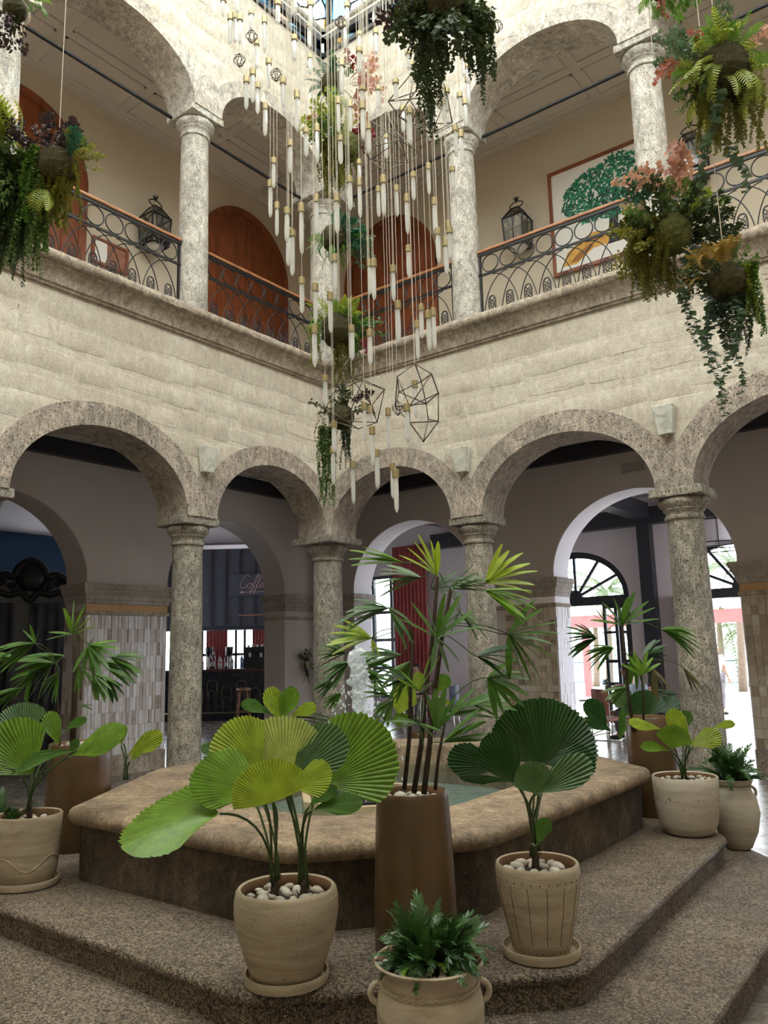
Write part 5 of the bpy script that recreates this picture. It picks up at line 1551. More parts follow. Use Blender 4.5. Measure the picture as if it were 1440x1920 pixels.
# ---- 9: clay pot with fan palm at the left
P9 = Vector((3.485, -6.80, Z1)); d9 = dep(P9); k9 = d9 / F_PX
saucer((P9.x, P9.y, Z1), 60 * k9, 'clay saucer under the wave-carved pot at the left')
r9 = empty('potted_palm', (P9.x, P9.y, Z1 + 0.016), 0, 'green fan palm in a clay pot with carved wave at the left', 'potted plant')
R9 = 60 * k9; H9 = 0.40
pf9 = [(R9 * 0.74, 0), (R9 * 0.82, 0.012), (R9 * 0.90, H9 * 0.2), (R9 * 0.955, H9 * 0.5), (R9 * 0.985, H9 * 0.8), (R9 * 1.0, H9)]
pot(r9, pf9, MAT['pot_clay'], H9 - 0.05, R9 * 0.88, 0.02)
cv = MB()
tocam = math.atan2(CAM.y - P9.y, CAM.x - P9.x)
pts = []
for i in range(30):
    a = tocam - 1.2 + 2.4 * i / 29; z = H9 * (0.34 + 0.10 * math.sin(i * 0.32)); r_ = prof_r(pf9, z) + 0.001
    pts.append((r_ * math.cos(a), r_ * math.sin(a), z))
cv.tube(pts, 0.004, 5)
for i in range(0, 30):
    a = tocam - 1.2 + 2.4 * i / 29; z1_ = pts[i][2] - 0.02; z0_ = H9 * 0.12
    cv.tube([((prof_r(pf9, z) + 0.0005) * math.cos(a), (prof_r(pf9, z) + 0.0005) * math.sin(a), z) for z in (z0_, (z0_ + z1_) / 2, z1_)], 0.0015, 4)
cv.build('carved_wave', MAT['pot_clay'], r9, 180)
pebbles((P9.x, P9.y, Z1 + 0.016 + H9 - 0.05), R9 * 0.87, 24, 0.024, 'rounded pebble in the wave-carved clay pot at the left', 'pebbles in the left clay pot', 7, 0.05)
b9 = (P9.x, P9.y, Z1 + 0.016 + H9 - 0.05)
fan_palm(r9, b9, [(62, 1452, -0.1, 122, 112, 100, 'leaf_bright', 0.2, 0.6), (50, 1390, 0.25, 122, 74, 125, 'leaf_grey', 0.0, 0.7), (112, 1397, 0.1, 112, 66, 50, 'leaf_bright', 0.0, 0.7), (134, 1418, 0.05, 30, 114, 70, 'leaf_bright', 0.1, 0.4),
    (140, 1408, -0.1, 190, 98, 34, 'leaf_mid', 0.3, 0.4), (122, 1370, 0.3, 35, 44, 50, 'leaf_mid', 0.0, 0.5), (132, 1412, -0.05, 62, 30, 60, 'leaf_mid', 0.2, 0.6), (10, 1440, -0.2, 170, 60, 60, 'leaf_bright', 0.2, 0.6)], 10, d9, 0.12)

# ---- 10: bronze planter with lady palm at the left
P10 = Vector((2.83, -6.05, Z1)); d10 = dep(P10); k10 = d10 / F_PX
r10 = empty('potted_palm', P10, 0, 'lady palm in a bronze planter at the left behind the clay pot', 'potted plant')
R10 = 58 * k10; H10 = 0.74
pot(r10, [(R10 * 0.98, 0), (R10, 0.01), (R10 * 1.02, 0.3), (R10, 0.6), (R10 * 0.98, H10)], MAT['pot_bronze'], H10 - 0.04, R10 * 0.88, 0.018, 40)
pebbles((P10.x, P10.y, P10.z + H10 - 0.04), R10 * 0.86, 26, 0.034, 'white cobble in the bronze planter at the left', 'cobbles in the left bronze planter', 8)
lady_palm(r10, [([(136, 1405), (139, 1330), (141, 1260), (139, 1190)], 0.0, 0.024), ([(112, 1410), (110, 1340), (104, 1250)], 0.0, 0.010)],
    [(167, 1210, -0.1, -55, 66, 130, 6, 'leaf_mid', 0.15), (167, 1210, -0.1, 6, 72, 16, 2, 'leaf_bright', 0.05), (137, 1190, 0.05, 62, 66, 80, 4, 'leaf_bright', 0.0), (67, 1207, -0.1, 196, 78, 50, 6, 'leaf_mid', 0.2), (67, 1207, -0.1, 100, 44, 60, 3, 'leaf_mid', 0.0), (137, 1190, 0.05, 180, 64, 14, 2, 'leaf_mid', 0.05),
     (100, 1243, 0.0, 206, 84, 70, 7, 'leaf_mid', 0.15), (207, 1233, 0.05, -16, 66, 64, 6, 'leaf_mid', 0.15), (185, 1240, 0.1, -25, 80, 40, 5, 'leaf_mid', 0.1), (120, 1230, 0.1, 190, 90, 40, 5, 'leaf_mid', 0.15), (110, 1262, -0.1, 235, 60, 60, 5, 'leaf_mid', 0.1), (175, 1262, -0.05, -50, 60, 60, 5, 'leaf_mid', 0.1), (30, 1235, 0.0, 185, 60, 50, 5, 'leaf_mid', 0.15), (200, 1273, 0.1, -40, 42, 60, 4, 'leaf_dark', 0.2), (150, 1322, 0.05, -5, 26, 20, 2, 'leaf_mid', 0.1), (62, 1262, 0.1, 222, 70, 60, 5, 'leaf_mid', 0.1), (150, 1250, -0.1, -75, 50, 60, 4, 'leaf_mid', 0.1), (40, 1290, 0.0, 205, 60, 40, 4, 'leaf_mid', 0.15), (160, 1230, 0.15, 30, 55, 60, 5, 'leaf_mid', 0.1)], 23, d10)

# ---- 11: fern pot at the very left edge
P11 = Vector((2.62, -7.05, Z1 - 0.0)); P11 = onz(-14, 1655, Z1); d11 = dep(P11); k11 = d11 / F_PX
r11 = empty('potted_fern', P11, 0, 'fern in a clay pot cut by the left edge of the picture', 'potted plant')
R11 = 42 * k11
pot(r11, [(R11 * 0.7, 0), (R11 * 0.8, 0.01), (R11 * 0.95, 0.15), (R11, 0.30), (R11, 0.34)], MAT['pot_clay'], 0.31, R11 * 0.88, 0.016, 30)
fern(r11, 55, 0.24, 25, 0.31, 0.07, 0, 0.6)

# ---- 12: small fan palm behind the left rim
P12 = onz(236, 1492, 0.0); P12 = Vector((1.35, -4.35, 0)); d12 = dep(P12)
r12 = empty('potted_palm', P12, 0, 'small lime fan palm behind the left rim of the fountain before the tiled pier', 'potted plant')
pot(r12, [(0.14, 0), (0.16, 0.01), (0.19, 0.22), (0.18, 0.32)], MAT['pot_clay'], 0.28, 0.15, 0.016, 28)
fan_palm(r12, atd(236, 1462, d12), [(240, 1418, 0, 36, 76, 50, 'leaf_lime', 0.1, 0.6), (230, 1394, 0.1, 150, 32, 60, 'leaf_lime', 0.1, 0.6), (244, 1428, -0.05, 48, 34, 40, 'leaf_lime', 0.1, 0.6), (228, 1396, 0.05, 82, 36, 40, 'leaf_bright', 0.0, 0.6)], 11, d12, None, 0.008)

# ---- 13: fan palm behind the pool
P13 = Vector((1.55, -1.25, 0.0)); d13 = dep(P13)
r13 = empty('potted_palm', P13, 0, 'bright fan palm in a dark pot behind the pool by the corner column', 'potted plant')
pot(r13, [(0.15, 0), (0.17, 0.01), (0.21, 0.3), (0.22, 0.5)], MAT['frame_dark'], 0.46, 0.18, 0.02, 28)
b13 = (P13.x, P13.y, 0.46)
fan_palm(r13, b13, [(524, 1352, 0, 106, 66, 50, 'leaf_lime', 0.1, 0.7), (526, 1350, -0.1, 66, 66, 52, 'leaf_bright', 0.1, 0.7), (508, 1340, 0, 152, 60, 44, 'leaf_mid', 0.1, 0.5), (544, 1344, 0, 28, 52, 48, 'leaf_lime', 0.1, 0.6), (536, 1312, 0.2, 62, 28, 60, 'leaf_mid', 0.0, 0.6), (496, 1352, -0.1, 194, 54, 24, 'leaf_dark', 0.1, 0.3)], 12, d13, None, 0.009)

# ---- 14: bronze planter with lady palm behind the pool
P14 = Vector((1.95, -0.75, 0.0)); d14 = dep(P14); k14 = d14 / F_PX
P14 = onz(668, 1452, 0.0); d14 = dep(P14); k14 = d14 / F_PX
r14 = empty('potted_palm', P14, 0, 'lady palm in a bronze planter behind the water jet', 'potted plant')
R14 = 34 * k14; H14 = 0.74
pot(r14, [(R14, 0), (R14 * 1.02, 0.01), (R14, 0.4), (R14, H14)], MAT['pot_bronze'], H14 - 0.04, R14 * 0.88, 0.02, 32)
pebbles((P14.x, P14.y, P14.z + H14 - 0.04), R14 * 0.85, 10, 0.05, 'white cobble in the bronze planter behind the water jet', 'cobbles in the planter behind the jet', 9)
lady_palm(r14, [([(664, 1332), (662, 1280), (660, 1225)], 0.0, 0.02)],
    [(648, 1225, 0, 165, 56, 70, 6, 'leaf_grey', 0.1), (655, 1242, -0.1, 205, 60, 60, 6, 'leaf_grey', 0.2), (672, 1250, 0, 10, 58, 70, 6, 'leaf_mid', 0.15), (660, 1212, 0, 95, 44, 100, 5, 'leaf_mid', 0.0), (628, 1280, 0.1, 195, 44, 60, 5, 'leaf_grey', 0.2), (690, 1270, 0, -10, 50, 70, 5, 'leaf_mid', 0.1), (640, 1300, 0.1, 215, 40, 50, 4, 'leaf_mid', 0.1)], 24, d14)

# ---- 15: lime fan palm behind the tall palm
P15 = Vector((2.7, -0.9, 0)); P15 = onz(790, 1420, 0.0); d15 = dep(P15)
r15 = empty('potted_palm', P15, 0, 'lime fan palm half hidden behind the canes of the tall lady palm', 'potted plant')
pot(r15, [(0.15, 0), (0.17, 0.01), (0.21, 0.3), (0.20, 0.40)], MAT['pot_bronze'], 0.36, 0.17, 0.018, 28)
fan_palm(r15, (P15.x, P15.y, 0.36), [(782, 1320, 0, 150, 48, 110, 'leaf_lime', 0.1, 0.7), (786, 1298, 0.1, 95, 38, 62, 'leaf_lime', 0.1, 0.7), (812, 1322, 0, 14, 32, 30, 'leaf_lime', 0.1, 0.6), (818, 1300, 0.1, 60, 40, 70, 'leaf_bright', 0.0, 0.7), (770, 1340, 0, 200, 36, 60, 'leaf_bright', 0.0, 0.7)], 13, d15, None, 0.008)
# ================================================================ crystal chandelier: single pendants on cords
t = NT('crystal')
gg = t.n('ShaderNodeBsdfTranslucent'); gg.inputs['Color'].default_value = (0.95, 0.95, 0.93, 1)
df = t.n('ShaderNodeBsdfDiffuse'); df.inputs['Color'].default_value = (0.88, 0.88, 0.86, 1)
gs = t.n('ShaderNodeBsdfGlossy'); gs.inputs['Roughness'].default_value = 0.12
trn = t.n('ShaderNodeBsdfTransparent')
m1 = t.n('ShaderNodeMixShader'); m1.inputs[0].default_value = 0.4; t.l(gg.outputs[0], m1.inputs[1]); t.l(df.outputs[0], m1.inputs[2])
m2 = t.n('ShaderNodeMixShader'); m2.inputs[0].default_value = 0.15; t.l(m1.outputs[0], m2.inputs[1]); t.l(gs.outputs[0], m2.inputs[2])
m3 = t.n('ShaderNodeMixShader'); m3.inputs[0].default_value = 0.16; t.l(m2.outputs[0], m3.inputs[1]); t.l(trn.outputs[0], m3.inputs[2])
t.l(m3.outputs[0], t.out.inputs['Surface']); MAT['crystal'] = t.m
plain('brass', (0.40, 0.33, 0.18), 0.35, var=0.1, metal=0.75)
plain('cord', (0.62, 0.56, 0.46), 0.6, var=0.05)
plain('wire', (0.13, 0.10, 0.075), 0.4, var=0.1, metal=0.5)
rgc = random.Random(5)
# unit crystal: top at z=0, tip at z=-1, radius about 1
def crystal_mesh(sd):
    rg = random.Random(sd); mb = MB(); vs_ = []
    zs = (0.0, -0.25, -0.55, -0.86, -0.93, -1.0); rs_ = (0.92, 0.98, 1.0, 0.9, 0.62, 0.1)
    off = [rg.uniform(0.82, 1.12) for _ in range(6)]
    for z, r_ in zip(zs, rs_):
        for k in range(6):
            a = math.pi * k / 3
            vs_.append((r_ * off[k] * math.cos(a) * rg.uniform(0.94, 1.04), r_ * off[k] * math.sin(a) * rg.uniform(0.94, 1.04), z))
    mb.add(vs_, [(i * 6 + k, i * 6 + (k + 1) % 6, (i + 1) * 6 + (k + 1) % 6, (i + 1) * 6 + k) for i in range(5) for k in range(6)] + [tuple(range(6)), tuple(range(30, 36))])
    return mb.mesh('crystal', MAT['crystal'], None)
cr_me = [crystal_mesh(i) for i in range(4)]
cap_me = MB().lathe([(1.0, 0.0), (1.06, 0.03), (1.06, 0.96), (0.98, 1.0), (0.2, 1.0), (0.18, 1.12), (0.0, 1.12)], 14).mesh('brass_cap', MAT['brass'], 40)
cord_me = MB().lathe([(1, 0), (1, 1)], 5).mesh('cord', MAT['cord'])
CH_TOP = 12.75
A_ = [(57, -10, 105), (96, 82, 262), (123, 75, 258), (150, 85, 262), (137, -60, 90), (214, 62, 180), (288, 92, 312), (243, 222, 400), (222, 388, 590), (187, 430, 628), (250, 465, 652), (312, 330, 510), (392, 440, 620), (292, 582, 775), (363, 5, 150), (456, 200, 355), (470, 510, 755), (433, 790, 980),
      (340, 890, 1065), (320, 1015, 1230), (358, 1140, 1335), (415, 1170, 1370), (427, 1285, 1470), (445, 1295, 1490), (495, 1145, 1430), (521, 720, 890), (582, 700, 930), (580, 1095, 1325), (694, 1095, 1320), (702, 548, 760), (714, 765, 932), (722, 335, 545), (768, 572, 750), (838, 575, 800), (821, 270, 420), (820, 900, 1050), (766, 995, 1190),
      (822, 1005, 1235), (872, 700, 870), (912, 165, 320), (955, 990, 1220), (927, 1050, 1228), (1030, 1045, 1225), (970, 755, 900), (1064, 600, 750), (1102, 602, 825), (1025, 448, 580), (928, 485, 620), (1115, 350, 480), (1097, 290, 400), (1087, 1095, 1325), (1124, 970, 1132), (1210, 622, 800), (1208, 920, 1100), (1242, 1115, 1330), (1230, 400, 540),
      (1285, 370, 490), (1295, 560, 720), (1312, 500, 640), (1385, 520, 680), (1358, 705, 890), (1392, 735, 950), (1343, 940, 1080), (1430, 430, 600), (1432, 360, 480), (1268, 245, 370), (1320, 1245, 1440), (1262, 1285, 1480), (1302, 1335, 1510), (545, 5, 190), (540, 125, 280), (752, 15, 170), (740, 130, 280), (456, -40, 100), (545, 310, 430), (822, 180, 300), (838, 490, 610), (1400, 300, 440), (1415, 560, 720)]
B_ = [(182, -20, 150), (203, 0, 205), (257, -90, 85), (258, 212, 415), (333, 245, 470), (418, 295, 525), (329, 482, 715), (388, 760, 935), (441, 85, 290), (538, 480, 675), (637, 112, 310), (660, 108, 340), (770, 145, 345), (855, 32, 218), (797, 345, 575), (640, 505, 705), (905, 455, 675), (928, 362, 555), (967, 400, 622), (997, 385, 612),
      (1020, -40, 125), (1066, 0, 195), (1088, -70, 110), (893, 790, 1000), (848, 920, 1140), (608, 915, 1130), (645, 935, 1130), (653, 1050, 1265), (743, 945, 1165), (438, 1020, 1190), (432, 1160, 1370), (545, 1242, 1478), (679, 1178, 1395), (768, 1255, 1450), (785, 1290, 1525)]
PEND = [(400 + x / 3, a / 3, b / 3) for x, a, b in A_] + [(480 + x / 3, 450 + a / 3, 450 + b / 3) for x, a, b in B_]
def region_words(x, y):
    if y > 820: return 'low before the ground floor arches'
    if y > 640: return 'beside the low wire polyhedra'
    if y > 470:
        return 'level with the left gallery rail' if x < 610 else ('before the right red arched door' if x < 800 else 'beside the second right gallery column')
    if y > 330:
        return 'before the left gallery wall' if x < 590 else ('before the corner column' if x < 680 else 'before the right gallery wall')
    if y > 170:
        return 'before the left gallery arch' if x < 590 else ('among the hanging flower baskets' if x < 690 else 'before the right gallery arch')
    return 'high up before the left upper wall' if x < 590 else ('high up at the skylight corner' if x < 700 else 'high up before the right upper wall')
def pendant(x, yt, yb, d):
    top = atd(x, yt, d); bot = atd(x, yb, d)
    root_l = Vector((top.x, top.y, 0))
    # keep it plumb: measure the length that fills the same height in the picture
    L = (yb - yt) * d / F_PX / max(0.5, UP.z) * 1.04
    ch = min(0.075, L * 0.2)
    rcap = 0.0235
    root = empty('crystal_pendant', (top.x, top.y, top.z), rgc.uniform(0, 6.28))
    tag(root, 'frosted crystal pendant hanging ' + region_words(x, yt), 'pendant', 'crystal pendants of the chandelier')
    o = link('brass_cap', cap_me, root); o.matrix_local = Matrix.Translation((0, 0, -ch)) @ Matrix.Diagonal((rcap, rcap, ch, 1))
    o = link('crystal', rgc.choice(cr_me), root); o.matrix_local = Matrix.Translation((0, 0, -ch)) @ Matrix.Diagonal((rcap * 0.84, rcap * 0.84, L - ch, 1))
    o = link('cord', cord_me, root); o.matrix_local = Matrix.Diagonal((0.0021, 0.0021, CH_TOP - top.z, 1))
    return root
pend = []
for i, (x, a, b) in enumerate(PEND):
    q = rgc.uniform(-1, 1)
    pend.append(pendant(x, a, b, 6.45 + 0.75 * q * math.sqrt(max(0.05, 1 - min(1, abs(x - 670) / 260) ** 2))))
ORD = ('leftmost', 'second from left', 'third from left', 'fourth from left', 'fifth from left', 'sixth from left', 'seventh from left', 'eighth from left', 'ninth from left', 'tenth from left')
def ordinal(i, n):
    if n == 1: return ''
    if i < 10 and i < (n + 1) // 2 or i == 0: return ', ' + ORD[min(i, 9)]
    k = n - 1 - i
    if k == 0: return ', rightmost'
    return ', ' + ORD[min(k, 9)].replace('left', 'right')
byreg = {}
for p_, (x, a, b) in zip(pend, PEND): byreg.setdefault(region_words(x, a), []).append((x, p_))
for rw, lst in byreg.items():
    lst.sort(key=lambda q: q[0])
    for i, (x, p_) in enumerate(lst): p_['label'] = 'frosted crystal pendant ' + rw + ordinal(i, len(lst))
pend[-1]['label'] = 'lowest crystal pendant of the cluster, pointing down at the tall palm'

# ---- small wire cages and large wire polyhedra
def small_cage(x, y, d, s, label):
    c = atd(x, y, d)
    root = empty('wire_cage', c, rgc.uniform(0, 1), label, 'ornament', 'small wire cages of the chandelier')
    mb = MB()
    for k in range(6):
        a = k * math.pi / 3
        mb.tube([(0, 0, s), (s * 0.72 * math.cos(a), s * 0.72 * math.sin(a), s * 0.25), (s * 0.72 * math.cos(a), s * 0.72 * math.sin(a), -s * 0.25), (0, 0, -s)], 0.0032, 5)
    mb.tube([(s * 0.72 * math.cos(k * math.pi / 3), s * 0.72 * math.sin(k * math.pi / 3), 0.0) for k in range(6)], 0.003, 5, closed=True)
    mb.build('cage', MAT['wire'], root, 180)
    o = link('cord', cord_me, root); o.matrix_local = Matrix.Translation((0, 0, s)) @ Matrix.Diagonal((0.002, 0.002, CH_TOP - c.z - s, 1))
for x, y, lb in ((472, 68, 'small wire cage high up left, nearest to the pale spandrel'), (449, 113, 'small wire cage hanging lowest of the leftmost pair'), (518, 140, 'small wire cage above the left gallery arch'), (639, 42, 'small wire cage against the stained glass'),
                 (733, 67, 'small wire cage right of the skylight corner'), (828, 193, 'small wire cage beside the dark trailing strands'), (932, 49, 'small wire cage at the right beside the dark hanging basket'), (902, 107, 'small wire cage below the dark basket tip at the right'), (746, 765, 'small dark wire cage between the two low wire polyhedra')):
    small_cage(x, y, 6.3, 0.062, lb)
def polyhedron(pts_px, d, edges, label, rad=0.0048):
    P = [atd(x, y, d + dz) for x, y, dz in pts_px]
    c = sum(P, Vector()) / len(P)
    root = empty('wire_polyhedron', c, 0, label, 'ornament', 'large wire polyhedra of the chandelier')
    mb = MB()
    for a, b in edges: mb.tube([P[a] - c, P[b] - c], rad, 5)
    for p in P: mb.sphere(p - c, rad * 1.5, 6, 4)
    mb.build('wire_frame', MAT['wire'], root, 180)
    tp = max(P, key=lambda p: p.z)
    o = link('cord', cord_me, root); o.matrix_local = Matrix.Translation(tp - c) @ Matrix.Diagonal((0.0025, 0.0025, CH_TOP - tp.z, 1))
polyhedron([(778, 682, 0), (745, 706, -0.2), (809, 701, -0.15), (741, 762, 0.05), (822, 737, 0.0), (790, 715, 0.25), (748, 735, 0.25), (822, 790, -0.05), (768, 792, -0.2), (803, 786, 0.22), (794, 828, 0.0), (799, 757, 0.28), (768, 762, -0.25)], 6.1,
    [(0, 1), (0, 2), (0, 5), (1, 3), (2, 4), (1, 6), (5, 6), (5, 2), (3, 6), (4, 11), (5, 11), (6, 11), (2, 12), (1, 12), (3, 12), (4, 12), (4, 7), (3, 8), (12, 8), (7, 8), (8, 10), (7, 10), (9, 10), (11, 9), (7, 9), (3, 11)], 'large wire polyhedron hanging lowest at the right, below the gallery cornice')
polyhedron([(655, 672, 0), (641, 692, -0.1), (658, 708, 0.1), (721, 730, 0), (680, 712, -0.2), (628, 735, 0.1), (697, 760, 0.2), (610, 765, -0.1), (707, 792, 0.0), (650, 790, -0.15), (625, 790, 0.15), (672, 804, 0.0)], 6.9,
    [(0, 1), (1, 2), (0, 2), (2, 3), (2, 4), (4, 3), (1, 5), (4, 5), (5, 6), (3, 6), (3, 8), (6, 8), (5, 7), (4, 9), (7, 9), (9, 8), (7, 10), (10, 11), (11, 8), (9, 11), (6, 10), (2, 6), (4, 8)], 'large wire polyhedron beside the lowest hanging basket, left of the other low one')
polyhedron([(778, 130, 0), (821, 117, 0.1), (728, 190, 0), (768, 186, -0.2), (838, 178, 0), (800, 165, 0.2), (748, 218, 0.1), (848, 230, 0.05), (810, 250, -0.1), (770, 235, 0.2)], 6.2,
    [(0, 1), (0, 2), (0, 3), (1, 4), (1, 3), (3, 2), (3, 4), (0, 5), (5, 4), (5, 2), (2, 6), (3, 6), (4, 7), (6, 8), (8, 7), (3, 8), (4, 8), (5, 9), (9, 6), (9, 7), (9, 8)], 'large wire polyhedron high at the right behind the dark trailing strands')
polyhedron([(697, 228, 0), (724, 210, 0.1), (680, 280, 0), (750, 262, -0.15), (735, 240, 0.2), (695, 300, 0.1), (765, 305, 0), (720, 320, -0.1), (788, 290, 0.1)], 6.8,
    [(0, 1), (0, 2), (1, 3), (0, 3), (1, 4), (4, 2), (4, 6), (3, 6), (2, 5), (3, 5), (5, 7), (7, 6), (3, 8), (6, 8), (4, 8), (2, 3), (5, 6)], 'large wire polyhedron before the right gallery arch, below the highest one')

# ================================================================ hanging moss balls with ferns and flowers
leaf_mat('moss_dark', (0.05, 0.042, 0.013), 0.05, 0.9, 0.5, 60)
leaf_mat('moss_green', (0.11, 0.12, 0.03), 0.05, 0.9, 0.5, 60)
leaf_mat('trail_olive', (0.27, 0.26, 0.06), 0.3, 0.5)
leaf_mat('trail_green', (0.14, 0.23, 0.07), 0.3, 0.5)
leaf_mat('trail_blue', (0.12, 0.19, 0.13), 0.25, 0.5)
leaf_mat('trail_dark', (0.06, 0.09, 0.035), 0.2, 0.5)
leaf_mat('fern_lime', (0.34, 0.40, 0.07), 0.4, 0.45)
leaf_mat('fern_green', (0.14, 0.28, 0.05), 0.35, 0.45)
leaf_mat('fern_gold', (0.36, 0.23, 0.06), 0.3, 0.6)
leaf_mat('leaf_purple', (0.055, 0.03, 0.04), 0.15, 0.5)
leaf_mat('leaf_teal', (0.03, 0.14, 0.09), 0.25, 0.4)
leaf_mat('flower_pink', (0.60, 0.34, 0.31), 0.35, 0.6)
leaf_mat('flower_coral', (0.50, 0.17, 0.15), 0.3, 0.6)
leaf_mat('flower_crimson', (0.24, 0.02, 0.035), 0.2, 0.6)
leaf_mat('flower_cream', (0.62, 0.52, 0.40), 0.3, 0.6)
# unit meshes
def fern_frond(key, n=13, arch=0.8, wd_=0.2, seed=0):
    rg = random.Random(seed); mb = MB(); pts = []
    for i in range(n + 1):
        s = i / n
        pts.append(Vector((s * math.cos(arch * s * 0.8), 0.03 * math.sin(3 * s), 0.55 * s - arch * 0.75 * s * s)))
    for i in range(1, n):
        a = pts[i]; t_ = (pts[i + 1] - pts[i - 1]).normalized()
        s = i / n; w_ = wd_ * (1 - s) ** 0.6 * min(1, s * 5 + 0.3)
        for sg in (-1, 1):
            o_ = Vector((0, sg, 0)) * w_ + t_ * w_ * 0.45 + Vector((0, 0, -0.25 * w_))
            h = t_ * (0.32 / n)
            mb.add([a - h, a + h, a + o_ * 0.75 + h * 0.9, a + o_, a + o_ * 0.7 - h * 0.4], [(0, 1, 2, 3, 4)])
    mb.tube(pts, 0.006, 3, caps=False)
    return mb.mesh('fern_frond', MAT[key], None, False)
def trail(key, n=170, lw=0.030, ll=0.075, seed=0, sway=0.05):
    """trailing strand, hangs from z=0 to z=-1"""
    rg = random.Random(seed); mb = MB(); p0, p1 = rg.uniform(0, 6), rg.uniform(0, 6)
    path = [Vector((sway * (math.sin(p0 + 5 * s) - math.sin(p0)), sway * (math.cos(p1 + 4 * s) - math.cos(p1)), -s)) for s in [i / 14 for i in range(15)]]
    for i in range(n):
        s = (i + 0.5) / n; q = s * 14; k = min(13, int(q)); c = path[k].lerp(path[k + 1], q - k)
        a = rg.uniform(0, 6.283); l_ = ll * rg.uniform(0.7, 1.2) * (1 - 0.45 * s)
        d = Vector((math.cos(a), math.sin(a), rg.uniform(-0.9, 0.1))).normalized()
        sd = d.cross(Vector((0, 0, 1))).normalized() * (l_ * lw / 0.09)
        mb.add([c, c + d * l_ * 0.5 + sd, c + d * l_, c + d * l_ * 0.5 - sd], [(0, 1, 2, 3)])
    mb.tube(path, 0.003, 3, caps=False)
    return mb.mesh('trailing_strand', MAT[key], None, False)
def sprig(key, n=46, size=0.15, seed=0, w_=0.35):
    """bushy sprig growing along +x with broad leaves"""
    rg = random.Random(seed); mb = MB()
    for i in range(n):
        s = rg.uniform(0.15, 1); c = Vector((s, rg.uniform(-0.12, 0.12), 0.25 * s - 0.2 * s * s + rg.uniform(-0.1, 0.1)))
        d = Vector((rg.uniform(0.1, 1), rg.uniform(-1, 1), rg.uniform(-0.6, 0.8))).normalized(); l_ = size * rg.uniform(0.7, 1.3)
        sd = d.cross(Vector((rg.uniform(-1, 1), rg.uniform(-1, 1), 1))).normalized() * l_ * w_
        mb.add([c, c + d * l_ * 0.4 + sd, c + d * l_, c + d * l_ * 0.4 - sd], [(0, 1, 2, 3)])
    mb.tube([(0, 0, 0), (0.5, 0, 0.07), (1, 0, 0.05)], 0.008, 4, caps=False)
    return mb.mesh('leafy_sprig', MAT[key], None, False)
def blossom(key, seed=0, n=16):
    """spike of round petalled blooms along +x"""
    rg = random.Random(seed); mb = MB()
    for i in range(n):
        s = 0.3 + 0.7 * i / n; c = Vector((s, rg.uniform(-0.16, 0.16), rg.uniform(-0.16, 0.16) - 0.2 * s * s))
        nrm = Vector((rg.uniform(-0.2, 1), rg.uniform(-1, 1), rg.uniform(-0.5, 1))).normalized(); u_ = nrm.orthogonal().normalized(); v_ = nrm.cross(u_)
        for k in range(5):
            a = k * 1.2566 + rg.uniform(0, 0.3); d = u_ * math.cos(a) + v_ * math.sin(a); e = u_ * math.cos(a + 1.57) + v_ * math.sin(a + 1.57); l_ = 0.105
            mb.add([c, c + d * l_ * 0.5 + e * l_ * 0.42 + nrm * 0.03, c + d * l_ + nrm * 0.05, c + d * l_ * 0.5 - e * l_ * 0.42 + nrm * 0.03], [(0, 1, 2, 3)])
    mb.tube([(0, 0, 0), (0.5, 0, 0.0), (1, 0, -0.2)], 0.01, 4, caps=False)
    return mb.mesh('flower_spike', MAT[key], None, False)
UM = {}
for k_ in ('fern_lime', 'fern_green', 'fern_gold', 'leaf_teal'): UM['fern', k_] = [fern_frond(k_, seed=i, arch=a) for i, a in enumerate((0.6, 1.0, 1.3))]
for k_ in ('trail_olive', 'trail_green', 'trail_blue', 'trail_dark', 'fern_green', 'fern_lime'): UM['trail', k_] = [trail(k_, seed=i) for i in range(3)]
UM['vine', 'trail_blue'] = [trail('trail_blue', 70, 0.06, 0.085, 31, 0.10), trail('trail_blue', 70, 0.06, 0.085, 32, 0.10)]
UM['vine', 'trail_dark'] = [trail('trail_dark', 40, 0.05, 0.06, 41, 0.06), trail('trail_dark', 40, 0.05, 0.06, 42, 0.06)]
for k_ in ('leaf_purple', 'leaf_teal', 'trail_dark', 'trail_blue', 'fern_green', 'fern_lime', 'leaf_grey', 'trail_green', 'trail_olive'): UM['sprig', k_] = [sprig(k_, seed=i) for i in range(2)]
for k_ in ('flower_pink', 'flower_coral', 'flower_crimson', 'flower_cream'): UM['flower', k_] = [blossom(k_, seed=i) for i in range(2)]
for k_ in ('fern_lime', 'fern_gold'): pass
def moss_ball(key, seed):
    rg = random.Random(seed); mb = MB(); mb.sphere((0, 0, 0), 1.0, 20, 14, wob=0.05, rg=rg)
    for i in range(1500):
        v_ = Vector((rg.gauss(0, 1), rg.gauss(0, 1), rg.gauss(0, 1))).normalized(); l_ = rg.uniform(0.06, 0.16)
        d = (v_ + Vector((rg.uniform(-1, 1), rg.uniform(-1, 1), rg.uniform(-1, 1))) * 0.7).normalized(); sd = d.cross(v_).normalized() * 0.012 if d.cross(v_).length > 1e-3 else d.orthogonal() * 0.012
        b = v_ * 0.97
        mb.add([b - sd, b + sd, b + d * l_], [(0, 1, 2)])
    return mb.mesh('moss_ball', MAT[key], None, False)
MOSS = {'moss_dark': moss_ball('moss_dark', 1), 'moss_green': moss_ball('moss_green', 2)}
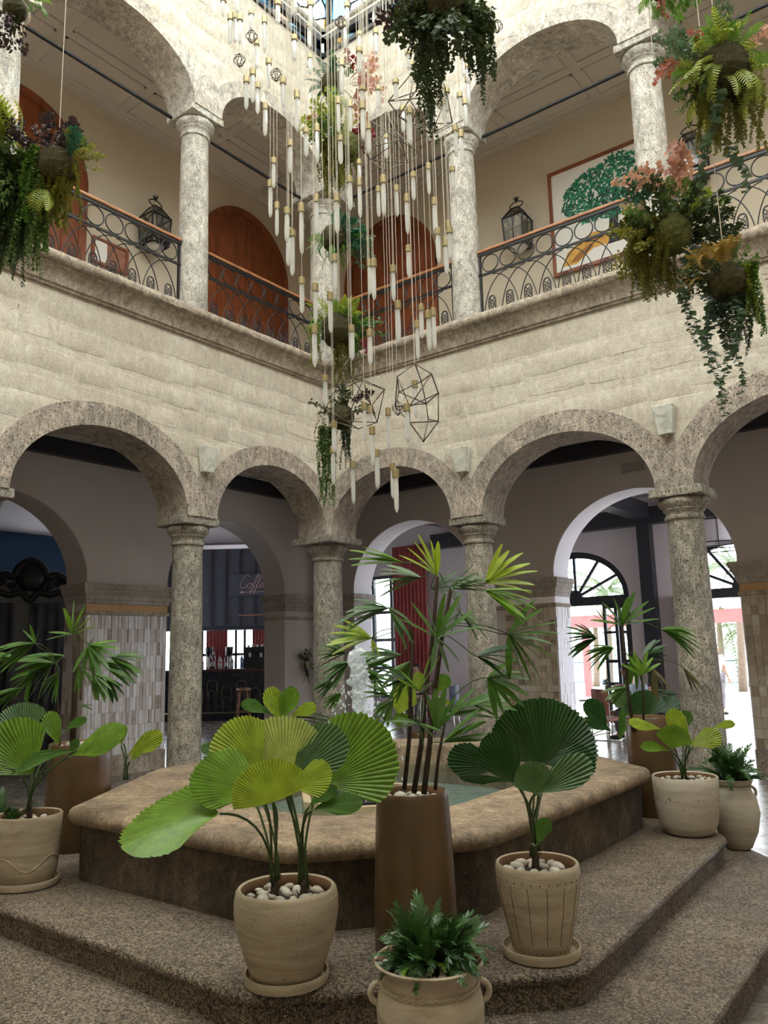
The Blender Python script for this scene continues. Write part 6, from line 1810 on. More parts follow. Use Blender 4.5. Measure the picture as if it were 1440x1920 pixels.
def place(root, kind, key, pos, direction, size, rg, roll=None):
    me = rg.choice(UM[kind, key])
    d = Vector(direction).normalized()
    z = Vector((0, 0, 1)) - d * d.z
    if z.length < 0.05: z = d.orthogonal()
    z.normalize(); y = z.cross(d)
    M_ = Matrix((d, y, z)).transposed().to_4x4()
    M_ = Matrix.Translation(pos) @ M_ @ Matrix.Rotation(rg.uniform(-0.7, 0.7) if roll is None else roll, 4, 'X') @ Matrix.Scale(size, 4)
    return link(me.name.split('.')[0], me, root, mat=M_)
def hang(root, key, pos, length, wid, rg, kind='trail'):
    me = rg.choice(UM[kind, key])
    M_ = Matrix.Translation(pos) @ Matrix.Rotation(rg.uniform(0, 6.28), 4, 'Z') @ Matrix.Diagonal((wid, wid, length, 1))
    return link('trailing_strand', me, root, mat=M_)
def basket(x, y, d, rpx, label, moss='moss_dark', plants=(), seed=0, top=CH_TOP, cords=True):
    """plants: (kind, material, count, picture angle range, size px) for tufts; ('trail'|'vine', material, count, x range px, length px range)"""
    rg = random.Random(seed); c = atd(x, y, d); r_ = rpx * d / F_PX; k = d / F_PX
    root = empty('hanging_plant', c, 0, label, 'hanging plant', 'hanging moss baskets of the courtyard')
    o = link('moss_ball', MOSS[moss], root); o.matrix_local = Matrix.Scale(r_, 4)
    if cords: o = link('cord', cord_me, root); o.matrix_local = Matrix.Diagonal((0.0025, 0.0025, top - c.z, 1))
    for p in plants:
        kind, key, cnt = p[:3]
        cnt = int(round(cnt * (2.0 if kind in ('fern', 'sprig') else (1.5 if kind == 'trail' else 1.0))))
        if kind in ('trail', 'vine'):
            x0, x1, l0, l1 = p[3:7]; y0 = p[7] if len(p) > 7 else 0.0
            for i in range(cnt):
                ox = rg.uniform(x0, x1) * k; oy = rg.uniform(-0.7, 0.7) * r_
                pos = RT * ox - FW * oy * 0.8 + Vector((0, 0, -y0 * k + rg.uniform(0.0, 0.25) * r_))
                L = rg.uniform(l0, l1) * k
                w_ = max(0.55, min(1.0, 0.45 / max(L, 0.1))) * L if kind == 'trail' else L * 0.9
                hang(root, key, pos, L, min(w_, 0.75 if kind == 'trail' else 1.2), rg, kind)
        else:
            a0, a1, s0, s1 = p[3:7]; base = p[7] if len(p) > 7 else (0, 0)
            for i in range(cnt):
                a = rg.uniform(a0, a1); dirv = img_dir(a, rg.uniform(-0.7, 0.9))
                pos = dirv * r_ * rg.uniform(0.55, 0.95) + RT * base[0] * k + UP * base[1] * k
                place(root, kind, key, pos, dirv, rg.uniform(s0, s1) * k, rg)
    return root
basket(108, 312, 5.2, 36, 'big hanging basket at the left with brown moss ball, yellow ferns and long green strands', 'moss_dark', (
    ('fern', 'fern_lime', 9, 100, 170, 80, 120, (-70, 30)), ('sprig', 'leaf_purple', 8, 40, 150, 45, 75, (-20, 5)), ('sprig', 'leaf_purple', 4, 80, 150, 40, 60, (-85, 20)), ('sprig', 'leaf_teal', 4, 20, 80, 40, 55, (5, 5)), ('sprig', 'leaf_grey', 5, 150, 230, 40, 60, (-60, -20)),
    ('trail', 'trail_green', 30, -118, -25, 150, 235, -20), ('trail', 'fern_green', 14, -70, -25, 130, 220, -30), ('sprig', 'trail_green', 10, 120, 260, 50, 90, (-60, 0)), ('sprig', 'trail_dark', 12, 100, 260, 50, 90, (-85, -30)), ('sprig', 'trail_olive', 6, 0, 90, 28, 45, (18, 5)), ('trail', 'trail_olive', 22, -35, 38, 60, 130, 5), ('trail', 'trail_dark', 22, -125, -60, 140, 260, -10), ('trail', 'trail_blue', 6, -105, -50, 100, 170, 30), ('fern', 'fern_lime', 4, -100, -60, 60, 90, (-25, -30)), ('trail', 'trail_olive', 6, 20, 42, 20, 60, -20)), 1)
basket(28, 18, 5.0, 22, 'dark twiggy hanging basket cut by the top left corner of the picture', 'moss_dark', (('trail', 'trail_dark', 5, -25, 10, 30, 70, 0), ('fern', 'fern_green', 5, -80, 20, 30, 55, (20, 15)), ('sprig', 'leaf_purple', 3, 180, 300, 40, 60)), 2)
basket(1350, 140, 4.6, 54, 'bright fern basket with coral flowers hanging at the top right', 'moss_dark', (
    ('fern', 'fern_lime', 22, -150, -30, 80, 120, (0, 25)), ('fern', 'fern_lime', 10, 10, 170, 60, 90), ('fern', 'fern_green', 12, 0, 180, 60, 90), ('sprig', 'trail_blue', 6, 60, 180, 45, 70, (-20, 15)), ('flower', 'flower_coral', 3, 150, 175, 40, 58, (-35, 8)), ('flower', 'flower_coral', 3, 95, 140, 45, 60, (-10, 15)), ('flower', 'flower_pink', 4, 40, 75, 45, 62, (20, 20)),
    ('trail', 'trail_olive', 16, -42, 0, 90, 160, 30), ('trail', 'trail_olive', 10, 20, 60, 70, 150, 30), ('vine', 'trail_blue', 2, -28, -12, 200, 260, 20), ('sprig', 'leaf_grey', 4, 190, 240, 40, 60)), 3)
basket(1256, 440, 4.8, 40, 'hanging basket with pink orchid and drooping olive strands before the right gallery', 'moss_green', (
    ('sprig', 'trail_green', 10, 0, 180, 45, 80), ('sprig', 'trail_dark', 10, -30, 200, 50, 85), ('sprig', 'trail_dark', 5, -20, 20, 60, 90, (10, 10)), ('flower', 'flower_pink', 9, 60, 115, 70, 95, (2, 45)), ('flower', 'flower_pink', 4, 100, 150, 45, 65, (-30, 45)), ('flower', 'flower_cream', 2, 100, 150, 45, 60, (-30, 10)), ('sprig', 'leaf_teal', 4, 110, 150, 45, 60, (-25, 40)),
    ('trail', 'trail_olive', 40, -74, 4, 100, 160, -25), ('sprig', 'trail_olive', 8, 150, 240, 40, 70, (-20, 0)), ('vine', 'trail_blue', 3, 28, 46, 180, 250, 30), ('sprig', 'fern_lime', 3, 40, 80, 40, 50, (20, 20))), 4)
basket(1362, 528, 4.4, 36, 'hanging basket with golden fern and bright green cascade below the right gallery', 'moss_dark', (
    ('fern', 'fern_gold', 14, 70, 190, 55, 75, (-12, 5)), ('trail', 'fern_green', 12, 26, 56, 90, 145, -30), ('trail', 'fern_lime', 6, 28, 52, 80, 130, -25), ('flower', 'flower_coral', 5, -20, 40, 45, 70, (45, 10)), ('vine', 'trail_blue', 3, -22, 0, 200, 250, 25), ('trail', 'trail_dark', 9, -20, 25, 90, 150, 20), ('sprig', 'trail_green', 5, 20, 110, 35, 50), ('sprig', 'trail_dark', 5, 150, 210, 45, 65)), 5)
basket(835, 8, 4.9, 48, 'dark silhouetted hanging basket at the top edge with long strands', 'moss_dark', (
    ('sprig', 'trail_dark', 14, -170, -10, 60, 100), ('sprig', 'leaf_purple', 5, 160, 200, 60, 95), ('trail', 'trail_dark', 12, 42, 85, 70, 185, 10), ('trail', 'trail_dark', 9, -48, -22, 200, 270, 10), ('trail', 'trail_dark', 5, -80, -40, 60, 110, 10)), 6, 12.0)
basket(1240, -20, 5.0, 20, 'red-tipped hanging plant peeping in at the top edge above the right column', 'moss_dark', (('fern', 'fern_green', 7, -150, -30, 40, 65), ('flower', 'flower_coral', 2, -110, -70, 30, 45), ('sprig', 'fern_green', 3, -60, 0, 40, 60)), 7, 12.0)
basket(622, 160, 8.6, 22, 'highest basket of the corner string with pale pink orchid and green fern', 'moss_dark', (
    ('fern', 'leaf_teal', 9, 60, 260, 34, 50), ('fern', 'fern_green', 8, -160, -60, 34, 50, (10, 5)), ('flower', 'flower_pink', 9, -60, 60, 48, 66, (22, 0)), ('flower', 'flower_crimson', 2, 40, 80, 30, 45, (20, 10)), ('sprig', 'leaf_grey', 4, 20, 90, 30, 40), ('fern', 'fern_lime', 6, -110, -60, 36, 56, (10, -10))), 8)
basket(646, 276, 8.5, 30, 'second basket of the corner string with crimson flowers and olive strands', 'moss_green', (
    ('sprig', 'fern_lime', 9, 80, 180, 36, 58, (-15, 15)), ('flower', 'flower_crimson', 5, 0, 70, 30, 44), ('flower', 'flower_coral', 1, 140, 160, 36, 44, (-20, 20)), ('sprig', 'leaf_grey', 6, 100, 200, 34, 50), ('fern', 'fern_lime', 6, 60, 130, 40, 60), ('trail', 'trail_olive', 22, -46, -2, 60, 115, -10), ('trail', 'trail_olive', 6, 0, 24, 30, 60, 5)), 9)
basket(628, 448, 8.4, 26, 'third basket of the corner string with teal and green fern before the corner column', 'moss_dark', (
    ('fern', 'fern_green', 16, -200, 20, 36, 54), ('fern', 'leaf_teal', 8, -20, 120, 36, 52, (5, 5)), ('sprig', 'leaf_teal', 6, -40, 40, 34, 52), ('sprig', 'trail_blue', 4, -60, 10, 34, 46, (15, 0))), 10)
basket(635, 620, 8.0, 34, 'fourth basket of the corner string with bright ferns over the cornice corner', 'moss_dark', (
    ('fern', 'fern_lime', 14, 30, 150, 44, 64), ('fern', 'fern_green', 16, -60, 200, 40, 56), ('trail', 'fern_green', 10, 15, 36, 50, 80, -20), ('trail', 'fern_lime', 8, -56, -38, 50, 85, -5), ('trail', 'trail_olive', 9, -12, 22, 70, 105, 15), ('flower', 'flower_crimson', 2, -40, 0, 30, 44, (15, -5)), ('sprig', 'leaf_grey', 3, -10, 20, 40, 56)), 11)
basket(640, 782, 7.9, 24, 'lowest basket of the corner string with dark moss and long green strands', 'moss_dark', (
    ('sprig', 'trail_dark', 6, 0, 180, 30, 44), ('trail', 'trail_green', 12, -42, -18, 120, 160, 20), ('vine', 'trail_dark', 3, -44, -22, 70, 100, 0), ('trail', 'trail_dark', 5, 0, 18, 60, 95, 10), ('sprig', 'leaf_purple', 2, -20, 40, 36, 46, (0, 15)), ('trail', 'trail_olive', 5, -20, 10, 40, 80, -30)), 12)
# ================================================================ shell tiles and plinths of the inner piers
def shell_mat(key, ramp_):
    t = NT(key)
    oi = t.n('ShaderNodeObjectInfo')
    c = t.ramp(oi.outputs['Random'], *ramp_)
    c = t.mix(0.5, c, t.ramp(t.noise(16, 4, 0.6, t.mapv(t.pos, (3, 3, 0.6))), (0.3, 0.35), (0.7, 0.85)), 'OVERLAY')
    MAT[key] = t.fin(c, t.ramp(t.noise(12, 2), (0.3, 0.25), (0.7, 0.5)), t.bump(t.noise(30, 3, 0.6, t.mapv(t.pos, (3, 3, 0.6))), 0.25, 0.008), spec=0.6)
shell_mat('shell_pearl', ((0.0, (0.30, 0.24, 0.21)), (0.35, (0.46, 0.40, 0.38)), (0.7, (0.58, 0.54, 0.56)), (1.0, (0.70, 0.67, 0.70))))
shell_mat('shell_tan', ((0.0, (0.24, 0.18, 0.13)), (0.4, (0.35, 0.28, 0.21)), (0.75, (0.43, 0.36, 0.29)), (1.0, (0.52, 0.46, 0.40))))
def tile_set(T, u0, u1, z0, z1, d, tw, th, key, parent, seed, jamb=None):
    """vertical shell pieces; with jamb=u the strip lies on the side face of the pier"""
    rg = random.Random(seed)
    nc = max(1, int(round((u1 - u0) / tw))); w_ = (u1 - u0) / nc
    nr = max(1, int(round((z1 - z0) / th))); h_ = (z1 - z0) / nr
    vars_ = []
    for k in range(5):
        p = 0.008 + 0.003 * k; s1 = rg.uniform(-0.003, 0.003); g = 0.0025
        a, b, c, e = -w_ / 2 + g, w_ / 2 - g, -h_ / 2 + g, h_ / 2 - g
        q = []
        for (uu, zz, dd) in ((a, c, 0), (b, c, 0), (b, e, 0), (a, e, 0), (a, c, p + s1), (b, c, p - s1), (b, e, p - s1 * 0.5), (a, e, p + s1)):
            o_ = Vector(T(0, 0, 0)); v_ = (Vector(T(uu, dd, zz)) if jamb is None else Vector(T(jamb * dd, uu, zz))) - o_
            q.append(tuple(v_))
        vars_.append(MB().add(q, [(4, 5, 6, 7), (0, 1, 5, 4), (1, 2, 6, 5), (2, 3, 7, 6), (3, 0, 4, 7)]).mesh('shell_tile', MAT[key], None))
    for i in range(nc):
        off = rg.uniform(0, h_)
        for j in range(nr):
            z = z0 + (j + 0.5) * h_
            u = u0 + (i + 0.5) * w_
            pos = T(u, d, z) if jamb is None else T(d, u, z)
            me = rg.choice(vars_)
            o = link('shell_tile', me, parent, pos)
wl = bpy.data.objects['wall_inner_left']; wr = bpy.data.objects['wall_inner_right']
tile_set(LEFT, 1.37, 2.79, 0.30, 2.37, -DB, 0.058, 0.20, 'shell_pearl', wl, 1)
tile_set(LEFT, -DB - 0.54, -DB, 0.30, 2.37, 2.80, 0.09, 0.20, 'shell_tan', wl, 2, jamb=1)
tile_set(RIGHT, 1.90, 2.79, 0.30, 2.37, -DB, 0.10, 0.105, 'shell_tan', wr, 3)
tile_set(RIGHT, -DB - 0.54, -DB, 0.30, 2.37, 2.80, 0.055, 0.17, 'shell_pearl', wr, 4, jamb=1)
tile_set(RIGHT, 5.63, 6.6, 0.30, 2.37, -DB, 0.095, 0.14, 'shell_tan', wr, 5)
for side, T, par in (('left', LEFT, wl), ('right', RIGHT, wr)):
    for p0, p1 in ((1.36, 2.80), (5.62, 7.05)):
        MB().box((p0 - 0.02, -DB - 0.56, 0), (p1 + 0.02, -DB + 0.022, 0.295), T).build('plinth', MAT['cornice_stone'], par)

# ================================================================ coffee bar seen through the left arch
EH = Vector((RT.x, RT.y, 0)).normalized(); NH = Vector((-FW.x, -FW.y, 0)).normalized()
BC = Vector((-8.67, 5.30, 0))
bang = math.atan2(EH.y, EH.x)
def BP(a, b, z=0.0): return BC + EH * a + NH * b + Vector((0, 0, z))
plain('bar_black', (0.012, 0.012, 0.016), 0.25, var=0.2)
plain('bar_top', (0.06, 0.025, 0.02), 0.2, var=0.2)
plain('slate', (0.10, 0.105, 0.135), 0.6, var=0.08)
plain('slate_dark', (0.045, 0.045, 0.06), 0.6, var=0.08)
plain('brass_dull', (0.16, 0.12, 0.07), 0.4, var=0.1, metal=0.6)
plain('copper', (0.42, 0.19, 0.12), 0.35, var=0.1, metal=0.4)
br = empty('bar_counter', BC, bang, 'black coffee bar counter with thin brass arches on its front', 'bar')
MB().box((-2.4, 0.0, 0.08), (2.4, 0.62, 1.31)).build('body', MAT['bar_black'], br)
MB().box((-2.45, -0.06, 1.31), (2.45, 0.66, 1.37)).build('worktop', MAT['bar_top'], br)
MB().box((-2.4, 0.05, 0.0), (2.4, 0.60, 0.08)).build('kick_board', MAT['bar_black'], br)
def arch_line(cx, hw, z0, zt, r_=0.006):
    pts = [(cx - hw, -0.006, z0)]
    for i in range(13):
        th = math.pi - math.pi * i / 12
        pts.append((cx + hw * math.cos(th), -0.006, zt - hw + hw * math.sin(th)))
    pts.append((cx + hw, -0.006, z0))
    return MB().tube(pts, r_, 5)
for cx, zt in ((-0.95, 1.0), (-0.55, 0.82), (-0.17, 1.08), (0.23, 0.90), (0.62, 1.05), (1.0, 0.85)):
    arch_line(cx, 0.135, 0.22, zt).build('brass_arch', MAT['brass_dull'], br, 180)
    arch_line(cx, 0.085, 0.22, zt - 0.28).build('brass_arch', MAT['brass_dull'], br, 180)
MB().tube([(-2.4, -0.12, 0.22), (2.4, -0.12, 0.22)], 0.02, 8).build('foot_rail', MAT['brass_dull'], br, 180)
# cabinets and sign above the back bar
cb = empty('bar_cabinet', BP(0, -1.35, 2.46), bang, 'tall slate grey panelled cabinet hanging above the coffee bar', 'cabinet')
MB().box((-2.6, -0.3, 0.0), (2.6, 0.3, 2.35)).build('body', MAT['slate'], cb)
for k in range(13):
    x = -2.55 + k * 0.425
    MB().box((x - 0.035, -0.335, 0.12), (x + 0.035, -0.3, 2.3)).build('batten', MAT['slate_dark'], cb)
MB().box((-2.6, -0.34, 0.0), (2.6, -0.3, 0.11)).build('lower_rail', MAT['slate_dark'], cb)
cr_ = MB().tube([BP(0.34, -0.95, 2.86) - BP(0, 0, 0), BP(2.3, -0.95, 2.86) - BP(0, 0, 0)], 0.022, 8).build('copper_rail', MAT['copper'], None, 180, tuple(BP(0, 0, 0)))
tag(cr_, 'thin copper rail below the coffee sign', 'rail')
sg = empty('coffee_sign', BP(0.06, -0.98, 3.42), bang, 'slate sign board lettered Coffee in pink script above the bar', 'sign')
MB().box((0.0, -0.05, 0.0), (1.9, 0.03, 0.62)).build('board', MAT['slate'], sg)
plain('sign_pink', (0.75, 0.50, 0.48), 0.5)
def stroke(pts, ox, oz, s=1.0, r_=0.009, slant=0.28):
    P = [(ox + (x + slant * z) * s, -0.058, oz + z * s) for x, z in pts]
    return P
def smooth_pts(pts, n=5):
    out = []
    for i in range(len(pts) - 1):
        p0 = pts[max(i - 1, 0)]; p1 = pts[i]; p2 = pts[i + 1]; p3 = pts[min(i + 2, len(pts) - 1)]
        for k in range(n):
            t_ = k / n
            out.append(tuple(0.5 * ((2 * b) + (-a + c) * t_ + (2 * a - 5 * b + 4 * c - d) * t_ * t_ + (-a + 3 * b - 3 * c + d) * t_ ** 3) for a, b, c, d in zip(p0, p1, p2, p3)))
    out.append(pts[-1]); return out
GL = {'C': [(0.20, 0.34), (0.17, 0.40), (0.08, 0.40), (0.0, 0.26), (-0.02, 0.10), (0.05, 0.0), (0.16, 0.03), (0.22, 0.10)],
      'o': [(0.10, 0.14), (0.04, 0.15), (0.0, 0.07), (0.04, 0.0), (0.10, 0.03), (0.11, 0.10), (0.07, 0.15), (0.16, 0.11)],
      'f': [(0.0, 0.06), (0.08, 0.20), (0.12, 0.38), (0.08, 0.42), (0.05, 0.30), (0.03, 0.0), (0.0, -0.16), (-0.03, -0.14), (0.02, -0.02), (0.10, 0.04)],
      'e': [(0.0, 0.05), (0.07, 0.10), (0.08, 0.15), (0.03, 0.15), (0.0, 0.06), (0.04, 0.0), (0.12, 0.06)]}
x = 0.34
for ch_, adv in (('C', 0.22), ('o', 0.15), ('f', 0.11), ('f', 0.12), ('e', 0.12), ('e', 0.13)):
    MB().tube(stroke(smooth_pts(GL[ch_]), x, 0.22, 0.92), 0.0085, 5).build('letter', MAT['sign_pink'], sg, 180)
    x += adv * 0.92
spn = MB().tube([(0.46, -0.056, 0.10), (0.56, -0.056, 0.10), (1.24, -0.056, 0.11)], [0.012, 0.008, 0.007], 6)
spn.sphere((0.40, -0.056, 0.10), 0.06, 10, 6, (1, 0.15, 0.5))
spn.build('spoon_drawing', MAT['sign_pink'], sg, 180)
# back bar wall with window strip, curtains
bw = MB().box((-2.8, -0.06, 0), (2.8, 0.06, 1.2)).build('wall_back_bar', MAT['slate_dark'], None, None, tuple(BP(0, -1.75)))
bw.rotation_euler = (0, 0, bang); bw['kind'] = 'structure'
wb = empty('window_2', BP(0, -1.8, 1.2), bang); wb['kind'] = 'structure'
mb = MB()
for x in (-1.6, -0.9, 0.10, 0.36, 0.80): mb.box((x, -0.03, 0), (x + 0.07, 0.03, 1.5))
mb.box((-1.6, -0.03, 0.52), (1.4, 0.03, 0.60)).box((-1.6, -0.03, 1.42), (1.4, 0.03, 1.5))
mb.build('frame', MAT['frame_dark'], wb)
for x0, x1 in ((-0.83, 0.10), (0.17, 0.36), (0.43, 0.80)): MB().box((x0, -0.004, 0.6), (x1, 0.004, 1.42)).build('pane', MAT['window_glass'], wb)
for (a, w_, lb) in ((-0.70, 0.62, 'rose curtain seen behind the bar, left of the bright panes'), (0.66, 0.5, 'rose curtain seen behind the bar, right of the bright panes')):
    o = curtain('curtain', tuple(BP(a, -1.62, 1.22)), w_, 1.5, lb, (1, 0), 6, None, 'curtain_rose', 0.035); o.rotation_euler = (0, 0, bang)
# bottles, grinders, machine
def gl_mat(key, col_, rough=0.1):
    t = NT(key); MAT[key] = t.fin(t.ramp(t.noise(8, 2), (0.3, tuple(c * 0.85 for c in col_)), (0.7, col_)), rough, spec=0.6)
gl_mat('bottle_brown', (0.05, 0.02, 0.015)); gl_mat('bottle_clear', (0.30, 0.30, 0.29)); gl_mat('bottle_blue', (0.12, 0.13, 0.30)); gl_mat('label_red', (0.30, 0.02, 0.03), 0.5); gl_mat('label_pale', (0.42, 0.36, 0.33), 0.6); gl_mat('steel', (0.35, 0.35, 0.36), 0.25)
def bottle(a, b, h, r_, glass, cap, label, lab=True):
    root = empty('bottle', BP(a, b, 1.371), bang, label, 'bottle', 'bottles on the coffee bar')
    MB().lathe([(r_ * 0.9, 0), (r_, 0.01), (r_, h * 0.58), (r_ * 0.8, h * 0.68), (r_ * 0.34, h * 0.80), (r_ * 0.32, h * 0.93)], 14).build('body', MAT[glass], root, 40)
    MB().lathe([(r_ * 0.38, h * 0.92), (r_ * 0.38, h), (0, h)], 12).build('cap', MAT[cap], root, 40)
    if lab:
        MB().lathe([(r_ * 1.015, h * 0.16), (r_ * 1.015, h * 0.44)], 14, cap=False).build('label', MAT['label_pale'], root, 40)
        MB().lathe([(r_ * 1.02, h * 0.45), (r_ * 1.02, h * 0.54)], 14, cap=False).build('label_band', MAT['label_red'], root, 40)
for (a, h, g_, c_, lb) in ((-0.48, 0.34, 'bottle_clear', 'label_red', 'red labelled bottle at the left end of the bar row'), (-0.26, 0.33, 'bottle_clear', 'label_red', 'red labelled bottle second from left on the bar'), (-0.02, 0.42, 'bottle_brown', 'label_red', 'tall brown bottle in the middle of the bar row'), (0.07, 0.46, 'bottle_brown', 'steel', 'tallest dark bottle on the bar beside the grinder'),
                           (0.24, 0.36, 'bottle_clear', 'label_red', 'red labelled bottle right of the middle on the bar'), (0.40, 0.40, 'bottle_brown', 'steel', 'dark bottle with steel cap right of the middle'), (0.56, 0.37, 'bottle_clear', 'label_red', 'large red labelled jar bottle near the right of the bar'), (0.84, 0.44, 'bottle_blue', 'canvas_white', 'blue bottle with white cap at the right of the bar')):
    bottle(a - 0.25, -0.22, h, 0.055 if h < 0.4 else 0.045, g_, c_, lb, g_ != 'bottle_blue')
for a, lb in ((-0.36, 'coffee grinder with dark hopper at the left of the bar'), (0.20, 'coffee grinder with dark hopper at the right of the bar')):
    g = empty('coffee_grinder', BP(a, 0.0 - 0.45, 1.371), bang, lb, 'grinder')
    MB().box((-0.07, -0.07, 0), (0.07, 0.07, 0.05)).lathe([(0.05, 0.05), (0.05, 0.30), (0.07, 0.34)], 12).build('body', MAT['steel'], g, 40)
    MB().lathe([(0.05, 0.34), (0.10, 0.42), (0.11, 0.58), (0.11, 0.60), (0, 0.60)], 14).build('hopper', MAT['bar_black'], g, 40)
em = empty('espresso_machine', BP(0.95, -0.5, 1.371), bang, 'dark espresso machine at the right end of the bar', 'coffee machine')
MB().box((-0.32, -0.2, 0.0), (0.32, 0.2, 0.10)).box((-0.32, 0.02, 0.10), (0.32, 0.2, 0.42)).box((-0.32, -0.2, 0.42), (0.32, 0.2, 0.58)).build('body', MAT['bar_black'], em)
for x in (-0.16, 0.14): MB().lathe([(0.035, 0.30), (0.035, 0.42)], 10, (x, -0.1, 0)).build('group_head', MAT['steel'], em, 40)
for x in (-0.22, -0.1, 0.02, 0.14, 0.25): MB().lathe([(0.03, 0.58), (0.045, 0.64), (0.04, 0.64)], 10, (x, 0, 0)).build('cup', MAT['canvas_white'], em, 40)
# wooden bar stool
plain('stool_wood', (0.20, 0.085, 0.04), 0.5, var=0.2)
stl = empty('bar_stool', BP(0.78, 0.55), bang + 0.3, 'wooden bar stool standing before the coffee bar', 'stool')
MB().lathe([(0.17, 0.80), (0.19, 0.82), (0.19, 0.86), (0.16, 0.88), (0, 0.88)], 20).build('seat', MAT['stool_wood'], stl, 40)
for k in range(4):
    a = math.pi / 4 + k * math.pi / 2
    MB().tube([(0.13 * math.cos(a), 0.13 * math.sin(a), 0.81), (0.24 * math.cos(a), 0.24 * math.sin(a), 0.0)], 0.022, 8).build('leg', MAT['stool_wood'], stl, 180)
for k in range(4):
    a = math.pi / 4 + k * math.pi / 2; b = a + math.pi / 2; q = 0.20
    MB().tube([(q * math.cos(a), q * math.sin(a), 0.28 + 0.12 * (k % 2)), (q * math.cos(b), q * math.sin(b), 0.28 + 0.12 * (k % 2))], 0.014, 6).build('rung', MAT['stool_wood'], stl, 180)

# ================================================================ baroque mirror in the dark left room
plain('mirror_black', (0.008, 0.008, 0.010), 0.35, var=0.2)
plain('velvet_grey', (0.085, 0.085, 0.10), 0.9, var=0.35, scale=5)
plain('mirror_pane', (0.10, 0.10, 0.105), 0.3, var=0.2, scale=2)
mc = Vector((-6.6, -1.85, 0)) + EH * 0.5
mr = empty('standing_mirror', mc, math.pi / 2 - 0.55, 'huge black baroque mirror frame with grey drape in the dark room at the left', 'mirror')
MB().box((-1.0, 0.02, 0.3), (1.0, 0.06, 3.25)).build('pane', MAT['mirror_pane'], mr)
sc3 = MB()
crest = [(-1.15, 2.6), (-1.2, 2.95), (-1.0, 3.1), (-0.85, 3.0), (-0.7, 3.2), (-0.45, 3.35), (-0.3, 3.3), (-0.2, 3.5), (0, 3.62), (0.2, 3.5), (0.3, 3.3), (0.45, 3.35), (0.7, 3.2), (0.85, 3.0), (1.0, 3.1), (1.2, 2.95), (1.15, 2.6)]
sc3.tube([(x, 0, z) for x, z in smooth_pts(crest, 4)], 0.075, 8)
low = [(-1.1, 2.7), (-0.8, 2.85), (-0.55, 3.0), (-0.35, 2.95), (-0.15, 3.0), (0, 2.85), (0.15, 3.0), (0.35, 2.95), (0.55, 3.0), (0.8, 2.85), (1.1, 2.7)]
sc3.tube([(x, -0.02, z) for x, z in smooth_pts(low, 4)], 0.06, 8)
sc3.sphere((0, 0, 3.3), 0.28, 12, 8, (1, 0.3, 1), 0.06, random.Random(2))
for s in (-1, 1):
    for (x0, z0, r_) in ((0.95, 2.95, 0.12), (0.5, 3.2, 0.10), (0.3, 3.1, 0.09)):
        sc3.tube([(s * (x0 + r_ * (1 - i / 16) * math.cos(i * 0.7)), -0.03, z0 + r_ * (1 - i / 16) * math.sin(i * 0.7)) for i in range(15)], 0.03, 6)
sc3.build('crest', MAT['mirror_black'], mr, 180)
MB().box((-1.16, -0.06, 0.0), (-1.0, 0.06, 2.8)).box((1.0, -0.06, 0.0), (1.16, 0.06, 2.8)).box((-1.16, -0.06, 0.0), (1.16, 0.06, 0.3)).build('side_frame', MAT['mirror_black'], mr)
o = curtain('drape', (0.02, -0.06, 0.05), 0.95, 2.75, None, (1, 0), 5, mr, 'velvet_grey', 0.05)
o = curtain('drape', (-0.95, -0.08, 0.05), 0.7, 2.75, None, (1, 0), 4, mr, 'room_dark', 0.05)

# ================================================================ dining room: tables, chairs, lamp, signs
plain('leather_rust', (0.20, 0.07, 0.045), 0.5, var=0.15)
plain('table_top', (0.36, 0.27, 0.20), 0.4, var=0.1)
plain('chair_blue', (0.42, 0.50, 0.62), 0.5, var=0.05)
plain('chair_navy', (0.035, 0.045, 0.085), 0.6, var=0.1)
plain('metal_pale', (0.55, 0.50, 0.44), 0.35, metal=0.5)
def table(p, label, rz=0.4, r_=0.42):
    root = empty('dining_table', p, rz, label, 'table')
    o = MB().box((-r_, -r_, 0.72), (r_, r_, 0.755)).build('table_top', MAT['table_top'], root); bevel_mod(o, 0.01)
    MB().lathe([(0.045, 0.03), (0.035, 0.1), (0.035, 0.72)], 14).build('pedestal', MAT['metal_pale'], root, 40)
    MB().lathe([(0.25, 0), (0.25, 0.015), (0.05, 0.035), (0, 0.035)], 20).build('foot', MAT['metal_pale'], root, 40)
    return root
def chair(p, rz, mat, label, legmat='metal_pale', back=0.42, grp='dining chairs'):
    root = empty('dining_chair', p, rz, label, 'chair', grp)
    o = MB().box((-0.22, -0.22, 0.42), (0.22, 0.22, 0.49)).build('seat', MAT[mat], root); bevel_mod(o, 0.025, 3)
    mb = MB(); n = 10; vs_ = []
    for i in range(n + 1):
        th = -1.1 + 2.2 * i / n
        for (r_, z) in ((0.235, 0.52), (0.235, 0.52 + back), (0.20, 0.52 + back), (0.20, 0.52)):
            vs_.append((r_ * math.sin(th), 0.02 + r_ * math.cos(th), z + (0.04 * math.cos(th) if z > 0.6 else 0)))
    mb.add(vs_, [(i * 4 + k, i * 4 + (k + 1) % 4, (i + 1) * 4 + (k + 1) % 4, (i + 1) * 4 + k) for i in range(n) for k in range(4)] + [(0, 1, 2, 3), (n * 4 + 3, n * 4 + 2, n * 4 + 1, n * 4)])
    mb.build('backrest', MAT[mat], root, 40)
    for sx in (-1, 1):
        MB().tube([(sx * 0.16, 0.17, 0.45), (sx * 0.17, 0.20, 0.56)], 0.014, 6).build('back_support', MAT[legmat], root, 180)
        for sy in (-1, 1):
            MB().tube([(sx * 0.18, sy * 0.18, 0.43), (sx * 0.21, sy * 0.21, 0.0)], 0.014, 6).build('leg', MAT[legmat], root, 180)
    return root
def fl(x, y, z=0.0):
    p = onz(x, y, z); return Vector((p.x, p.y, 0))
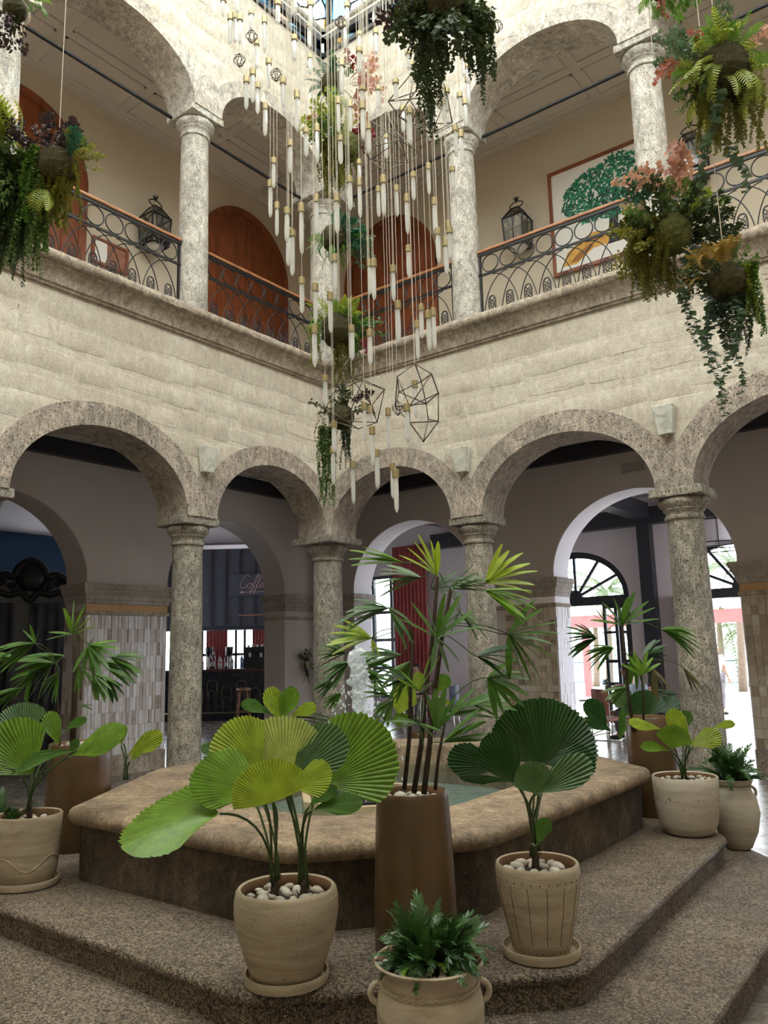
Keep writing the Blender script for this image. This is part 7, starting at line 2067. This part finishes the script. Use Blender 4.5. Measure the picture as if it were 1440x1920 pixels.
T1 = Vector((2.35, 5.2, 0)); T2 = Vector((-1.75, 5.0, 0)); T3 = Vector((-3.4, 6.6, 0))
table(T1, 'square table with glasses in front of the fan window', 0.3, 0.45)
table(T2, 'small table beside the navy chair behind the tall palm', 0.2, 0.38)
table(T3, 'table where the person in the navy shirt sits', 0.1, 0.42)
chair(T1 + Vector((0.62, 0.1, 0)), -1.2, 'leather_rust', 'rust leather chair right of the table with glasses')
chair(T1 + Vector((0.05, 0.75, 0)), 0.1, 'leather_rust', 'rust leather chair behind the table with glasses')
chair(T1 + Vector((0.35, -0.85, 0)), 2.7, 'leather_rust', 'rust leather chair nearest the fountain in the dining room')
chair(Vector((3.15, 4.6, 0)), 0.35, 'chair_blue', 'pale blue chair beside the stone column at the sea doorway', back=0.48)
chair(T2 + Vector((0.5, 0.25, 0)), -1.3, 'chair_navy', 'navy chair at the small table behind the tall palm')
chair(T3 + Vector((0.1, 0.75, 0)), 0.0, 'leather_rust', 'rust chair under the person in the navy shirt')
# glasses and vase on the table by the window
clear_glass('drink_glass', (0.9, 0.93, 0.93), 0.08)
for i, (dx, dy, lb) in enumerate(((-0.18, -0.1, 'wine glass at the left of the window table'), (0.05, -0.2, 'wine glass at the front of the window table'), (0.2, 0.05, 'wine glass at the right of the window table'))):
    o = MB().lathe([(0.035, 0), (0.006, 0.012), (0.006, 0.08), (0.034, 0.12), (0.036, 0.16), (0.03, 0.20)], 14, cap=False).build('wine_glass', MAT['drink_glass'], None, 50, tuple(T1 + Vector((dx, dy, 0.7552))))
    tag(o, lb, 'glass', 'wine glasses on the window table')
vz = empty('flower_vase', T1 + Vector((-0.05, 0.2, 0.7552)), 0, 'small vase with twigs on the window table', 'vase')
MB().lathe([(0.03, 0), (0.045, 0.05), (0.03, 0.12), (0.02, 0.15)], 14).build('vase', MAT['drink_glass'], vz, 50)
for k in range(5): place(vz, 'sprig', 'trail_dark', Vector((0, 0, 0.12)), Vector((rng.uniform(-0.5, 0.5), rng.uniform(-0.5, 0.5), 1)), 0.22, rng)
# drum pendant lamp over the doorway room
t = NT('lamp_fabric'); MAT['lamp_fabric'] = t.fin(t.ramp(t.noise(3, 2), (0.3, (0.60, 0.56, 0.60)), (0.7, (0.70, 0.67, 0.70))), 0.8)
lp = Vector((4.62, 5.2, 0))
lz = 3.35
lm = empty('pendant_lamp', (lp.x, lp.y, lz), 0, 'white drum pendant lamp with black ribs in the sea doorway', 'lamp')
RL, HL = 0.36, 0.52
MB().lathe([(RL, 0.12), (RL, HL)], 36, cap=False).build('lamp_shade', MAT['lamp_fabric'], lm, 60)
for z in (0.0, 0.12, HL): MB().tube([(RL * 1.01 * math.cos(2 * math.pi * i / 36), RL * 1.01 * math.sin(2 * math.pi * i / 36), z) for i in range(36)], 0.010, 5, closed=True).build('ring', MAT['iron_black'], lm, 180)
for k in range(10):
    a = k * math.pi / 5
    MB().tube([(RL * 1.012 * math.cos(a), RL * 1.012 * math.sin(a), 0), (RL * 1.012 * math.cos(a), RL * 1.012 * math.sin(a), HL)], 0.007, 5).build('rib', MAT['iron_black'], lm, 180)
MB().tube([(-RL, 0, HL), (RL, 0, HL)], 0.008, 5).tube([(0, -RL, HL), (0, RL, HL)], 0.008, 5).tube([(0, 0, HL), (0, 0, 5.0 - lz)], 0.010, 6).build('rod', MAT['iron_black'], lm, 180)
plain('exit_red', (0.55, 0.03, 0.05), 0.5)
ex = empty('exit_sign', (5.62, 7.90, 3.05), 0, 'small red exit sign box beside the sea doorway', 'sign')
MB().box((-0.16, -0.03, 0), (0.16, 0.03, 0.30)).build('box', MAT['exit_red'], ex)
# creeper on the corner pier
cp = empty('wall_planter', (-DB + 0.10, 1.85, 1.55), 0, 'small dark creeper in a wall pot on the corner pier', 'hanging plant')
MB().lathe([(0.05, -0.12), (0.09, 0.0), (0.08, 0.0)], 14).build('pot', MAT['pot_clay'], cp, 40)
for k in range(9): place(cp, 'sprig', 'trail_dark', Vector((0, 0, 0)), Vector((rng.uniform(-0.3, 0.8), rng.uniform(-1, 1), rng.uniform(-0.5, 1))), 0.25, rng)
for k in range(4): hang(cp, 'trail_dark', Vector((0.03, rng.uniform(-0.1, 0.1), 0)), rng.uniform(0.3, 0.6), 0.5, rng)
# ================================================================ outside: terrace, railing, sea, palms
plain('terrace', (0.40, 0.38, 0.36), 0.8, var=0.06, scale=0.8)
o = MB().box((-30, 8.3, -0.12), (30, 27, -0.02)).box((12.8, -8.0, -0.12), (30, 8.3, -0.02)).build('floor_terrace', MAT['terrace']); o['kind'] = 'structure'
t = NT('sea')
MAT['sea'] = t.fin(t.ramp(t.noise(0.05, 4), (0.3, (0.008, 0.085, 0.15)), (0.7, (0.015, 0.13, 0.20))), 0.35, t.bump(t.noise(0.6, 4), 0.5, 0.3))
o = MB().add([(-600, 30, -3.0), (600, 30, -3.0), (600, 1500, -3.0), (-600, 1500, -3.0)], [(0, 1, 2, 3)]).build('sea', MAT['sea'], None, recalc=False)
tag(o, 'blue sea beyond the terrace railing', 'sea', kind='stuff')
plain('sand', (0.55, 0.46, 0.34), 0.9)
o = MB().box((-60, 27, -3.2), (60, 34, -2.6)).build('ground_beach', MAT['sand']); o['kind'] = 'structure'
plain('rail_teal', (0.02, 0.06, 0.09), 0.5)
def fence(x0, x1, y, label):
    root = empty('terrace_railing', (x0, y, -0.02), 0, label, 'railing')
    L = x1 - x0
    MB().box((0, -0.02, 1.0), (L, 0.02, 1.05)).build('top_rail', MAT['rail_teal'], root)
    MB().box((0, -0.015, 0.1), (L, 0.015, 0.14)).build('bottom_rail', MAT['rail_teal'], root)
    me = MB().box((-0.010, -0.010, 0.14), (0.010, 0.010, 1.0)).mesh('baluster', MAT['rail_teal'])
    n = int(L / 0.22)
    for i in range(n + 1): link('baluster', me, root, (L * i / n, 0, 0))
fence(-9.0, -2.9, 26.5, 'teal railing of the terrace seen through the fan window')
fence(-2.8, 3.4, 26.5, 'teal railing of the terrace seen through the sea doorway')
leaf_mat('palm_leaf', (0.07, 0.11, 0.025), 0.4, 0.5)
plain('palm_bark', (0.13, 0.095, 0.065), 0.9, var=0.3, scale=20)
def coco_frond(L, droop, seed):
    rg = random.Random(seed); mb = MB(); n = 26
    P = [Vector((L * s * math.cos(0.4 * s), 0, L * (0.45 * s - droop * s * s))) for s in [i / n for i in range(n + 1)]]
    for i in range(2, n):
        t_ = (P[i + 1] - P[i - 1]).normalized(); s = i / n; w_ = 0.55 * L * 0.42 * math.sin(math.pi * (0.15 + 0.8 * s))
        for sg in (-1, 1):
            o_ = Vector((0, sg * 0.8, -0.45)) * w_ + t_ * w_ * 0.6
            mb.add([P[i] - t_ * 0.03, P[i] + t_ * 0.03, P[i] + o_], [(0, 1, 2)])
    mb.tube(P, [0.025 * (1 - i / (n + 1)) + 0.004 for i in range(n + 1)], 4)
    return mb.mesh('palm_frond', MAT['palm_leaf'], None, False)
cf = [coco_frond(2.2, d, i) for i, d in enumerate((0.7, 0.95, 1.2))]
def palm_tree(x, y, h, label, seed, z0=-0.03):
    rg = random.Random(seed)
    root = empty('coconut_palm', (x, y, z0), 0, label, 'palm tree')
    path = [(0.12 * math.sin(s * 2), 0.05 * s, h * s) for s in [i / 8 for i in range(9)]]
    MB().tube(path, [0.16 - 0.06 * i / 8 for i in range(9)], 10).build('trunk', MAT['palm_bark'], root, 180)
    for k in range(15):
        a = k * 2.4 + rg.uniform(-0.3, 0.3)
        link('palm_frond', rg.choice(cf), root, mat=Matrix.Translation(path[-1]) @ Matrix.Rotation(a, 4, 'Z') @ Matrix.Rotation(-rg.uniform(-0.5, 0.9), 4, 'Y') @ Matrix.Scale(rg.uniform(0.8, 1.15), 4))
pa = ony(1343, 1185, 25); palm_tree(pa.x, 25, pa.z + 0.6, 'coconut palm in the middle of the sea doorway view', 1)
pb = ony(1400, 1180, 25.5); palm_tree(pb.x, 25.5, pb.z, 'coconut palm at the right of the sea doorway view', 2)
pc = ony(1375, 1110, 22); palm_tree(pc.x, 22, pc.z + 1.0, 'tall coconut palm whose crown fills the top of the sea doorway', 3)
pd = ony(1130, 1110, 22); palm_tree(pd.x, 22, pd.z, 'yellowing coconut palm seen through the fan window', 4)
pe = ony(1110, 1170, 25); palm_tree(pe.x, 25, pe.z, 'low coconut palm seen through the fan window', 5)
plain('pergola_pink', (0.26, 0.075, 0.07), 0.7, var=0.1)
plain('pergola_white', (0.75, 0.72, 0.68), 0.7)
pz = ony(1360, 1160, 17).z
pg = empty('pergola', (0.0, 17.0, -0.02), 0, 'pink beamed pergola with white roof on the terrace', 'pergola')
MB().box((-9, -0.1, pz - 0.1), (8, 0.1, pz + 0.32)).build('front_beam', MAT['pergola_pink'], pg)
MB().box((-9, -0.25, pz + 0.55), (8, 3.0, pz + 0.62)).build('roof', MAT['pergola_white'], pg)
for k in range(15): MB().box((-8.8 + k * 1.15, -0.2, pz + 0.36), (-8.68 + k * 1.15, 2.9, pz + 0.55)).build('rafter', MAT['pergola_white'], pg)
for x in (-8.5, -3.2, 6.5): MB().box((x, -0.1, 0), (x + 0.2, 0.1, pz - 0.1)).build('post', MAT['pergola_pink'], pg)

# ================================================================ people
plain('skin_brown', (0.30, 0.15, 0.09), 0.55, var=0.08)
plain('hair_black', (0.012, 0.010, 0.009), 0.5, var=0.2)
plain('cloth_navy', (0.016, 0.022, 0.05), 0.85, var=0.2)
plain('cloth_black', (0.012, 0.012, 0.014), 0.85, var=0.2)
plain('cloth_white', (0.70, 0.62, 0.62), 0.85, var=0.05)
plain('cloth_grey', (0.10, 0.09, 0.10), 0.85, var=0.2)
plain('eye_white', (0.7, 0.7, 0.68), 0.3)
plain('lip', (0.28, 0.10, 0.08), 0.5)
def skinned(name, verts, edges, radii, mat, parent, root_i=0, sub=2):
    me = bpy.data.meshes.new(name); me.from_pydata(verts, edges, []); me.materials.append(mat)
    o = link(name, me, parent)
    sk_ = o.modifiers.new('skin', 'SKIN')
    if not me.skin_vertices:
        bm = bmesh.new(); bm.from_mesh(me); bm.verts.layers.skin.verify(); bm.to_mesh(me); bm.free()
    for i, r_ in enumerate(radii):
        me.skin_vertices[0].data[i].radius = (r_, r_) if isinstance(r_, float) else r_
        me.skin_vertices[0].data[i].use_root = (i == root_i)
    sk_.use_smooth_shade = True
    sb = o.modifiers.new('sub', 'SUBSURF'); sb.levels = sub; sb.render_levels = sub
    return o
def person(loc, rz, label, J, shirt, pants, sleeves=True, hair='hair_black'):
    """J: joints in metres, +y is the way the person faces"""
    root = empty('person', loc, rz, label, 'person')
    n = ['pelvis', 'waist', 'chest', 'neck', 'head', 'shL', 'elL', 'wrL', 'shR', 'elR', 'wrR', 'hipL', 'knL', 'anL', 'toL', 'hipR', 'knR', 'anR', 'toR']
    E_ = [(0, 1), (1, 2), (2, 3), (3, 4), (2, 5), (5, 6), (6, 7), (2, 8), (8, 9), (9, 10), (0, 11), (11, 12), (12, 13), (13, 14), (0, 15), (15, 16), (16, 17), (17, 18)]
    rad = [(0.145, 0.11), (0.13, 0.10), (0.16, 0.11), 0.055, 0.05, 0.065, 0.046, 0.03, 0.065, 0.046, 0.03, 0.09, 0.06, 0.042, 0.035, 0.09, 0.06, 0.042, 0.035]
    V_ = [J[k] for k in n]
    skinned('body', V_, E_, rad, MAT['skin_brown'], root)
    # shirt and trousers follow the body
    def sub_(names, edges, grow, key, nm):
        vs_ = [J[k] if isinstance(k, str) else k for k in names]
        rr = [grow[i] for i in range(len(names))]
        skinned(nm, vs_, edges, rr, MAT[key], root)
    mid = lambda a, b, s: tuple(J[a][i] + (J[b][i] - J[a][i]) * s for i in range(3))
    sl = 0.75
    sub_(['pelvis', 'waist', 'chest', 'shL', mid('shL', 'elL', sl), 'shR', mid('shR', 'elR', sl), mid('chest', 'neck', 0.55)], [(0, 1), (1, 2), (2, 3), (3, 4), (2, 5), (5, 6), (2, 7)],
         [(0.165, 0.13), (0.15, 0.12), (0.18, 0.13), 0.085, 0.068, 0.085, 0.068, 0.075], shirt, 'shirt')
    sub_(['pelvis', 'hipL', 'knL', mid('knL', 'anL', 0.9), 'hipR', 'knR', mid('knR', 'anR', 0.9)], [(0, 1), (1, 2), (2, 3), (0, 4), (4, 5), (5, 6)], [(0.16, 0.125), 0.11, 0.08, 0.062, 0.11, 0.08, 0.062], pants, 'trousers')
    for a in 'LR':
        J_a = Vector(J['an' + a]); J_t = Vector(J['to' + a])
        MB().sphere(tuple((J_a + J_t) / 2 - Vector((0, 0, 0.02))), 0.05, 10, 6, (0.95, 2.4, 0.8)).build('shoe', MAT['cloth_black'], root, 180)
        w_ = Vector(J['wr' + a]); d = (w_ - Vector(J['el' + a])).normalized()
        side = d.cross(Vector((0, 0, 1)))
        if side.length < 0.1: side = Vector((0, 1, 0))
        side.normalize(); upv = side.cross(d)
        hv_ = [tuple(w_), tuple(w_ + d * 0.05)]; he = [(0, 1)]; hr = [0.028, (0.036, 0.018)]
        for k, (off, ln) in enumerate(((-0.028, 0.062), (-0.01, 0.072), (0.009, 0.068), (0.026, 0.054))):
            b0 = w_ + d * 0.085 + side * off; i0 = len(hv_)
            hv_ += [tuple(b0), tuple(b0 + d * ln * 0.55 - upv * 0.008), tuple(b0 + d * ln * 0.95 - upv * 0.028)]
            he += [(1, i0), (i0, i0 + 1), (i0 + 1, i0 + 2)]; hr += [0.0105, 0.009, 0.0075]
        i0 = len(hv_); th0 = w_ + d * 0.03 + side * (-0.034)
        hv_ += [tuple(th0), tuple(th0 + d * 0.03 - side * 0.022), tuple(th0 + d * 0.06 - side * 0.024 - upv * 0.012)]
        he += [(1, i0), (i0, i0 + 1), (i0 + 1, i0 + 2)]; hr += [0.013, 0.011, 0.009]
        skinned('hand', hv_, he, hr, MAT['skin_brown'], root, 1, 1)
    # head with face and hair
    h = Vector(J['head']); up = (h - Vector(J['neck'])).normalized(); c = h + up * 0.07
    mb = MB()
    mb.sphere(tuple(c), 0.098, 18, 14, (0.86, 1.02, 1.18))
    mb.sphere(tuple(c + Vector((0, 0.055, -0.07))), 0.05, 12, 8, (0.95, 0.75, 0.8))
    mb.add([tuple(c + Vector(q)) for q in ((0, 0.098, 0.02), (-0.016, 0.095, -0.03), (0.016, 0.095, -0.03), (0, 0.122, -0.026))], [(0, 1, 3), (0, 3, 2), (1, 2, 3)])
    for s in (-1, 1): mb.sphere(tuple(c + Vector((s * 0.086, -0.005, -0.005))), 0.026, 8, 6, (0.4, 0.8, 1.2))
    mb.build('head', MAT['skin_brown'], root, 180)
    for s in (-1, 1):
        MB().sphere(tuple(c + Vector((s * 0.033, 0.086, 0.012))), 0.012, 8, 6, (1.2, 0.6, 0.8)).build('eye', MAT['eye_white'], root, 180)
    MB().sphere(tuple(c + Vector((0, 0.092, -0.058))), 0.02, 10, 6, (1.3, 0.5, 0.4)).build('mouth', MAT['lip'], root, 180)
    hb = MB(); vs_ = []; fs_ = []
    nu, nv = 20, 10
    for i in range(nv + 1):
        ph = 0.62 * math.pi * i / nv
        for k in range(nu):
            a = 2 * math.pi * k / nu
            cut = 0.55 if math.sin(a) > 0.35 else 1.0
            p_ = ph * cut
            vs_.append((c.x + 0.096 * math.sin(p_) * math.cos(a), c.y - 0.006 + 0.112 * math.sin(p_) * math.sin(a), c.z + 0.008 + 0.127 * math.cos(p_)))
    fs_ = [(i * nu + k, i * nu + (k + 1) % nu, (i + 1) * nu + (k + 1) % nu, (i + 1) * nu + k) for i in range(nv) for k in range(nu)]
    hb.add(vs_, fs_).build('hair', MAT[hair], root, 180)
    return root
SIT = dict(pelvis=(0, 0, 0.55), waist=(0, 0.03, 0.72), chest=(0, 0.12, 0.96), neck=(0, 0.18, 1.14), head=(0, 0.23, 1.22), shL=(-0.19, 0.13, 1.02), elL=(-0.26, 0.30, 0.80), wrL=(-0.12, 0.50, 0.80), shR=(0.19, 0.13, 1.02), elR=(0.26, 0.30, 0.80), wrR=(0.12, 0.50, 0.80),
           hipL=(-0.10, 0.05, 0.54), knL=(-0.13, 0.45, 0.52), anL=(-0.13, 0.44, 0.09), toL=(-0.14, 0.58, 0.05), hipR=(0.10, 0.05, 0.54), knR=(0.13, 0.45, 0.52), anR=(0.13, 0.44, 0.09), toR=(0.14, 0.58, 0.05))
STAND = dict(pelvis=(0, 0, 0.95), waist=(0, 0, 1.10), chest=(0, 0, 1.32), neck=(0, 0, 1.49), head=(0, 0.02, 1.57), shL=(-0.20, 0, 1.41), elL=(-0.27, 0.02, 1.12), wrL=(-0.25, 0.14, 0.90), shR=(0.20, 0, 1.41), elR=(0.27, 0.02, 1.12), wrR=(0.30, 0.16, 0.93),
             hipL=(-0.10, 0, 0.92), knL=(-0.11, 0.03, 0.50), anL=(-0.11, 0, 0.09), toL=(-0.12, 0.14, 0.05), hipR=(0.10, 0, 0.92), knR=(0.12, 0.0, 0.50), anR=(0.12, -0.02, 0.09), toR=(0.13, 0.12, 0.05))
person(T3 + Vector((0.1, 0.70, 0)), math.pi, 'person in a navy shirt leaning over a table near the rose curtain', SIT, 'cloth_navy', 'cloth_grey')
person(T1 + Vector((0.66, 0.1, 0)), math.pi / 2, 'person in a black shirt sitting at the table by the fan window', SIT, 'cloth_black', 'cloth_grey')
pw = fl(1352, 1300); sw = ony(1340, 1240, 11.5)
person(Vector((sw.x, 11.5, -0.02)), -2.2, 'person in a white shirt standing outside the sea doorway', STAND, 'cloth_white', 'cloth_grey')
